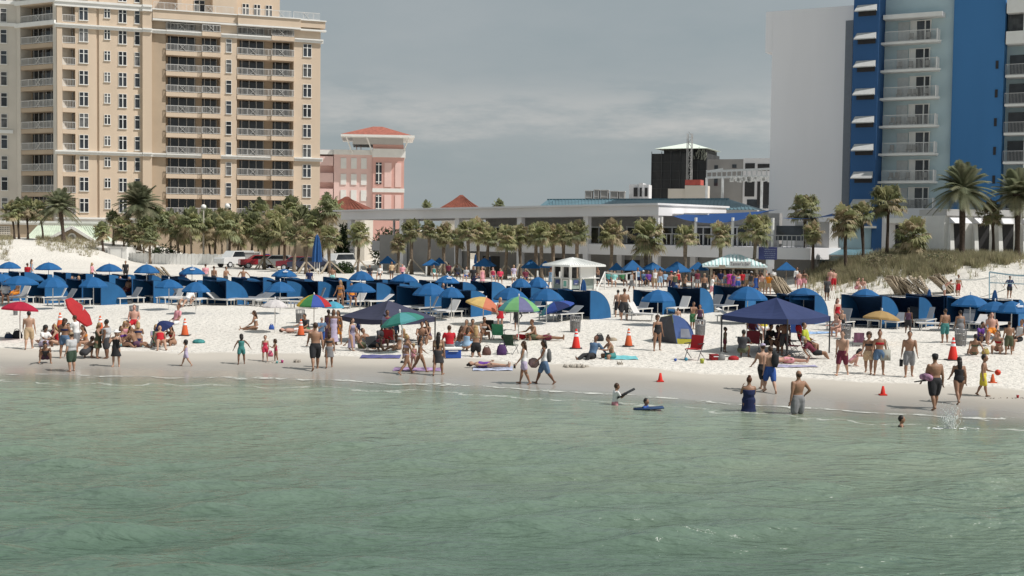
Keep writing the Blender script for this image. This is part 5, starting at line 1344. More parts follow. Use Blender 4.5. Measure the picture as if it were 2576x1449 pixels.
# folding chairs
def folding_chair(x, y, m, face, label, sc=1.0, cat="beach chair", low=False):
    g = hit(x, y); root = empty("folding_chair", g, face); root.scale = (sc, sc, sc)
    h = .22 if low else .42; bh = .55
    b = MB(); b.box(LOC, -.27, .27, -.02, .45, h, h+.03); b.build("seat", m, root)
    b = MB(); b.hexa([(-.27,.02,h+.03),(.27,.02,h+.03),(.27,.16,h+bh),(-.27,.16,h+bh),(-.27,-.01,h+.03),(.27,-.01,h+.03),(.27,.13,h+bh),(-.27,.13,h+bh)]); b.build("backrest", m, root)
    for s in (-.3, .3):
        b = MB(); b.bar((s,-.44,0), (s,.05,h+.25), .025); b.build("leg", M_chrome, root)
        b = MB(); b.bar((s,.20,0), (s,-.40,h+.02), .025); b.build("leg", M_chrome, root)
        b = MB(); b.box(LOC, s-.035, s+.035, -.05, .42, h+.22, h+.25); b.build("armrest", M_dark, root)
    tag(root, label, cat); return root
M_mar = mat("maroon_cloth", (.16,.02,.03), var=.15, scale=4); M_rc = mat("red_cloth", (.36,.02,.025), var=.12, scale=4); M_bc = mat("blue_cloth", (.04,.10,.36), var=.1); M_gc = mat("green_cloth", (.06,.28,.15), var=.2, scale=8); M_kc = mat("black_cloth", (.02,.022,.025), var=.2); M_olv = mat("dark_green_cloth", (.035,.07,.045), var=.3, scale=8)
# face: rotation about z, 0 = sitter looks at the sea
folding_chair(1751, 904, M_rc, R(-35), "empty red folding chair left of the red cool box")
folding_chair(1893, 890, M_mar, R(180), "maroon folding chair seen from behind under the navy canopy")
folding_chair(1893, 850, M_bc, R(170), "blue folding chair back beyond the seated group under the navy canopy", .9)
folding_chair(2003, 860, M_bc, R(160), "blue reclining chair right of the standing person under the navy canopy", .95)
folding_chair(1252, 855, M_gc, R(170), "green webbed folding chair seen from behind", .95, low=True)
folding_chair(1280, 891, M_olv, R(150), "dark green camouflage folding chair beside the purple backpack", .85)
folding_chair(1228, 852, M_kc, R(180), "black folding chair left of the green webbed chair", .9)
folding_chair(934, 884, M_kc, R(30), "low black folding chair at the left under the slate canopy", .8, low=True)
folding_chair(976, 874, M_rc, R(175), "red folding chair under the slate canopy", .8)
folding_chair(1985, 893, M_mar, R(60), "dark purple folding chair under the navy canopy's right half", .9)
folding_chair(2160, 872, mat("purple_stripe_cloth", (.22,.10,.16), var=.5, scale=9, streak=True), R(170), "striped purple folding chair right of the navy canopy", .8, low=True)
folding_chair(2018, 899, M_rc, R(80), "red folding chair holding the person in yellow", .9)
folding_chair(128, 868, M_mar, R(-70), "maroon striped chair holding a reclining person under the red umbrella", .95)
folding_chair(398, 872, M_olv, R(20), "green folding chair under the low dark umbrella", .85, low=True)

# cool boxes, bags, towels, toys
def cooler(x, y, wpx, mb, ml, label, rz=.15):
    g = hit(x, y); s = wpx*g.y/FOC; root = empty("cool_box", g, rz)
    b = MB(); b.box(LOC, -s/2, s/2, -.2, .2, 0, s*.52); b.build("body", mb, root, bevel=.02)
    b = MB(); b.box(LOC, -s/2-.02, s/2+.02, -.22, .22, s*.52+.003, s*.66); b.build("lid", ml, root, bevel=.02)
    b = MB(); b.bar((-s*.3,-.23,s*.45),(s*.3,-.23,s*.45), .03); b.build("handle", M_logo, root); tag(root, label, "cool box")
cooler(1139, 900, 40, mat("cooler_blue", (.03,.09,.36), rough=.4), M_white, "blue cool box with white lid beside the person in red")
cooler(1797, 905, 21, M_rc, mat("cooler_dark_red", (.22,.015,.02)), "small red cool box under the navy canopy's left leg")
def bag(x, y, w_, h_, m, label, cat="bag", name="beach_bag", strap=True):
    g = hit(x, y); s = g.y/FOC; root = empty(name, g, rnd.uniform(-.4,.4)); b = MB()
    b.tube([(0,0,0),(0,0,h_*s*.35),(0,0,h_*s*.8),(0,0,h_*s)], [(w_*s*.5,w_*s*.3),(w_*s*.54,w_*s*.33),(w_*s*.42,w_*s*.22),(w_*s*.2,w_*s*.1)], n=12, side=(1,0,0)); b.build("body", m, root, True)
    if strap:
        b = MB(); b.tube([(w_*s*.3*math.cos(t), -w_*s*.1, h_*s*.85 + h_*s*.35*math.sin(t)) for t in np.linspace(0, math.pi, 7)], .015, n=4); b.build("strap", m, root)
    tag(root, label, cat)
M_grb = mat("grey_bag", (.22,.22,.22)); M_pur = mat("purple_bag", (.07,.03,.11), var=.3)
bag(22, 851, 22, 13, mat("navy_bag", (.02,.04,.08)), "navy bag on the sand at the left edge"); bag(44, 851, 26, 20, M_kc, "black rucksack beside the navy bag at the left edge", "rucksack", "rucksack")
bag(683, 829, 13, 12, M_bc, "blue bag at the feet of the lone sunbather"); bag(1507, 858, 24, 17, M_kc, "black bag behind the seated couple"); bag(1541, 857, 22, 8, M_tanw, "brown straw hat lying behind the seated couple", "hat", "straw_hat", False)
bag(1815, 906, 18, 17, M_grb, "grey and white bag beside the small red cool box"); bag(1262, 893, 26, 27, M_pur, "purple and black backpack beside the camouflage chair", "rucksack", "rucksack"); bag(1224, 893, 22, 20, mat("brown_bag", (.12,.06,.05)), "brown bag in front of the kneeling blonde woman")
bag(2479, 891, 18, 14, mat("straw_bag", (.42,.33,.10), var=.2), "yellow straw bag beside the woman leaning back at the right"); bag(1845, 905, 26, 10, M_rc, "red towel bundle between the cool box and chairs", "towel", "towel_bundle", False); bag(1985, 908, 34, 16, M_kc, "black beach bags piled under the navy canopy", "bag")
bag(500, 863, 30, 10, mat("teal_towel", (.05,.22,.22), var=.4, scale=8), "teal towel bundle right of the low dark umbrella", "towel", "towel_bundle", False); bag(1012, 913, 10, 6, M_dark, "dark sandals left on the sand behind the bikini walkers", "sandals", "sandals", False)
def towel(x, y, wpx, d, m, label, rz=0.0):
    g = hit(x, y); s = wpx*g.y/FOC; b = MB(); k = 8; rows = []
    ca, sa = math.cos(rz), math.sin(rz)
    for i in range(k+1):
        row = []
        for j in range(4):
            lx_, ly_ = -s/2 + s*i/k, -d/2 + d*j/3; X, Y = g.x + lx_*ca - ly_*sa, g.y + lx_*sa + ly_*ca
            row.append(b.add([(X, Y, gzf(X, Y) + .025 + .012*math.sin(i*2.1+j))]))
        rows.append(row)
    for i in range(k):
        for j in range(3): b.f.append((rows[i][j], rows[i+1][j], rows[i+1][j+1], rows[i][j+1])); b.m.append(0)
    o = b.build("beach_towel", m); tag(o, label, "towel")
towel(958, 898, 100, .9, mat("navy_towel", (.10,.10,.24), var=.3, scale=3), "navy towel with pale edge lying left of the bikini walkers")
towel(1562, 901, 82, 1.2, mat("cyan_towel", (.16,.48,.52), var=.1), "cyan towel under the seated couple"); towel(1240, 928, 100, 1.0, mat("blue_white_towel", (.42,.46,.60), var=.4, scale=6), "blue and white towel under the lying woman")
towel(2055, 838, 90, .8, mat("blue_print_towel", (.30,.44,.66), var=.6, scale=9), "white towel with blue print lying behind the navy canopy"); towel(2000, 922, 110, .7, mat("lilac_towel", (.36,.34,.48), var=.4, scale=7), "lilac towel spread below the navy canopy")
towel(1050, 930, 120, .8, mat("pink_blue_towel", (.30,.20,.34), var=.7, scale=4), "pink and blue towel behind the walking women"); towel(330, 870, 70, .8, mat("teal_pink_towel", (.16,.40,.42), var=.5, scale=5), "teal towel edged pink under the seated group at the left")
def ball_toy(x, y, rpx, m, label, name="beach_ball", cat="ball"):
    g = hit(x, y); r = rpx*g.y/FOC; b = MB(); b.ball((0,0,r), r, 12, 8); o = b.build(name, m, None, True); o.location = g; tag(o, label, cat)
ball_toy(1699, 909, 4, M_bc, "blue ball on the sand left of the empty red chair"); ball_toy(1726, 908, 4.5, C_cy, "turquoise ball on the sand below the empty red chair")
def bucket(x, y, hpx, m, label):
    g = hit(x, y); h = hpx*g.y/FOC; root = empty("sand_bucket", g); b = MB(); b.lathe([(0,.01),(h*.36,.0),(h*.5,h),(h*.46,h),(h*.33,.02)], 12); b.build("bucket", m, root, True)
    b = MB(); b.tube([(h*.5*math.cos(t), 0, h+h*.4*math.sin(t)) for t in np.linspace(0, math.pi, 8)], .008, n=4); b.build("handle", M_logo, root); tag(root, label, "bucket")
bucket(1766, 914, 12, mat("lime_plastic", (.35,.38,.05), rough=.4), "lime sand bucket in front of the empty red chair"); bucket(710, 913, 7, mat("magenta_plastic", (.40,.03,.16), rough=.4), "magenta sand bucket at the smallest girl's feet"); bucket(2560, 1001, 7, M_rc, "small red bucket on the waterline at the right edge"); bucket(697, 914, 5, mat("teal_plastic", (.04,.3,.3), rough=.4), "teal sand bucket beside the magenta one")
# lumpy sand castles
M_damp = mat("damp_sand", (.42,.38,.33), var=.15, scale=6, bump=.6)
for i, (x, y, w_, h_, lab) in enumerate(((1436,924,34,9,"low crumbling sand castle, left of two near the middle shore"),(1466,924,30,10,"low crumbling sand castle, right of two near the middle shore"),(1560,917,14,9,"small square sand castle below the cyan towel"),(748,911,16,9,"sand mound built by the girl in red"),(690,912,40,4,"long low sand ridge between the two small girls"))):
    g = hit(x, y); s = g.y/FOC; b = MB(); r_ = random.Random(i)
    for k in range(7):
        q = ((k-3)/3.5*w_*s*.5, r_.uniform(-.12,.12)); hh = h_*s*r_.uniform(.45,1.0); rr_ = w_*s*.14
        b.tube([(q[0],q[1],-.03),(q[0],q[1],hh*.6),(q[0]+r_.uniform(-.03,.03),q[1],hh)], [rr_*1.3, rr_*.9, rr_*.35], n=9)
    o = b.build("sand_castle", M_damp, None, True); o.location = g; tag(o, lab, "sand castle")

# ------------------------------------------------------------------ kiosk, bar hut, board, nets, cars
KF = Fr(hit(1434, 731), R(0)); kz = KF.o.z; s_ = KF.o.y/FOC
kiosk = empty("beach_kiosk", KF.o, R(-6)); side = 60*s_/math.cos(R(20)); RR = Matrix.Rotation(R(38), 3, 'Z')
# corner-on square hut: local x to the right wall, y to the left wall
ax = Vector((math.cos(R(36)), math.sin(R(36)), 0)); ay = Vector((-math.cos(R(36)), math.sin(R(36)), 0))
FR_ = Fr((0,0,0), R(36)); FL_ = Fr(-Vector((-math.cos(R(36)), math.sin(R(36)), 0))*0, R(0))
Lr, Ll, Hk = 60*s_/math.cos(R(36)), 46*s_/math.cos(R(36)), 66*s_
class F2:
    def __init__(s, U_, V_): s.U, s.V = U_, V_
    def pt(s, u, v, z): 
        p = s.U*u + s.V*v; return Vector((p.x, p.y, z))
FRT = F2(ax, Vector((math.sin(R(36)), -math.cos(R(36)), 0))); FLT = F2(ay, Vector((-math.sin(R(36)), -math.cos(R(36)), 0)))
M_kw = M_white; M_kt = mat("sea_green_panel", (.18,.42,.36), var=.08); M_kg = mat("weathered_teal_board", (.27,.32,.30), var=.2, scale=3)
b = MB()
hb = Hk*.46
b.box(FRT, .08, Lr, -.12, -.04, .12, hb, 0); b.box(FLT, .08, Ll, -.12, -.04, .12, hb, 0)
b.box(FRT, .0, Lr, -2.2, -.12, .10, .16, 0)
b.build("lower_boards", M_kg, kiosk)
b = MB(); b.box(FRT, Lr*.45, Lr-.02, -.10, -.02, hb+.06, Hk*.92); b.box(FRT, Lr*.38, Lr+.25, -.05, .3, hb, hb+.05); b.box(FLT, .05, Ll, -.05, .25, hb, hb+.05); b.build("counter_and_shutter", M_kw, kiosk)
b = MB(); b.box(FRT, .1, Lr*.44, -.9, -.85, hb, Hk*.95); b.box(FLT, .1, Ll-.05, -.9, -.85, hb, Hk*.95); b.build("interior", mat("kiosk_interior", (.10,.10,.10), var=.6, scale=3), kiosk)
for F_, u_ in ((FRT, .05), (FRT, Lr), (FLT, Ll), (FLT, Ll*.5), (FRT, Lr*.44)):
    b = MB(); b.box(F_, u_-.08, u_+.08, -.16, .02, 0, Hk*.97); b.build("post", M_kw, kiosk)
b = MB(); b.box(FLT, .25, Ll*.42, -.03, .03, .2, hb-.1); b.build("door_frame", M_kw, kiosk)
b = MB(); b.box(FLT, .34, Ll*.36, .03, .05, .3, hb-.2); b.build("sea_green_door", M_kt, kiosk)
for F_, u0, u1 in ((FRT, Lr*.14, Lr*.34), (FLT, Ll*.62, Ll*.85)):
    b = MB(); b.box(F_, u0, u1, -.035, .01, .45, hb-.12); o = b.build("notice", mat("notice_blue", (.06,.08,.20)), kiosk)
    b = MB(); b.box(F_, u0+.09, u1-.09, .012, .02, .5, hb-.4); b.build("paper", M_white, o)
b = MB(); zt, ze = Hk*1.27, Hk*.98; o_ = .75
crn = [FRT.pt(0,0,0)+ (FRT.V+FLT.V)*.55, ax*Lr + (FRT.V)*.4 + ax*o_, ax*Lr*.96 + ay*Ll*.96 + Vector((0, o_, 0)), ay*Ll + FLT.V*.4 + ay*o_]
ctr = (ax*Lr + ay*Ll)*.5 * .55
for i in range(4):
    a, c = crn[i], crn[(i+1)%4]
    b.face([(a.x,a.y,ze),(c.x,c.y,ze),(ctr.x,ctr.y,zt)]); b.face([(a.x,a.y,ze-.14),(c.x,c.y,ze-.14),(c.x,c.y,ze),(a.x,a.y,ze)])
    for k in range(1, 14):
        t = k/14; p = a.lerp(c, t); b.bar((p.x,p.y,ze+.02), (ctr.x+(p.x-ctr.x)*.1, ctr.y+(p.y-ctr.y)*.1, zt-.1*(zt-ze)), .05, .05)
b.face([(p.x,p.y,ze-.13) for p in crn[::-1]])
b.build("roof", mat("white_metal_roof", (.74,.75,.73), var=.06, rough=.4), kiosk); tag(kiosk, "white beach kiosk with square hipped roof and sea green panels", "kiosk")

# bar hut
D = Dpav(1845) - 12; F_ = Fr(at_depth(1846, 690, D), R(-8)); F_.o.z = 0; u = lambda x: F_.u(x, 668); z = lambda y: F_.z(1846, y); gB_ = gzf(F_.o.x, D)
hut = tag(empty("bar_hut"), "beach bar hut with pale aqua striped roof and name board, crowded with people", "bar hut"); P = F_.pt
zb, zt = z(669), z(645); a, c, m0, m1 = u(1767), u(1932), u(1834), u(1866)
M_aq1 = mat("aqua_metal_roof", (.46,.66,.66), var=.06, rough=.4); M_aq2 = mat("pale_roof_rib", (.72,.80,.79), rough=.4)
b = MB(); q = [P(a,0,zb), P(c,0,zb), P(c,-5,zb), P(a,-5,zb)]; r0, r1 = P(m0,-2.5,zt+.1), P(m1,-2.5,zt+.1)
b.face([q[0],q[1],r1,r0]); b.face([q[1],q[2],r1]); b.face([q[2],q[3],r0,r1]); b.face([q[3],q[0],r0]); b.build("roof", M_aq1, hut)
b = MB()
for i in range(1, 18):
    t = i/18; s = a+(c-a)*t; e = P(min(max(s, m0), m1), -2.5, zt+.1); p = P(s, .01, zb+.02); f_ = 1.0
    if s < m0: f_ = (s-a)/(m0-a); e = P(s, -2.5*f_, zb+(zt-zb)*f_)
    if s > m1: f_ = (c-s)/(c-m1); e = P(s, -2.5*f_, zb+(zt-zb)*f_)
    b.bar(p + Vector((0,0,.03)), e + Vector((0,0,.05)), .16, .06)
b.box(F_, a, c, -.05, .06, zb-.13, zb+.0); b.build("roof_ribs", M_aq2, hut)
b = MB(); b.box(F_, a+.5, c-.4, -.4, -.2, z(677), zb-.14); b.build("beam", M_brace, hut)
for x in (1790, 1845, 1905, 1925): b = MB(); b.box(F_, u(x)-.09, u(x)+.09, -.5, -.32, gB_, zb-.14); b.build("post", M_brace, hut)
b = MB(); b.box(F_, a+.6, c-.6, -1.3, -.9, gB_, gB_+1.1); b.box(F_, a+.5, c-.5, -1.4, -.7, gB_+1.1, gB_+1.16); b.build("counter", M_tanw, hut)
b = MB(); b.box(F_, a+.6, c-.6, -4.5, -4.4, gB_, zb-.2); b.build("back_wall", mat("bar_back_wall", (.06,.05,.05), var=.6, scale=1.5), hut)
b = MB(); b.box(F_, u(1834), u(1889), .45, .50, z(670), z(657)); sb_ = b.build("name_board", mat("pale_sign_board", (.60,.62,.60)), hut)
def text_mesh(body, size, m, mw_, name="lettering"):
    cu = bpy.data.curves.new(name, 'FONT'); cu.body = body; cu.size = size; cu.align_x = 'CENTER'; cu.align_y = 'CENTER'; cu.extrude = .004
    o = bpy.data.objects.new(name, cu); COL.objects.link(o); dg = bpy.context.evaluated_depsgraph_get()
    me = bpy.data.meshes.new_from_object(o.evaluated_get(dg)); bpy.data.objects.remove(o); me.name = name; me.materials.clear(); me.materials.append(m)
    x = max(v.co.x for v in me.vertices) - min(v.co.x for v in me.vertices); f_ = mw_/x
    for v in me.vertices: v.co.x *= f_
    return me
t_ = inst("lettering", text_mesh("Tanner's Bar", .34, mat("sign_ink", (.10,.10,.12)), (u(1889)-u(1834))*.88), sb_, F_.pt(u(1861), .52, z(663.5)), (R(90), 0, F_.ang))
b = MB(); b.box(F_, u(1808), u(1825), .1, .2, z(676), z(667)); b.build("small_board", M_brace, hut)
# blue notice board on a white post
F_ = Fr(at_depth(1933, 640, Dpav(1933)-7), R(-12)); F_.o.z = 0; u = lambda x: F_.u(x, 640); z = lambda y: F_.z(1933, y)
nb_ = tag(empty("notice_board"), "navy blue notice board with pale lettering on a square post right of the bar hut", "sign"); g0 = gzf(F_.o.x, F_.o.y)
b = MB(); b.box(F_, u(1927), u(1948), -.5, -.1, g0, z(650)); b.build("post", M_whites, nb_)
b = MB(); b.box(F_, u(1908), u(1955), 0, .1, z(653), z(621)); bd_ = b.build("board", mat("board_navy", (.055,.062,.17), var=.1), nb_)
b = MB()
for i, (x0, x1) in enumerate(((1923,1951),(1922,1950),(1924,1952),(1922,1949),(1925,1950))):
    y_ = 627 + i*5; xx = x0
    while xx < x1: 
        w_ = rnd.uniform(2, 5); b.box(F_, u(xx), u(min(x1, xx+w_)), .1, .108, z(y_+2), z(y_)); xx += w_ + 1.2
b.build("lettering", mat("board_lettering", (.20,.22,.32)), bd_)
# volleyball nets
def net(xa, ya, xb, yb, base_a, base_b, hpx, m, label, strut=None):
    A, B = hit(xa, base_a), hit(xb, base_b); root = empty("volleyball_net", A); A0 = A.copy()
    ta, tb = at_depth(xa, ya, A.y), at_depth(xb, yb, B.y)
    for p, t in ((A, ta), (B, tb)):
        b = MB(); b.tube([Vector((p.x,p.y,p.z))-A0, t-A0], .045, n=6); b.build("post", m, root)
    b = MB(); k = 10
    for i in range(k):
        p, q = ta.lerp(tb, i/k)-A0, ta.lerp(tb, (i+1)/k)-A0; sg = lambda t: Vector((0,0,-.18*math.sin(math.pi*t)))
        b.bar(p+sg(i/k), q+sg((i+1)/k), .03, .10)
    b.build("top_tape", m, root)
    if hpx:
        dz_ = Vector((0,0,-hpx*A.y/FOC)); b = MB()
        for i in range(k): b.bar(ta.lerp(tb, i/k)-A0+dz_, ta.lerp(tb, (i+1)/k)-A0+dz_, .02, .07)
        for i in range(25): b.bar(ta.lerp(tb, i/25)-A0, ta.lerp(tb, i/25)-A0+dz_, .008)
        for i in range(1, 6): b.bar(ta-A0+dz_*i/6, tb-A0+dz_*i/6, .008)
        b.build("net_cords", m, root)
    if strut:
        g_ = hit(*strut); which = tb if abs(strut[0]-xb) < abs(strut[0]-xa) else ta; b = MB(); b.bar(which-A0, g_-A0, .07); b.build("strut", m, root)
    tag(root, label, "volleyball net")
net(1522, 684, 1601, 683, 728, 732, 0, M_white, "white volleyball frame with sagging tape right of the kiosk", (1501, 731))
net(2401, 701, 2506, 694, 748, 752, 0, M_white, "white volleyball frame with sagging tape before the right dune", (2530, 727))
net(2489, 684, 2660, 690, 757, 765, 27, mat("pale_blue_cord", (.30,.44,.52)), "blue volleyball net with player behind it at the right edge")
# low rope and posts along the terrace edge
pr = []
for i, x in enumerate(range(905, 1920, 56)):
    y = 700 + (x-905)*.030; D = Dpav(x) - 13; g = Vector((at_depth(x, 650, D).x, D, 0)); g.z = gzf(g.x, D)
    b = MB(); b.box(LOC, -.07, .07, -.07, .07, 0, 1.0); o = b.build("rope_post", M_white); o.location = g; pr.append((o, g))
    tag(o, "short white terrace post beneath the palms, %s post from the left" % ORD[i+1], "post", "white posts along the terrace edge")
# parked cars
def car(x, y, D, L_, rz, paint, label, tall=False):
    p = at_depth(x, y, D); g = Vector((p.x, D, gzf(p.x, D))); root = empty("parked_car", g, rz); hh = .35 if tall else 0
    prof = [(-L_/2,.45),(-L_/2,.95),(-L_/2+.1,1.0+hh*.3),(-L_*.28,1.05+hh*.3),(-L_*.16,1.48+hh),(L_*.22,1.50+hh),(L_*.36,1.08+hh*.3),(L_/2-.1,1.0+hh*.3),(L_/2,.85),(L_/2,.42)]
    if tall: prof[5] = (L_*.44,1.50+hh); prof[6] = (L_*.485,1.1+hh*.3)
    b = MB(); W_ = .86
    for s in (-1, 1): b.face([(x_, s*W_*(1 if z_ < 1.2 else .86), z_) for x_, z_ in (prof if s < 0 else prof[::-1])])
    for (x0,z0),(x1,z1) in zip(prof, prof[1:]+prof[:1]):
        w0, w1 = W_*(1 if z0 < 1.2 else .86), W_*(1 if z1 < 1.2 else .86); b.face([(x0,-w0,z0),(x0,w0,z0),(x1,w1,z1),(x1,-w1,z1)])
    b.build("body", mat(paint[0], paint[1], rough=.25, var=.03, spec=.6), root)
    for s in (-1, 1):
        b = MB(); e = L_*.22 if not tall else L_*.42
        b.hexa([(-L_*.24, s*W_*.985,1.08+hh*.35),(e+.25, s*W_*.985,1.08+hh*.35),(e, s*W_*.89,1.42+hh),(-L_*.15, s*W_*.89,1.42+hh),(-L_*.24, s*(W_*.985+.02),1.08+hh*.35),(e+.25, s*(W_*.985+.02),1.08+hh*.35),(e, s*(W_*.89+.02),1.42+hh),(-L_*.15, s*(W_*.89+.02),1.42+hh)]); b.build("side_window", M_glass, root)
        for wx in (-L_*.31, L_*.31):
            b = MB(); b.tube([(wx, s*.66, .34), (wx, s*.88, .34)], .34, n=16); wh_ = b.build("wheel", M_dark, root)
            b = MB(); b.tube([(wx, s*.88, .34), (wx, s*.895, .34)], .2, n=12); b.build("rim", M_steel, wh_)
        b = MB(); b.box(LOC, -L_/2-.02, -L_/2+.02, -s*.65-.18, -s*.65+.18, .7, .85); b.build("headlight", M_logo, root)
    tag(root, label, "car")
car(592, 670, 142, 4.6, R(52), ("white_car_paint", (.70,.70,.69)), "white pickup-like car parked left of the red car behind the palms", True)
car(655, 668, 140, 4.6, R(20), ("red_car_paint", (.30,.02,.03)), "dark red car parked behind the front palms"); car(752, 672, 134, 4.6, R(0), ("dark_red_car_paint", (.22,.015,.03)), "maroon car half hidden behind palms left of the closed umbrella")
car(782, 676, 132, 4.6, R(-4), ("navy_car_paint", (.04,.05,.10)), "navy car parked just left of the tall closed umbrella"); car(846, 676, 134, 4.4, R(58), ("white_car_paint", (.70,.70,.69)), "white car parked right of the tall closed umbrella", True); car(702, 672, 140, 4.7, R(2), ("grey_car_paint", (.25,.26,.26)), "grey car parked between the red and maroon cars")
# white banner on posts
F_ = Fr(at_depth(625, 648, 142), R(0)); F_.o.z = 0; u = lambda x: F_.u(x, 645); z = lambda y: F_.z(625, y)
root = tag(empty("banner_frame"), "white framed grey banner behind the red car", "banner"); b = MB()
for x in (588, 654): b.box(F_, u(x)-.05, u(x)+.05, -.05, .05, .5, z(633))
b.box(F_, u(588), u(654), -.05, .05, z(636), z(633)); b.build("frame", M_white, root); b = MB(); b.box(F_, u(590), u(652), -.03, .0, z(652), z(637)); b.build("cloth", M_concrete, root)
b = MB(); b.box(F_, u(668), u(678), -.1, .1, .5, z(638)); o = b.build("portable_toilet", C_bl); tag(o, "narrow blue cabin beside the grey banner", "cabin")
# site lamp posts above the grove
for i, (x, y, lab) in enumerate(((512,526,"white globe lamp above the palm grove, left of two"),(572,524,"white globe lamp on a pale column above the palm grove, right of two"))):
    D = 152; p = at_depth(x, y, D); root = empty("lamp_post", (p.x, D, .6)); h_ = p.z - .6
    b = MB(); b.tube([(0,0,0),(0,0,h_)], [.12,.07], n=8); b.build("post", M_grayw, root)
    b = MB(); b.ball((0,0,h_+.25), .32, 10, 8); b.build("globe", M_white, root, True); tag(root, lab, "lamp post")
# name the loungers by the cabana they stand at
LNG.sort(key=lambda o: to_px(o.location)[0])
for i, o in enumerate(LNG):
    tag(o, "", "sun lounger", "low strap sun loungers at the cabanas")
# ------------------------------------------------------------------ people
SK = {"fair": (.44,.265,.185), "pink": (.50,.28,.215), "tan": (.30,.165,.105), "olive": (.28,.155,.095), "brown": (.16,.080,.048), "dark": (.070,.036,.024)}
HC = {"black": (.022,.018,.017), "brown": (.055,.030,.018), "blonde": (.36,.24,.11), "auburn": (.10,.035,.018), "grey": (.28,.27,.26)}  # black hair lightened in colour to stand for haze
CC = {"black": (.026,.026,.029), "charcoal": (.05,.05,.055), "grey": (.22,.22,.23), "lightgrey": (.45,.45,.46), "white": (.72,.71,.70), "navy": (.015,.022,.075), "blue": (.03,.085,.30), "denim": (.10,.17,.28), "lightblue": (.28,.42,.58), "aqua": (.28,.58,.55), "teal": (.06,.22,.21), "green": (.05,.16,.07), "olive": (.085,.095,.055), "camo": (.045,.075,.05), "yellow": (.60,.50,.06), "lime": (.42,.46,.05), "orange": (.62,.22,.03), "red": (.42,.015,.025), "hotpink": (.62,.05,.10), "crimson": (.35,.03,.07), "maroon": (.14,.025,.045), "pink": (.66,.30,.34), "magenta": (.48,.05,.26), "purple": (.14,.05,.28), "lavender": (.46,.40,.54), "floral": (.33,.29,.40), "beige": (.52,.38,.24), "tan": (.34,.25,.16), "plum": (.10,.05,.09)}  # black cloth lightened in colour to stand for haze
def skm(k): return mat("skin_" + k, SK[k], rough=.5, var=.05, scale=9, spec=.35)
def hrm(k): return mat("hair_" + k, HC[k], rough=.55, var=.25, scale=22)
def clm(k): return mat("cloth_" + k, CC[k], rough=.85, var=.16, scale=9 if k not in ("floral","camo") else 28)
M_eye = mat("dark_eye", (.02,.015,.012), rough=.3); M_lip = mat("lip", (.30,.10,.09))
_ts2 = bpy.data.scenes.new("remesh_bench"); _tmp = bpy.data.objects.new("tmp", bpy.data.meshes.new("tmp")); _ts2.collection.objects.link(_tmp)
_rm = _tmp.modifiers.new("r", 'REMESH'); _rm.mode = 'VOXEL'; _rm.use_smooth_shade = True
_sm = _tmp.modifiers.new("s", 'SMOOTH'); _sm.factor = .5; _sm.iterations = 3
def fuse(b, vox, name):
    me = bpy.data.meshes.new("t"); me.from_pydata(b.v, [], b.f); me.update(); old = _tmp.data; _tmp.data = me
    _rm.voxel_size = vox
    with bpy.context.temp_override(scene=_ts2, view_layer=_ts2.view_layers[0]):
        dg = bpy.context.evaluated_depsgraph_get(); dg.update(); out = bpy.data.meshes.new_from_object(_tmp.evaluated_get(dg)); out.name = name
    bpy.data.meshes.remove(old); return out
def lim(a, b_, ts, rs): return [a.lerp(b_, t) for t in ts], rs
def ball_tube(b, pts, rad, n=8, **k):
    """tapered limb with rounded ends"""
    p0, p1 = Vector(pts[0]), Vector(pts[-1]); f = lambda r, q: (r[0]*q, r[1]*q) if hasattr(r, '__len__') else r*q; m_ = lambda r: min(r) if hasattr(r,'__len__') else r
    d0 = (Vector(pts[0]) - Vector(pts[1])).normalized(); d1 = (Vector(pts[-1]) - Vector(pts[-2])).normalized()
    P_ = [p0 + d0*m_(rad[0])*.85, p0 + d0*m_(rad[0])*.5] + [Vector(p) for p in pts] + [p1 + d1*m_(rad[-1])*.5, p1 + d1*m_(rad[-1])*.85]
    R_ = [f(rad[0],.35), f(rad[0],.84)] + list(rad) + [f(rad[-1],.84), f(rad[-1],.35)]
    b.tube(P_, R_, n=n, **k)
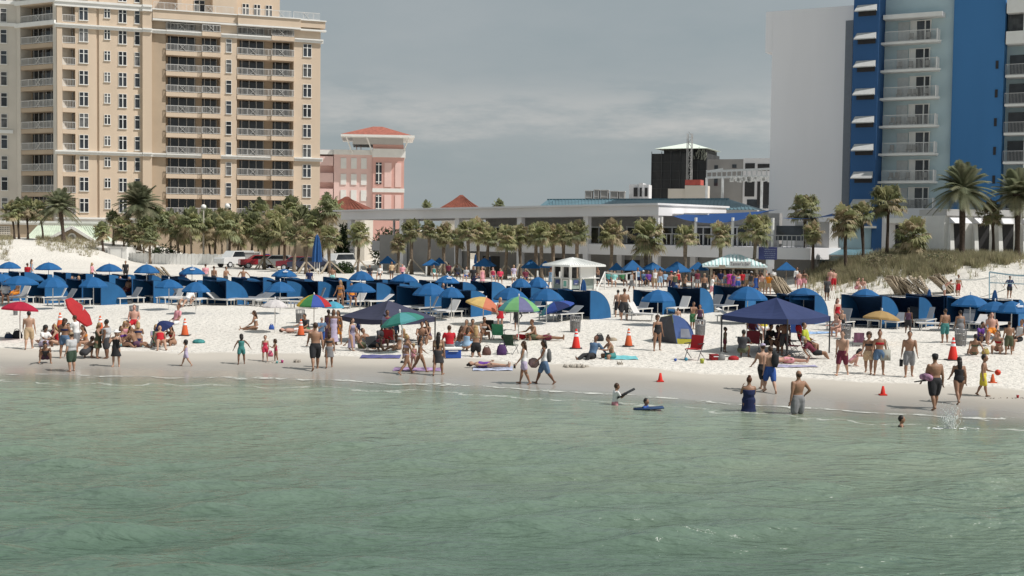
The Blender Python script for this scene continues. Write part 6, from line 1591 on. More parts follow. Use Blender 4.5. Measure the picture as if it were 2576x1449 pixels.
POSES = {  # torso lean, thigh L/R, knee L/R, arm fwd L/R, elbow L/R, arm abduct L/R, leg abduct, head nod
 "stand": (2, 3,-2, 3,3, -4,4, 14,12, 9,9, 5, 0), "stand2": (0, 6,-4, 10,2, 10,-6, 22,18, 14,12, 7, 6),
 "walk": (4, 24,-20, 6,16, -20,22, 22,26, 7,7, 2, 2), "walk2": (3, -18,26, 22,6, 20,-18, 26,20, 7,7, 2, 4), "stroll": (3, 14,-12, 4,12, -10,14, 16,22, 9,9, 3, 4),
 "reach": (6, 6,-8, 8,4, 24,62, 20,46, 26,10, 5, 10), "hips": (-2, 4,-3, 3,3, -18,-6, 66,14, 34,10, 6, 4), "clasp": (0, 3,-3, 3,3, 38,42, 100,104, 8,8, 4, 8), "face": (0, 2,-2, 3,3, 42,42, 138,138, 18,18, 3, 0),
 "fold": (6, 5,-5, 6,4, 30,30, 84,84, 10,10, 5, 18), "carry": (3, 16,-12, 6,14, -4,12, 12,70, 12,16, 4, 6), "spread": (2, 8,-6, 8,8, 10,-4, 10,30, 46,34, 9, 6), "bend": (52, 16,4, 14,10, 60,44, 20,30, 10,10, 5, 30), "run": (8, 28,-16, 30,44, 34,-26, 60,50, 14,14, 4, 0),
 "sit": (16, 112,106, 118,104, 36,30, 44,40, 14,14, 10, 14), "sitflat": (10, 88,86, 10,22, 24,18, 26,36, 16,14, 7, 12), "sitback": (-24, 96,100, 30,66, -38,-34, 4,6, 16,16, 7, 4), "cross": (18, 94,94, 108,104, 34,34, 52,52, 14,14, 34, 22), "kneel": (10, 22,20, 118,118, 20,26, 40,50, 10,10, 6, 18),
 "crouch": (44, 128,120, 140,132, 62,58, 46,40, 10,10, 14, 26), "chair": (-14, 84,80, 84,76, 14,20, 58,54, 14,14, 8, 8), "recline": (-48, 92,84, 64,44, -4,4, 60,58, 14,14, 8, 18),
}
def V3(x, y, z): return Vector((x, y, z))
def body_geo(H, pose, girth=1.0, female=False, child=False):
    ln, tl, tr, kl, kr, al, ar, el, er, bl, br, lab, nod = [R(q) for q in POSES[pose]]
    hs = 1.28 if child else 1.0                       # children have larger heads
    g = girth; J = {}; hipz = .50 if not child else .47
    pel = V3(0,0,hipz + .02); up = V3(0,-math.sin(ln), math.cos(ln)); fw = V3(0,-math.cos(ln),-math.sin(ln))
    tor = .30; J["pel"] = pel; J["up"] = up; J["fw"] = fw
    nb = pel + up*tor; hu = V3(0,-math.sin(ln*.45+nod*.5), math.cos(ln*.45+nod*.5)); J["neck"] = nb
    hc = nb + up*.03 + hu*(.078 if not child else .085); J["head"] = hc; J["hup"] = hu; J["hfw"] = V3(0,-hu.z, hu.y); J["hs"] = hs
    for s, t, k, a, e, ab in (("L", tl, kl, al, el, bl), ("R", tr, kr, ar, er, br)):
        sg = -1 if s == "L" else 1
        hip = pel + V3(sg*.052*(1.08 if female else 1), 0, -.02)
        d = V3(sg*math.sin(lab)*max(.3, abs(math.cos(t)) if t < 1.2 else 1), -math.sin(t), -math.cos(t)).normalized()
        kn = hip + d*.232; d2 = V3(sg*math.sin(lab)*.3, -math.sin(t-k), -math.cos(t-k)).normalized(); an = kn + d2*.222
        fd = V3(sg*.25, -math.cos(t-k), math.sin(t-k)).normalized()
        J[s+"hip"], J[s+"kn"], J[s+"an"], J[s+"fd"] = hip, kn, an, fd
        sh = pel + up*.272 + V3(sg*(.098 if female else .110)*(.9+.1*g), 0, 0)
        ud = V3(sg*math.sin(ab), -math.sin(a + ln*.4)*math.cos(ab), -math.cos(a + ln*.4)*math.cos(ab)); eb = sh + ud*.172
        fa = a + ln*.4 + e; fdv = V3(sg*math.sin(ab)*(.2 if e > .9 else .8) - sg*(math.sin(e)*.35 if e > .5 else 0), -math.sin(fa), -math.cos(fa)).normalized(); wr_ = eb + fdv*.148
        J[s+"sh"], J[s+"el"], J[s+"wr"], J[s+"hd"] = sh, eb, wr_, fdv
    seated = pose in ("sit","sitflat","sitback","cross","recline")
    low = min(J["Lan"].z, J["Ran"].z) - .028
    if seated: low = pel.z - .085
    if pose == "kneel": low = min(J["Lkn"].z, J["Rkn"].z) - .04
    if pose == "chair": low = pel.z - .085 - .24
    for k in J:
        if k in ("up","fw","hup","hfw","hs","Lfd","Rfd","Lhd","Rhd"): continue
        J[k] = J[k] - V3(0,0,low)
    pel = J["pel"]
    f_ = female
    T = [(-.045,.070,.056),(0,.100 if f_ else .094,.068),(.05,.094 if f_ else .090,.064),(.10,.076 if f_ else .086,.056),(.16,.084 if f_ else .094,.062),(.21,.092 if f_ else .104,.068),(.255,.098 if f_ else .112,.060),(.285,.075,.048),(.305,.040,.038)]
    if g > 1.15: T = [(z, x*g*(1.06 if .02 < z < .15 else 1), y*g*(1.25 if .02 < z < .18 else 1)) for z, x, y in T]
    else: T = [(z, x*g, y*g) for z, x, y in T]
    J["T"] = T
    return J
def torso_tube(b, J, z0, z1, k=1.0, add=0.0, n=14):
    T = J["T"]; zs = sorted(set([z0, z1] + [t[0] for t in T if z0 < t[0] < z1])); X = [t[0] for t in T]
    pts = [J["pel"] + J["up"]*z + (J["fw"]*(.012 if .02 < z < .14 and T[2][1] > .1 else 0)) for z in zs]
    rad = [(np.interp(z, X, [t[1] for t in T])*k + add, np.interp(z, X, [t[2] for t in T])*k + add) for z in zs]
    b.tube(pts, rad, n=n, side=(1,0,0))
def body_mesh(J, H, g, detail=True):
    b = MB(); torso_tube(b, J, -.045, .305)
    hs = J["hs"]; hc, hu, hf = J["head"], J["hup"], J["hfw"]; gl = .5 + .5*g
    ball_tube(b, [J["pel"]+J["up"]*.29, hc - hu*.03], [.034*gl, .031*gl])
    h_ = MB(); h_.ball((0,0,0), (.047*hs, .056*hs, .066*hs), 12, 9); h_.ball((0,-.030*hs,-.036*hs), (.030*hs,.028*hs,.026*hs), 8, 6); h_.ball((0,-.060*hs,-.006*hs), (.008*hs,.013*hs,.014*hs), 6, 4)
    for s in (-1,1): h_.ball((s*.048*hs, .004, -.004*hs), (.007*hs,.013*hs,.017*hs), 6, 4)
    Mh = Matrix((( 1,0,0,hc.x),(0,-hf.y,hu.y,hc.y),(0,-hf.z,hu.z,hc.z),(0,0,0,1))); J["Mh"] = Mh
    h_.xf(Mh); o = len(b.v); b.v += h_.v; b.f += [tuple(i+o for i in q) for q in h_.f]; b.m += h_.m
    for s in "LR":
        hip, kn, an, fd = J[s+"hip"], J[s+"kn"], J[s+"an"], J[s+"fd"]
        ball_tube(b, [hip, hip.lerp(kn,.35), kn], [.062*g, .056*g, .037*gl]); cb = kn.lerp(an,.32) + V3(0,.008,0)
        ball_tube(b, [kn, cb, kn.lerp(an,.75), an], [.037*gl, .038*gl, .025*gl, .020])
        heel = an - fd*.022 + (an-kn).normalized()*.014; toe = an + fd*.092 + (an-kn).normalized()*.020
        ball_tube(b, [heel, heel.lerp(toe,.5) + V3(0,0,.004), toe], [.020, (.024,.019), (.024,.012)], side=(1,0,0))
        sh, eb, wr_ = J[s+"sh"], J[s+"el"], J[s+"wr"]
        ball_tube(b, [sh - V3(0,0,.004), sh.lerp(eb,.45), eb], [.034*gl, .030*g, .023*gl]); ball_tube(b, [eb, eb.lerp(wr_,.3), wr_], [.023*gl, .024*gl, .0155])
        ball_tube(b, [wr_, wr_ + J[s+"hd"]*.045], [(.0135,.010), (.020,.010)], side=(0,1,0) if abs(J[s+"hd"].y) < .7 else (1,0,0))
    b.v = [tuple(Vector(p)*H) for p in b.v]; me = fuse(b, H*.0125, "person")
    bm = bmesh.new(); bm.from_mesh(me)
    def addmb(q, mi):
        vs = [bm.verts.new(Vector(p)*H) for p in q.v]
        for f in q.f:
            fc = bm.faces.new([vs[i] for i in f]); fc.material_index = mi; fc.smooth = True
    for s in "LR":        # five separate fingers rooted in the palm
        w_, hd = J[s+"wr"], J[s+"hd"]; ax_ = V3(0,1,0) if abs(hd.y) < .7 else V3(1,0,0); ax_ = (ax_ - hd*ax_.dot(hd)).normalized(); nr = hd.cross(ax_); sg = -1 if s == "L" else 1
        q = MB()
        for i, (o_, l_) in enumerate(((-.0150,.036),(-.0052,.042),(.0048,.040),(.0145,.031))):
            r0 = w_ + hd*.048 - ax_*o_; c1 = (hd + nr*sg*.25).normalized(); c2 = (hd + nr*sg*.9).normalized()
            q.tube([r0 - hd*.012, r0 + c1*l_*.5, r0 + c1*l_*.5 + c2*l_*.5], [.0058,.0052,.0036], n=5)
        r0 = w_ + hd*.014 - ax_*.013 if True else w_; q.tube([r0, r0 - ax_*.014 + hd*.016, r0 - ax_*.020 + hd*.034], [.0064,.0058,.0040], n=5); addmb(q, 0)
    q = MB()
    for s in (-1,1): q.ball((s*.018*hs, -.0505*hs, .006*hs), (.0068*hs,.005*hs,.0038*hs), 6, 4)
    q.xf(Mh); addmb(q, 1); q = MB(); q.ball((0,-.056*hs,-.030*hs), (.013*hs,.004*hs,.0035*hs), 6, 4); q.xf(Mh); addmb(q, 2)
    bm.to_mesh(me); bm.free(); return me
def legs_tube(b, J, t1, k, add, g):
    for s in "LR":
        hip, kn, an = J[s+"hip"], J[s+"kn"], J[s+"an"]
        if t1 <= 1: ball_tube(b, [hip, hip.lerp(kn, t1*.5), hip.lerp(kn, t1)], [.062*g*k+add, .058*g*k+add, (.062-.020*t1)*g*k+add*1.4])
        else: ball_tube(b, [hip, hip.lerp(kn,.5), kn, kn.lerp(an, t1-1)], [.062*g*k+add, .054*g*k+add, .042*g*k+add, .036*k+add])
def garment(J, H, g, kind, colr, root, M_):
    b = MB(); fz_ = True; nm = kind
    if kind in ("shorts","trunks","pants"): torso_tube(b, J, -.05, .065, 1.05, .006); legs_tube(b, J, {"shorts":.50,"trunks":.86,"pants":1.85}[kind], 1.07, .007, g); nm = {"shorts":"shorts","trunks":"swim_trunks","pants":"trousers"}[kind]
    elif kind in ("tee","longtee"):
        torso_tube(b, J, .0, .300, 1.07, .007)
        for s in "LR":
            e = J[s+"sh"].lerp(J[s+"el"], .62); ball_tube(b, [J[s+"sh"], e], [.042*(.5+.5*g), .037*g])
            if kind == "longtee": ball_tube(b, [e, J[s+"el"], J[s+"wr"].lerp(J[s+"el"],.15)], [.035*g, .032*g, .025])
        nm = "shirt"
    elif kind == "tank": torso_tube(b, J, .0, .272, 1.07, .006); nm = "tank_top"
    elif kind == "one": torso_tube(b, J, -.05, .225, 1.05, .004); nm = "swimsuit"
    elif kind == "biki": torso_tube(b, J, -.052, .020, 1.05, .005); nm = "bikini_bottom"
    elif kind == "top": torso_tube(b, J, .165, .222, 1.06, .005); nm = "bikini_top"
    elif kind in ("skirt","dress","longdress","robe"):
        z0 = {"skirt": .07, "dress": .235, "longdress": .235, "robe": .285}[kind]; torso_tube(b, J, -.03, z0, 1.07, .006)
        c0 = (J["Lhip"]+J["Rhip"])/2; ck = (J["Lkn"]+J["Rkn"])/2; ca = (J["Lan"]+J["Ran"])/2; e = ck.lerp(ca, {"skirt":-.18,"dress":-.12,"longdress":.72,"robe":.35}[kind]); wx = .118*g + (.02 if kind == "skirt" else .035)
        b.tube([c0 + V3(0,0,.03), c0.lerp(e,.5), e], [(.106*g,.078*g), (.114*g,.088), (wx*.97,.098)], n=14, side=(1,0,0))
        if kind == "robe":
            for s in "LR": ball_tube(b, [J[s+"sh"], J[s+"sh"].lerp(J[s+"el"], .8)], [.043,.042])
        nm = {"skirt":"skirt","dress":"dress","longdress":"long_dress","robe":"beach_robe"}[kind]
    b.v = [tuple(Vector(p)*H) for p in b.v]; me = fuse(b, H*.0125, nm); me.materials.append(clm(colr)); return inst(nm, me, root)
def hair(J, H, style, colr, root):
    hs = J["hs"]; b = MB(); cap = style in ("cap","bald","sunhat")
    if style == "bald": b.ball((0,.016*hs,-.012*hs), (.0505*hs,.046*hs,.042*hs), 12, 8)
    else: b.ball((0,.013*hs,.012*hs), (.0525*hs,.0545*hs,.062*hs), 12, 8)
    if style == "curly": b.ball((0,.016*hs,.020*hs), (.068*hs,.066*hs,.070*hs), 12, 8); b.ball((0,.03*hs,-.03*hs), (.062*hs,.045*hs,.05*hs), 10, 7)
    if style in ("long","verylong","bob"):
        L_ = {"long":.17,"verylong":.26,"bob":.075}[style]; b.tube([(0,.030*hs,.01),(0,.044*hs,-.05),(0,.060,-.05-L_*.6),(0,.058,-.05-L_)], [(.048*hs,.032*hs),(.052*hs,.030*hs),(.046,.022),(.022,.012)], n=10, side=(1,0,0))
    if style == "pony": b.tube([(0,.062*hs,.02),(0,.095,-.01),(0,.085,-.13)], [.016,.022,.008], n=7)
    if style == "bun": b.ball((.0,.03*hs,.075*hs), (.03,.03,.026), 8, 6)
    b.xf(Matrix.Scale(H, 4) @ J["Mh"]); b.build("hair", hrm(colr), root, True)
def headgear(J, H, kind, colr, root):
    hs = J["hs"]; b = MB()
    if kind == "cap": b.lathe([(.056*hs,.018),(.056*hs,.040),(.045*hs,.066*hs),(.0,.079*hs)], 12, c=(0,.006,0)); b.box(LOC, -.04, .04, .045*hs, .105*hs, .020, .027)
    else: b.lathe([(.125,.022),(.120,.034),(.058*hs,.036),(.054*hs,.072*hs),(.035*hs,.086*hs),(0,.088*hs)], 16, c=(0,.004,0))
    b.xf(Matrix.Scale(H, 4) @ J["Mh"]); b.build("sun_hat" if kind == "sunhat" else "cap", clm(colr), root, True)
PPL = []
def person(x, yf, label, pose="stand", rz=180, H=1.7, top=None, skin="tan", hr=("short","brown"), wear=(), girth=1.0, f=False, child=False, hat=None, wz=None, group=None, lie=None, dz=0.0):
    if wz is not None: g = at_z(x, yf, 0.0); g.z = -wz
    else: g = hit(x, yf)
    if top is not None: H = (yf - top)*g.y/FOC*1.0 + (wz or 0)
    key = None
    J = body_geo(H, pose, girth, f, child); me = body_mesh(J, H, girth)
    for m in (skm(skin), M_eye, M_lip): me.materials.append(m)
    o = bpy.data.objects.new("person", me); COL.objects.link(o)
    for kd, c_ in wear: garment(J, H, girth, kd, c_, o, None)
    if hr: hair(J, H, hr[0], hr[1], o)
    if hat: headgear(J, H, hat[0], hat[1], o)
    o.location = g + Vector((0,0,dz)); o.rotation_euler = (0,0,R(rz))
    if lie is not None:         # lying: turn the standing figure onto back (+1) or front (-1), head towards rz
        o.rotation_euler = (Matrix.Rotation(R(rz), 4, 'Z') @ Matrix.Rotation(R(90*lie), 4, 'X')).to_euler(); 
        hv = Matrix.Rotation(R(rz), 3, 'Z') @ Vector((0, -lie, 0)); o.location = g - hv*H*.5 + Vector((0,0,.075*H))
    tag(o, label, "person", group); o["px"] = 0; del o["px"]; PPL.append((x, yf, o, J, H)); return o, J, H
def hand(p, s="R", d=.05):
    o, J, H = p; q = (J[s+"wr"] + J[s+"hd"]*d)*H; return o.matrix_basis @ q
P_ = person
# --- at the water's edge, left
P_(73,878,"man in beige shorts walking away below the crimson umbrella","stroll",195,top=779,skin="fair",hr=("short","black"),wear=[("trunks","beige")])
P_(108,872,"person with big dark curly hair and white top sitting behind the man in beige shorts","sit",60,H=1.65,skin="brown",hr=("curly","black"),wear=[("tee","white"),("shorts","lavender")],f=True)
P_(136,862,"brown skinned person reclining in the maroon striped chair","recline",-70,H=1.7,skin="brown",hr=("short","black"),wear=[("biki","maroon"),("top","maroon")],f=True,dz=.28)
P_(163,901,"woman in blue denim shorts and bikini top with her back turned","stand2",170,top=797,skin="tan",hr=("bob","brown"),wear=[("top","navy"),("shorts","denim")],f=True)
P_(192,886,"man in plain white shirt and grey shorts under the tilted red umbrella","fold",-100,top=790,skin="tan",hr=("short","brown"),wear=[("tee","white"),("trunks","grey")],girth=1.1)
pm_ = P_(180,934,"heavy man in grey shirt, camouflage shorts and cap wading at the left shore","stand2",-120,top=833,skin="fair",hr=("short","brown"),wear=[("tee","lightgrey"),("trunks","camo")],girth=1.3,hat=("cap","tan"))
P_(210,902,"person in dark shorts crouching and bending at the waterline","crouch",150,H=1.65,skin="tan",hr=("short","brown"),wear=[("trunks","charcoal")])
P_(114,912,"dark haired person crouching in a dark top in shallow water at the left","crouch",20,H=1.55,skin="tan",hr=("long","black"),wear=[("tank","charcoal"),("shorts","plum")],f=True)
P_(246,901,"blonde woman in olive dress facing the heavy man","fold",80,top=808,skin="tan",hr=("bob","blonde"),wear=[("dress","olive")],f=True,girth=1.12)
P_(268,901,"heavy man in grey tank top and long charcoal shorts","stand2",-95,top=800,skin="brown",hr=("short","black"),wear=[("tank","lightgrey"),("trunks","charcoal")],girth=1.36)
P_(292,922,"woman in black dress and white sun hat with hands at her face","face",5,top=828,skin="fair",hr=("short","black"),wear=[("dress","black")],f=True,hat=("sunhat","white"))
for x, y, lb, ps, rz, sk, hr_, wr_, f_ in ((310,858,"blonde person in rose top seated at the left end of the huddled group","sit",40,"tan",("bob","blonde"),[("tank","pink"),("shorts","denim")],True),(326,856,"person in bright yellow top seated in the huddled group","sit",-20,"tan",("short","brown"),[("tee","yellow"),("shorts","grey")],False),(337,851,"sunburnt person seated upright at the back of the huddled group","chair",10,"pink",("short","auburn"),[("trunks","red")],False),(348,862,"bare backed blonde woman at the right end of the huddled group","sit",200,"tan",("bob","blonde"),[("biki","navy"),("top","navy")],True),(316,872,"person in purple bikini lounging in front of the huddled group","sitback",60,"tan",("long","brown"),[("biki","purple"),("top","purple")],True),(343,873,"person with plum shorts lying propped up before the huddled group","sitback",80,"olive",("short","black"),[("shorts","plum")],False)):
    P_(x,y,lb,ps,rz,H=1.65,skin=sk,hr=hr_,wear=wr_,f=f_,dz=.2 if ps == "chair" else 0)
P_(147,868,"person in red swimsuit seated behind the woman in denim shorts","sit",-60,H=1.65,skin="fair",hr=("bob","blonde"),wear=[("one","red")],f=True)
P_(218,870,"woman in orange bikini seated under the tilted red umbrella","sit",-50,H=1.65,skin="tan",hr=("long","brown"),wear=[("biki","orange"),("top","orange")],f=True)
P_(172,866,"man with black shorts seated between the tilted umbrella and the crimson one","sit",20,H=1.7,skin="olive",hr=("short","black"),wear=[("trunks","black")])
P_(390,868,"person in pale floral shirt sitting left of the low dark umbrella","sit",30,H=1.65,skin="fair",hr=("bob","blonde"),wear=[("tee","floral"),("shorts","lightgrey")],f=True)
P_(404,878,"woman in red swimsuit stretching her legs in the green chair","recline",20,H=1.65,skin="fair",hr=("bob","black"),wear=[("one","red")],f=True,dz=.22)
P_(443,846,"person in white and pink shirt sitting right of the low dark umbrella","chair",-40,H=1.65,skin="tan",hr=("bun","auburn"),wear=[("tee","pink"),("shorts","white")],f=True,dz=.15)
P_(436,868,"tanned woman in red bikini seated below the pink shirted person","sit",-30,H=1.62,skin="tan",hr=("long","brown"),wear=[("biki","red"),("top","red")],f=True)
P_(468,921,"toddler girl in lavender swimsuit walking left along wet sand","walk",-80,top=853,skin="fair",hr=("curly","black"),wear=[("one","lavender"),("shorts","lavender")],f=True,child=True)
P_(607,916,"girl in teal two piece holding her arms out","spread",200,top=839,skin="brown",hr=("bob","black"),wear=[("tank","teal"),("shorts","teal")],f=True,child=True)
P_(667,908,"girl in bright red swimsuit standing at the sand mound","stand",10,top=843,skin="fair",hr=("short","brown"),wear=[("one","hotpink"),("shorts","hotpink")],f=True,child=True)
q_ = P_(694,911,"smallest girl in dark pink swimsuit beside the girl in red","fold",-60,top=853,skin="tan",hr=("curly","brown"),wear=[("one","crimson"),("biki","crimson")],f=True,child=True)
P_(645,829,"lone sunbathing woman sitting sideways on the empty sand","sitflat",-85,H=1.66,skin="tan",hr=("long","brown"),wear=[("top","white"),("biki","white")],f=True)
P_(793,930,"man in black shorts walking away with his bare back turned","walk",195,top=804,skin="tan",hr=("short","brown"),wear=[("trunks","black")])
P_(828,925,"woman in grey patterned skirt beside the man in black shorts","stroll",190,top=829,skin="tan",hr=("bob","brown"),wear=[("top","charcoal"),("skirt","grey")],f=True)
for x, y, t, lb, ps, rz, sk, hr_, wr_, f_ in ((808,874,795,"fair person in blue patterned shirt standing left in the group by the rainbow umbrella","fold",30,"fair",("short","grey"),[("tee","denim"),("trunks","blue")],False),(826,862,776,"dark skinned woman in plum wrap in the group by the rainbow umbrella","stand",160,"dark",("short","black"),[("longdress","plum")],True),(839,868,776,"woman in lavender long dress in the middle of the group by the rainbow umbrella","stand",20,"brown",("bob","black"),[("longdress","lavender")],True),(850,866,778,"woman in orange wrap at the right of the group by the rainbow umbrella","stand2",-30,"olive",("long","black"),[("top","orange"),("skirt","orange")],True),(885,882,797,"woman in long pale floral dress facing right beside the slate canopy","stroll",60,"fair",("long","brown"),[("longdress","floral"),("tank","floral")],True),(901,842,797,"person in navy shorts standing behind the woman in the floral dress","stand",180,"tan",("short","black"),[("trunks","navy"),("tank","navy")],False)):
    P_(x,y,lb,ps,rz,top=t,skin=sk,hr=hr_,wear=wr_,f=f_)
P_(772,836,"dark haired person in charcoal top sitting left of the standing group","sit",-30,H=1.65,skin="olive",hr=("short","black"),wear=[("tee","charcoal"),("shorts","green")])
P_(745,838,"sunburnt person lying in white shorts left of the tall orange cone","stand",100,H=1.65,skin="pink",hr=("short","brown"),wear=[("shorts","white")],lie=-1)
# --- walkers in the middle
P_(1022,941,"woman in pale lavender bikini walking right, leading two others","walk2",120,top=835,skin="tan",hr=("bun","blonde"),wear=[("biki","lavender"),("top","lavender")],f=True)
P_(1056,936,"long haired woman in white bikini walking in the middle of three","walk",110,top=838,skin="olive",hr=("long","black"),wear=[("biki","white"),("top","white")],f=True)
P_(1102,944,"woman with very long dark hair and charcoal skirt walking away","stroll",170,top=831,skin="tan",hr=("verylong","black"),wear=[("top","beige"),("skirt","charcoal")],f=True,girth=1.05)
P_(1040,926,"small child in pink swimsuit between the walking women","stand",160,H=.95,skin="fair",hr=("short","blonde"),wear=[("one","pink")],child=True)
P_(1131,884,"person in bright red shirt sitting behind the blue cool box","sit",190,H=1.75,skin="tan",hr=("short","brown"),wear=[("tee","red"),("shorts","grey")],dz=.12)
for x, y, lb, ps, rz, sk, hr_, wr_, f_ in ((1168,860,"dark haired boy leaning back, left of three facing the sea","sitback",-20,"olive",("short","black"),[("trunks","red")],False),(1188,858,"dark haired boy in the middle of three facing the sea","sit",5,"olive",("short","black"),[("trunks","orange")],False),(1215,852,"dark haired woman in white bikini, right of the two boys facing the sea","sit",20,"tan",("short","black"),[("top","white"),("biki","white")],True),(1152,880,"person in light blue shorts sitting next to the red shirt","sit",120,"brown",("bob","brown"),[("shorts","lightblue")],False),(1172,884,"person in striped blue and white wrap seated by the cool box","sit",150,"tan",("bob","brown"),[("dress","lightblue")],True)):
    P_(x,y,lb,ps,rz,H=1.68,skin=sk,hr=hr_,wear=wr_,f=f_,dz=.1)
P_(1197,897,"blonde woman in black bottoms kneeling with her back turned","kneel",185,H=1.68,skin="tan",hr=("long","blonde"),wear=[("shorts","black"),("top","tan")],f=True)
for x, y, lb, ps, rz, sk, hr_, wr_, f_, dz_ in ((908,876,"person in olive shorts lounging at the far left under the slate canopy","sitback",70,"tan",("short","brown"),[("trunks","olive")],False,0),(934,882,"tanned person in the low black chair under the slate canopy","recline",60,"tan",("short","brown"),[("trunks","charcoal")],False,.18),(955,873,"dark skinned person behind the low black chair under the slate canopy","sit",40,"dark",("short","black"),[("tee","charcoal"),("shorts","maroon")],False,.1),(976,868,"brown skinned person in the red chair under the slate canopy","chair",20,"brown",("short","black"),[("tank","maroon"),("shorts","black")],False,.2),(1003,880,"blonde woman in white bikini lounging under the slate canopy","sitback",-40,"tan",("long","blonde"),[("top","white"),("biki","white")],True,0),(990,858,"person in denim shirt sitting deep under the slate canopy","sit",0,"brown",("short","black"),[("tee","denim"),("shorts","navy")],False,.1),(1060,866,"shirtless person in grey shorts at the right under the slate canopy","sit",10,"tan",("short","brown"),[("trunks","grey")],False,.1),(1078,862,"long haired woman in plum swimsuit at the right edge of the slate canopy","sit",-30,"olive",("long","black"),[("one","plum")],True,.1)):
    P_(x,y,lb,ps,rz,H=1.68,skin=sk,hr=hr_,wear=wr_,f=f_,dz=dz_)
P_(1228,926,"woman in purple swimsuit lying on the blue and white towel, head to the right","stand",82,H=1.66,skin="fair",hr=("bun","black"),wear=[("one","purple")],f=True,lie=-1)
wl = P_(1318,966,"long haired woman in white playsuit looking at her phone, walking left","stroll",-95,top=853,skin="tan",hr=("verylong","brown"),wear=[("tank","white"),("shorts","lavender")],f=True)
wb_ = P_(1369,966,"woman in white vest and denim shorts with grey backpack walking left","walk",-85,top=847,skin="brown",hr=("bob","black"),wear=[("tank","white"),("trunks","denim")],f=True)
P_(1300,831,"person in dark rash guard standing under the green and lavender umbrella","hips",200,top=772,skin="tan",hr=("short","black"),wear=[("longtee","black"),("shorts","black")])
P_(1258,822,"person in red dress behind the green webbed chair","stand",30,H=1.5,skin="fair",hr=("bob","blonde"),wear=[("dress","red")],f=True)
P_(1346,855,"sunbather in olive shorts sitting up among lying people","sit",-60,H=1.72,skin="tan",hr=("short","auburn"),wear=[("trunks","olive")])
P_(1305,854,"sunbather in red shorts lying left of the one sitting up","stand",-80,H=1.7,skin="fair",hr=("short","brown"),wear=[("shorts","red")],lie=1); P_(1372,856,"sunbather in maroon shorts lying right of the one sitting up","stand",85,H=1.7,skin="olive",hr=("short","brown"),wear=[("shorts","maroon")],lie=-1)
P_(1554,798,"dark haired person in black shorts, left of the two standing by the tall cabana","stand",185,top=727,skin="fair",hr=("short","black"),wear=[("trunks","black")],f=True)
P_(1570,806,"broad tanned man in charcoal shorts, right of the two by the tall cabana","stand2",178,top=723,skin="tan",hr=("short","brown"),wear=[("trunks","charcoal")],girth=1.1)
P_(1489,902,"person in grey blue shirt sitting on the cyan towel, left of the couple","sitback",-40,H=1.72,skin="brown",hr=("short","auburn"),wear=[("longtee","denim"),("pants","black")])
P_(1541,902,"tanned person in teal bottoms sitting cross legged, right of the couple","cross",-70,H=1.7,skin="tan",hr=("bun","brown"),wear=[("shorts","teal"),("top","tan")],f=True)
P_(1653,882,"woman in black swimsuit standing left of the beach tent","stand2",15,top=790,skin="tan",hr=("curly","brown"),wear=[("one","black")],f=True)
kid = P_(1547,1018,"child in white and pink top wading with a dark bodyboard","fold",110,H=1.2,skin="tan",hr=("short","brown"),wear=[("tee","white"),("shorts","pink")],child=True,wz=.52)
kid2 = P_(1621,1030,"child in blue rash guard swimming on a dark board","fold",60,H=1.15,skin="tan",hr=("short","black"),wear=[("longtee","blue")],child=True,wz=.80)
P_(1705,822,"fair shirtless person standing behind the blue and yellow tent","stand",185,top=772,skin="fair",hr=("short","brown"),wear=[("trunks","lightblue")])
P_(1742,828,"man in dark green shorts standing in front of the navy cabana","fold",30,top=757,skin="tan",hr=("short","brown"),wear=[("trunks","green")]); P_(1760,830,"woman in plum top standing beside the man in dark green shorts","stand2",-20,top=764,skin="tan",hr=("bob","brown"),wear=[("tank","plum"),("shorts","black")],f=True)
# --- group under and before the navy canopy
P_(1823,886,"child in olive top standing by the navy canopy's left leg","stand",90,top=822,skin="brown",hr=("short","black"),wear=[("tank","olive"),("shorts","maroon")],child=True)
for x, y, lb, ps, rz, sk, hr_, wr_, f_, dz_ in ((1866,900,"man in grey shirt hunched in a chair at the left under the navy canopy","sit",150,"brown",("short","black"),[("tee","charcoal"),("shorts","olive")],False,.2),(1893,872,"person in maroon tank sitting in the middle under the navy canopy","chair",30,"tan",("short","black"),[("tank","maroon"),("shorts","grey")],False,.1),(1921,862,"blonde person in pale yellow shirt seated at the back under the navy canopy","chair",10,"pink",("short","blonde"),[("tee","yellow"),("shorts","white")],False,.1),(1930,884,"dark haired person in black top seated behind the walking pair","sit",40,"olive",("short","black"),[("tee","black"),("shorts","charcoal")],False,.25),(2013,893,"dark haired person in red behind the one in lime","chair",70,"brown",("short","black"),[("tee","red"),("shorts","black")],False,.2),(2030,901,"person in bright lime shirt sitting in the red chair under the navy canopy","chair",60,"tan",("short","brown"),[("tee","lime"),("shorts","black")],False,.1),(2050,903,"person in black shorts with bare legs stretched right, beside the lime shirt","recline",85,"tan",("short","grey"),[("tee","maroon"),("shorts","black")],False,.15),(1960,885,"person in dark purple seated left of the standing man under the navy canopy","sit",-40,"brown",("short","black"),[("tee","plum"),("shorts","plum")],False,.2)):
    P_(x,y,lb,ps,rz,H=1.7,skin=sk,hr=hr_,wear=wr_,f=f_,dz=dz_)
P_(1973,894,"dark skinned shirtless man in grey shorts standing under the navy canopy","stand",190,top=796,skin="brown",hr=("short","black"),wear=[("trunks","charcoal")])
P_(1918,982,"man in pale cap and black shorts walking away, in front of another man","walk",200,top=857,skin="fair",hr=("short","brown"),wear=[("trunks","black")],hat=("cap","lavender"))
pb = P_(1936,987,"man in blue shorts with a black bag on his back beside the capped man","walk2",185,top=862,skin="fair",hr=("short","brown"),wear=[("trunks","blue")])
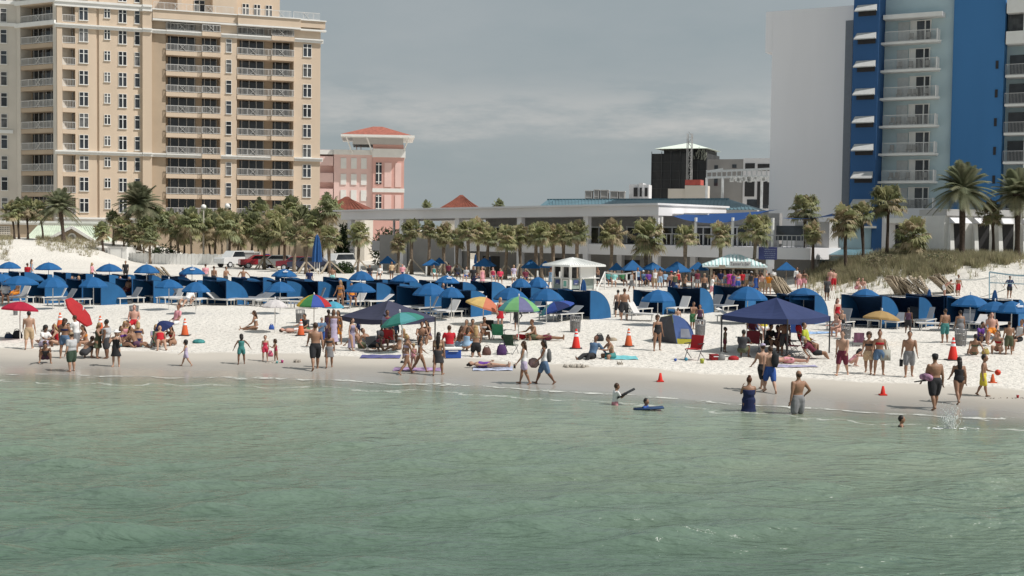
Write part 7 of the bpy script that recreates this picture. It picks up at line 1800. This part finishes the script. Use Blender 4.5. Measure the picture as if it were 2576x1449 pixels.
P_(1978,914,"sunburnt person lying face down below the navy canopy","stand",85,H=1.7,skin="pink",hr=("short","auburn"),wear=[("shorts","pink")],lie=-1)
P_(1883,1036,"woman with hair bun in strapless navy dress wading with her back turned","clasp",180,H=1.64,skin="tan",hr=("bun","auburn"),wear=[("dress","navy")],f=True,girth=1.16,wz=.52)
P_(2006,1042,"balding man in grey swim trunks wading, one hand on his hip","hips",205,H=1.80,skin="tan",hr=("bald","brown"),wear=[("trunks","grey")],girth=1.12,wz=.42)
# --- right side
P_(2118,944,"pale man in maroon shorts striding left","walk",-30,top=825,skin="fair",hr=("short","brown"),wear=[("trunks","maroon")])
P_(2140,921,"child in pink top crouching behind the man in maroon shorts","crouch",90,H=1.25,skin="pink",hr=("bob","black"),wear=[("one","pink")],child=True)
P_(2184,940,"woman with big dark hair leaning in beige shorts, arm in arm with another","walk2",-20,top=828,skin="tan",hr=("curly","brown"),wear=[("top","charcoal"),("shorts","beige")],f=True)
pt_ = P_(2211,943,"woman in red bikini top and denim shorts carrying a pale tote bag","stand2",-10,top=828,skin="tan",hr=("bun","auburn"),wear=[("top","red"),("shorts","denim")],f=True)
ps_ = P_(2286,948,"man in slate grey shorts walking towards the sea with black sandals in hand","stroll",-15,top=828,skin="tan",hr=("short","black"),wear=[("trunks","grey")])
pg = P_(2350,1029,"dark haired man in long black trunks walking away with a purple bag under his arm","stroll",190,top=884,skin="olive",hr=("short","black"),wear=[("trunks","black")],girth=1.14,hat=("cap","black"))
P_(2411,1014,"woman in black cross back swimsuit walking away","walk",180,top=890,skin="tan",hr=("long","black"),wear=[("one","black")],f=True,girth=1.05)
bo = P_(2472,996,"boy in yellow and blue shorts holding a red ball","carry",60,top=889,skin="tan",hr=("short","black"),wear=[("trunks","yellow")],child=True)
P_(2266,1073,"child with dark hair swimming low in the water at the right","spread",80,H=1.25,skin="tan",hr=("short","black"),wear=[("tank","black")],child=True,wz=.93)
for x, y, t, lb, ps, rz, sk, hr_, wr_, f_, gi in ((2376,862,774,"man in dark teal shorts standing left of the woman at the wire basket","stand2",190,"tan",("short","brown"),[("trunks","teal")],False,1.1),(2414,862,778,"woman in grey swim skirt standing behind the wire basket","stand",180,"tan",("short","black"),[("one","grey"),("skirt","grey")],True,1.15),(2483,864,787,"person in pale blue shirt standing behind the seated man in orange","fold",40,"tan",("short","black"),[("tee","lightblue"),("shorts","grey")],False,1),(2537,892,806,"man in dark olive shorts standing at the right edge group","stand2",175,"olive",("short","brown"),[("trunks","olive")],False,1.05),(2105,830,748,"woman in red swimsuit standing behind the navy canopy's right corner","stand",30,"pink",("bob","auburn"),[("one","red")],True,1),(2284,838,772,"dark skinned person in black shorts standing between cabanas at the right","stand",150,"brown",("short","black"),[("trunks","black"),("tank","plum")],False,1),(2539,750,692,"volleyball player in navy shirt and shorts behind the blue net","spread",10,"tan",("short","black"),[("tee","navy"),("shorts","black")],False,1),(2118,835,778,"shirtless child standing next to the woman in the red swimsuit","stand",-10,"fair",("short","brown"),[("trunks","black")],False,1)):
    P_(x,y,lb,ps,rz,top=t,skin=sk,hr=hr_,wear=wr_,f=f_,girth=gi)
for x, y, lb, ps, rz, sk, hr_, wr_, f_, dz_ in ((2494,868,"seated man in orange red shorts at the right edge group","chair",-15,"pink",("short","brown"),[("trunks","orange")],False,.1),(2513,889,"woman in red bikini sitting with knees up at the right","sit",-40,"fair",("bob","brown"),[("top","red"),("biki","red")],True,.05),(2562,889,"man in white shirt leaning forward at the extreme right edge","chair",-70,"tan",("short","brown"),[("tank","white"),("shorts","black")],False,.1),(2450,893,"tanned woman leaning back on one arm alone at the right","sitback",170,"olive",("short","black"),[("biki","olive"),("top","olive")],True,0),(2464,860,"child in purple shirt sitting behind the tanned woman","sit",20,"tan",("short","black"),[("tee","purple"),("shorts","navy")],False,0),(2112,846,"woman in white bikini seated below the woman in the red swimsuit","sit",-60,"pink",("bob","brown"),[("top","white"),("biki","white")],True,.15)):
    P_(x,y,lb,ps,rz,H=1.68,skin=sk,hr=hr_,wear=wr_,f=f_,dz=dz_)
P_(2374,748,"person with pink legs stepping over the stacked loungers under the volleyball tape","bend",60,H=1.6,skin="pink",hr=("short","brown"),wear=[("shorts","white")]); P_(2410,744,"person in red shorts standing behind the volleyball frame","stand",20,H=1.6,skin="tan",hr=("short","brown"),wear=[("trunks","red")])
# --- cabana dwellers, back rows
for x, y, lb, ps, rz, sk, hr_, wr_, f_, dz_ in (
 (43,762,"shirtless man in orange shorts perched on a lounger at the left","chair",-40,"tan",("short","black"),[("trunks","orange")],False,.1),(14,770,"dark person sitting on a lounger at the left edge","chair",20,"brown",("short","black"),[("tee","lightgrey"),("shorts","black")],False,.1),(178,752,"person in white cap and pale shirt sitting on a lounger","chair",-20,"fair",("short","brown"),[("tee","white"),("shorts","black")],False,.1),(197,752,"person in yellow flowered shirt sitting next to the white cap","chair",10,"fair",("bob","blonde"),[("tee","yellow"),("shorts","green")],True,.1),(306,752,"sunburnt woman in black bikini sitting at the edge of a cabana","chair",60,"pink",("bob","brown"),[("top","black"),("biki","black")],True,.1),(321,754,"grey haired man sitting beside the woman in the black bikini","chair",-30,"tan",("short","grey"),[("shorts","maroon")],False,.1),
 (487,770,"long haired woman in black sitting in the shade of a blue umbrella","chair",-30,"fair",("long","black"),[("tank","black"),("shorts","black")],True,.1),(470,772,"person in white top reclining in the shade of a blue umbrella","recline",-20,"fair",("short","brown"),[("tee","white"),("shorts","grey")],False,.3),(856,776,"blonde woman in orange bikini standing by the cabana above the slate canopy","stand2",-20,"tan",("long","blonde"),[("top","orange"),("biki","orange")],True,0),(885,776,"child in orange top sitting above the slate canopy's left slope","chair",20,"tan",("short","brown"),[("tee","orange"),("shorts","navy")],False,.15),(1114,786,"fair woman in white bikini by the cabana left of the coral umbrella","stand",20,"fair",("bob","brown"),[("top","white"),("biki","white")],True,0),(1190,734,"person in navy shirt bending by the back umbrella row","bend",40,"pink",("short","auburn"),[("tee","navy"),("shorts","red")],False,0),
 (69,716,"person in red shirt standing between the back umbrellas at the left","stand",170,"tan",("short","brown"),[("tee","red"),("shorts","black")],False,0),(79,700,"woman in pale blue dress walking before the white dune","stroll",120,"fair",("long","brown"),[("dress","lightblue")],True,0),(231,712,"woman in pink shirt and black trousers before the white dune","stroll",90,"fair",("long","blonde"),[("tee","pink"),("pants","black")],True,0),(316,705,"person in black near the storage shed","stand",10,"olive",("short","black"),[("tee","black"),("shorts","black")],False,0),
 (460,732,"dark haired person in navy shirt below the printed umbrella","stand",20,"tan",("short","black"),[("tee","navy"),("shorts","navy")],False,0),(517,717,"person in pink striped shirt right of the printed umbrella","stand",190,"pink",("short","brown"),[("tee","pink"),("shorts","grey")],False,0),(538,725,"shirtless man in black shorts on empty sand, left of three","stand",160,"tan",("short","brown"),[("trunks","black")],False,0),(568,725,"shirtless person carrying a ball, middle of three on empty sand","carry",60,"tan",("short","brown"),[("trunks","charcoal")],False,0),(612,728,"broad shirtless man in navy shorts, right of three on empty sand","spread",190,"tan",("short","brown"),[("trunks","navy")],False,0),(778,732,"person in navy top standing above the navy cabana","stand",20,"olive",("short","black"),[("tee","navy"),("shorts","black")],False,0),(836,722,"tanned man in pale aqua shorts left of the back umbrellas","stand",185,"tan",("short","black"),[("trunks","aqua")],False,0),
 (1190,720,"person in black shirt on the terrace below the fourth parasol","stand",10,"brown",("short","black"),[("tee","black"),("shorts","black")],False,0),(1213,722,"woman in pink and white dress on the terrace below the fourth parasol","stand2",30,"pink",("bob","blonde"),[("dress","pink")],True,0),(1150,706,"dark skinned person in black sitting on the terrace by a braced palm","chair",20,"dark",("short","black"),[("tee","black"),("shorts","navy")],False,.1),(1385,724,"person in pale blue shirt left of the kiosk","stand",150,"tan",("short","auburn"),[("dress","lightblue")],True,0),(1505,720,"shirtless man leaning on the kiosk's right counter","fold",-60,"tan",("short","black"),[("trunks","charcoal")],False,0),
 (2089,727,"shirtless person, left of two walking below the dune","stand",180,"pink",("short","black"),[("trunks","pink")],False,0),(2097,730,"shirtless person, right of two walking below the dune","stand2",190,"pink",("short","brown"),[("trunks","red")],False,0),(2154,738,"fair person in pink shorts, left of two behind the straw umbrella's cabana","sit",40,"pink",("short","brown"),[("trunks","pink")],False,.3),(2170,738,"fair person in white shorts, right of two behind the straw umbrella's cabana","sit",-20,"pink",("short","brown"),[("trunks","white")],False,.3),(2080,756,"dark person seen over the navy cabana's top","stand",20,"brown",("curly","brown"),[("tee","charcoal"),("shorts","black")],False,0)):
    P_(x,y,lb,ps,rz,H=1.68,skin=sk,hr=hr_,wear=wr_,f=f_,dz=dz_)
# --- crowd at the bar and along the terrace
crowd = [(1589,733,"stroll",120,"tan",("short","brown"),[("tank","white"),("trunks","grey")],0,None),(1618,722,"chair",0,"tan",("short","brown"),[("tee","denim"),("shorts","blue")],0,("cap","white")),(1647,726,"stand",10,"tan",("short","brown"),[("tank","white"),("trunks","tan")],0,None),(1688,736,"stand",170,"pink",("short","brown"),[("trunks","navy")],0,("cap","red")),(1697,738,"stand2",190,"tan",("short","brown"),[("tank","olive"),("trunks","navy")],0,("cap","white")),(1705,730,"stand",20,"pink",("bob","brown"),[("tank","red"),("shorts","black")],1,None),(1722,744,"run",80,"tan",("short","black"),[("trunks","black")],0,None),(1742,726,"stand",40,"brown",("short","black"),[("tee","charcoal"),("shorts","red")],0,None),(1754,730,"stand",200,"tan",("curly","brown"),[("tee","maroon"),("shorts","grey")],1,None),(1771,744,"stand",10,"tan",("bald","brown"),[("trunks","black")],0,("cap","tan")),(1790,748,"run",70,"fair",("short","brown"),[("tee","white"),("trunks","pink")],1,None),(1794,735,"reach",150,"tan",("short","brown"),[("trunks","olive")],0,None),(1812,730,"stand",160,"tan",("short","brown"),[("tee","navy"),("shorts","grey")],0,None),(1822,730,"stand",190,"fair",("bob","blonde"),[("top","white"),("shorts","denim")],1,None),(1835,732,"stand",180,"brown",("short","black"),[("tee","magenta"),("shorts","magenta")],1,None),(1846,734,"stand",185,"brown",("short","black"),[("dress","purple")],1,None),(1856,737,"stand",200,"pink",("bob","brown"),[("top","lightblue"),("shorts","blue")],1,None),(1866,732,"stand",180,"tan",("short","brown"),[("tee","red"),("shorts","charcoal")],0,None),(1878,730,"fold",170,"fair",("short","grey"),[("tee","lightgrey"),("shorts","tan")],0,None),(1889,736,"stand",150,"brown",("short","black"),[("tank","charcoal"),("shorts","grey")],0,("cap","lightgrey")),(1901,740,"stand2",180,"tan",("bob","brown"),[("dress","blue")],1,None),(1911,733,"stand",200,"tan",("long","brown"),[("one","plum")],1,None),(1916,740,"hips",170,"pink",("short","brown"),[("trunks","tan")],0,None),(1925,730,"reach",20,"pink",("long","brown"),[("top","tan"),("shorts","white")],1,None),(1933,741,"fold",150,"tan",("short","brown"),[("tee","orange"),("shorts","tan")],0,None),(1944,726,"stand",170,"olive",("short","black"),[("tee","white"),("shorts","maroon")],0,None),(2004,722,"stand",10,"tan",("short","black"),[("longtee","white"),("shorts","navy")],0,None),(2010,731,"stand",185,"pink",("short","brown"),[("trunks","pink")],0,None),(2022,730,"hips",160,"tan",("bob","brown"),[("top","black"),("shorts","pink")],1,None),
 (1530,722,"chair",20,"tan",("short","brown"),[("tee","teal"),("shorts","navy")],0,None),(1545,724,"chair",-10,"fair",("short","brown"),[("tee","aqua"),("shorts","white")],0,None),(1566,722,"chair",30,"brown",("short","black"),[("tee","green"),("shorts","black")],0,None),(1604,722,"stand",0,"tan",("bob","brown"),[("tank","lightblue"),("shorts","navy")],1,None),(1632,723,"chair",15,"olive",("short","black"),[("tee","purple"),("shorts","navy")],0,None),(1660,724,"stand",180,"tan",("short","brown"),[("trunks","lightblue")],0,None),(1672,723,"chair",0,"brown",("short","black"),[("tee","lightblue"),("shorts","charcoal")],0,None),
 (930,705,"chair",10,"tan",("short","black"),[("tee","black"),("shorts","navy")],0,None),(955,706,"chair",-10,"fair",("bob","brown"),[("tee","white"),("shorts","black")],1,None),(985,704,"stand",30,"tan",("short","brown"),[("tee","beige"),("shorts","charcoal")],0,None),(1012,702,"chair",0,"pink",("short","brown"),[("tee","pink"),("shorts","navy")],0,None),(1092,705,"chair",20,"tan",("bob","brown"),[("tank","teal"),("shorts","white")],1,None),(1128,706,"stand",170,"brown",("short","black"),[("tee","maroon"),("shorts","black")],0,None),(1172,710,"chair",-15,"fair",("short","brown"),[("tee","lightgrey"),("shorts","blue")],0,None),(1240,712,"chair",10,"pink",("bob","brown"),[("tank","crimson"),("shorts","denim")],1,None),(1258,715,"chair",0,"tan",("short","black"),[("tee","hotpink"),("shorts","black")],0,None),(1292,714,"stand",20,"fair",("bob","blonde"),[("tee","lavender"),("shorts","white")],1,None),(1322,716,"chair",10,"tan",("short","brown"),[("tee","maroon"),("shorts","navy")],0,None)]
cn = {"tee":"shirt","longtee":"long shirt","tank":"tank top","trunks":"trunks","shorts":"shorts","dress":"dress","top":"bikini top","one":"swimsuit"}
col_ = lambda c: {"lightgrey":"pale grey","lightblue":"light blue","hotpink":"bright pink"}.get(c, c)
for x, y, ps, rz, sk, hr_, wr_, f_, ht in crowd:
    cl = " and ".join("%s %s" % (col_(c), cn[k]) for k, c in wr_); bare = "shirtless person in " if len(wr_) == 1 and wr_[0][0] == "trunks" else "person in "
    if x < 1060: pl_ = "on the terrace left of the braced palms"
    elif x < 1340: pl_ = "on the terrace among the braced palms"
    elif x < 1680: pl_ = "between kiosk and bar crowd"
    elif x < 1780: pl_ = "left in the bar crowd"
    elif x < 1900: pl_ = "before the bar hut"
    elif x < 1960: pl_ = "at the right of the bar hut"
    else: pl_ = "right of the bar, by the last parasol"
    P_(x, y, bare + cl + (" with %s cap" % col_(ht[1]) if ht else "") + " " + pl_, ps, rz, H=1.66, skin=sk, hr=hr_, wear=wr_, f=bool(f_), hat=ht, dz=.05 if ps == "chair" else 0)

# --- things people carry
def held(name, label, cat, pos, build, m, rz=0):
    b = MB(); build(b); o = b.build(name, m, None, True); o.location = pos; o.rotation_euler = (0,0,R(rz)); tag(o, label, cat); return o
held("phone", "small dark phone held by the woman in the white playsuit", "phone", hand(wl, "R", .09), lambda b: b.box(LOC, -.04, .04, -.006, .006, -.075, .075), M_dark)
held("shoulder_bag", "brown and cream bag swinging behind the woman in the white playsuit", "bag", wl[0].location + Vector((.34,.12,.95*wl[2]*.5)), lambda b: b.tube([(0,0,-.18),(0,0,-.05),(0,0,.10),(0,0,.17)], [(.10,.07),(.24,.10),(.20,.08),(.07,.03)], n=12, side=(1,0,0)), mat("brown_cream_bag", (.26,.18,.17), var=.6, scale=5), -30)
o_ = wb_[0]; bk_ = wb_[0].matrix_basis @ (wb_[1]["pel"]*wb_[2] + Vector((0,.15,.22))); held("backpack", "grey backpack worn by the woman in denim shorts", "backpack", bk_, lambda b: b.tube([(0,0,-.22),(0,0,-.12),(0,0,.12),(0,0,.24)], [(.12,.07),(.16,.10),(.15,.09),(.06,.04)], n=12, side=(1,0,0)), mat("grey_pack", (.11,.11,.11)), -85)
held("tote_bag", "pale tote bag on the arm of the woman in denim shorts and red top", "bag", pt_[0].location + Vector((.20,-.05,.78)), lambda b: (b.box(LOC, -.18, .18, -.06, .06, -.24, .16), b.bar((-.12,0,.16), (-.03,0,.48), .02), b.bar((.12,0,.16), (.03,0,.48), .02)), mat("pale_tote", (.34,.34,.30)))
held("sandals_pair", "black sandals carried by the man in slate grey shorts", "sandals", hand(ps_, "L", .12), lambda b: (b.tube([(0,0,.06),(0,0,-.2)], [(.05,.03),(.045,.02)], n=8), b.tube([(.05,.04,.05),(.05,.04,-.2)], [(.05,.03),(.045,.02)], n=8)), M_kc)
held("towel_roll", "purple and pink towel roll under the arm of the man in black trunks", "towel", pg[0].location + Vector((-.27,.02,.98)), lambda b: b.tube([(0,-.22,0),(0,0,.02),(0,.22,0)], [.09,.13,.09], n=12), mat("purple_pink_towel", (.40,.22,.33), var=.6, scale=6), 20)
held("swim_fins", "dark swim fins sticking out left of the man in black trunks", "fins", pg[0].location + Vector((-.46,-.06,.90)), lambda b: b.hexa([(-.20,-.05,-.06),(.16,-.03,-.02),(.16,.03,-.02),(-.20,.05,-.06),(-.20,-.05,-.04),(.16,-.03,.03),(.16,.03,.03),(-.20,.05,-.04)]), M_kc)
held("red_ball", "red ball in the hands of the boy at the right", "ball", hand(bo, "R", .12), lambda b: b.ball((0,0,0), .10, 12, 8), mat("red_rubber", (.60,.05,.02), rough=.4))
held("shoulder_bag", "black bag hanging behind the man in blue shorts", "bag", pb[0].location + Vector((.13,-.16,1.12)), lambda b: b.tube([(0,0,-.26),(0,0,-.1),(0,0,.14),(0,0,.26)], [(.07,.05),(.13,.07),(.12,.07),(.04,.03)], n=12, side=(1,0,0)), M_kc)
held("pink_bag", "pink plastic bag held between the two small girls", "bag", q_[0].location + Vector((-.20,-.05,.36)), lambda b: b.tube([(0,0,-.14),(0,0,-.05),(0,0,.10)], [(.09,.05),(.11,.06),(.04,.02)], n=10, side=(1,0,0)), mat("pink_plastic", (.62,.14,.22)))
wp = kid[0].location; held("bodyboard", "dark bodyboard held by the wading child in white and pink", "bodyboard", Vector((wp.x+.33, wp.y-.05, .36)), lambda b: b.bar((-.28,0,-.14), (.28,0,.16), .30, .03), M_kc)
wp = kid2[0].location; held("bodyboard", "dark blue bodyboard under the swimming child", "bodyboard", Vector((wp.x+.12, wp.y-.10, .03)), lambda b: b.bar((-.45,0,-.01), (.45,0,.06), .40, .04), mat("board_blue", (.02,.05,.12)))
# swimmer's arm and splash droplets (thrown water)
sp_c = at_z(2388, 1078, 0.0); b = MB(); r_ = random.Random(6)
for i in range(420):
    a = r_.gauss(0, .16); hgt = abs(r_.gauss(0, .34)); s = .005 + .010*r_.random()
    x_ = a*(.5+hgt) + .10*hgt; q = s*(1 if hgt < .4 else .7); b.ball((x_, r_.gauss(0,.07), hgt), (q, q, q*r_.uniform(1, 4.5)), 5, 3)
for i in range(40): b.ball((r_.gauss(0,.34), r_.gauss(0,.10), .01), (.05*r_.random()+.02, .03, .012), 6, 3)
o = b.build("water_splash", mat("spray_white", (.80,.82,.80), rough=.3), None, True); o.location = sp_c; tag(o, "white splash of water thrown up by the swimmer at the right", "splash", kind="stuff")
b = MB()
for i in range(26): b.ball((r_.uniform(-.9,.9), r_.uniform(-.10,.10), 0), (.03*r_.random()+.01, .02, .018*r_.random()+.005), 5, 3)
g = hit(2546, 1002); b.v = [(x_+g.x, y_+g.y, gzf(x_+g.x, y_+g.y)+z_) for x_, y_, z_ in b.v]; o = b.build("beached_weed", mat("dry_weed", (.10,.07,.05), var=.6, scale=20)); tag(o, "line of dark seaweed scraps at the waterline, right edge", "seaweed", kind="stuff")
bpy.data.objects.remove(_tmp); bpy.data.scenes.remove(_ts2)
# ------------------------------------------------------------------ last labels
W29 = ORD + ["twenty-first","twenty-second","twenty-third","twenty-fourth","twenty-fifth","twenty-sixth","twenty-seventh","twenty-eighth","twenty-ninth"]
bpy.context.view_layer.update()
cabp = [(r.location.x, r.location.y, CNAME[r.name]) for x, y, r in CAB]
cnt = {}
for o in LNG:
    px_ = to_px(o.location)[0]; i = min(cabp, key=lambda c: (c[0]-o.location.x)**2 + (c[1]-o.location.y)**2)[2]
    cnt.setdefault(i, []).append(o)
for i, ls in cnt.items():
    ls.sort(key=lambda o: to_px(o.location)[0])
    for k, o in enumerate(ls):
        sl_ = "grey" if o.children and any("grey_sling" in c.data.materials[0].name for c in o.children) else "white"
        pos = "" if len(ls) == 1 else (", left of two" if k == 0 else ", right of two") if len(ls) == 2 else ", %s of three there" % ["left","middle","right"][min(k,2)] if len(ls) == 3 else ", %s of them from left" % ORD[k+1]
        o["label"] = "%s strap sun lounger at the %s from left%s" % (sl_, i, pos)
seen = {}
for o in bpy.data.objects:
    if o.parent is None and "label" in o.keys(): seen.setdefault(o["label"], []).append(o)
for k, v in seen.items():
    if len(v) > 1 and "category" in v[0].keys() and v[0]["category"] != "lounger": print("DUPLABEL", k, len(v))
for o in bpy.data.objects:
    if "label" in o.keys() and len(o["label"].split()) > 16: print("LONG", len(o["label"].split()), o["label"])
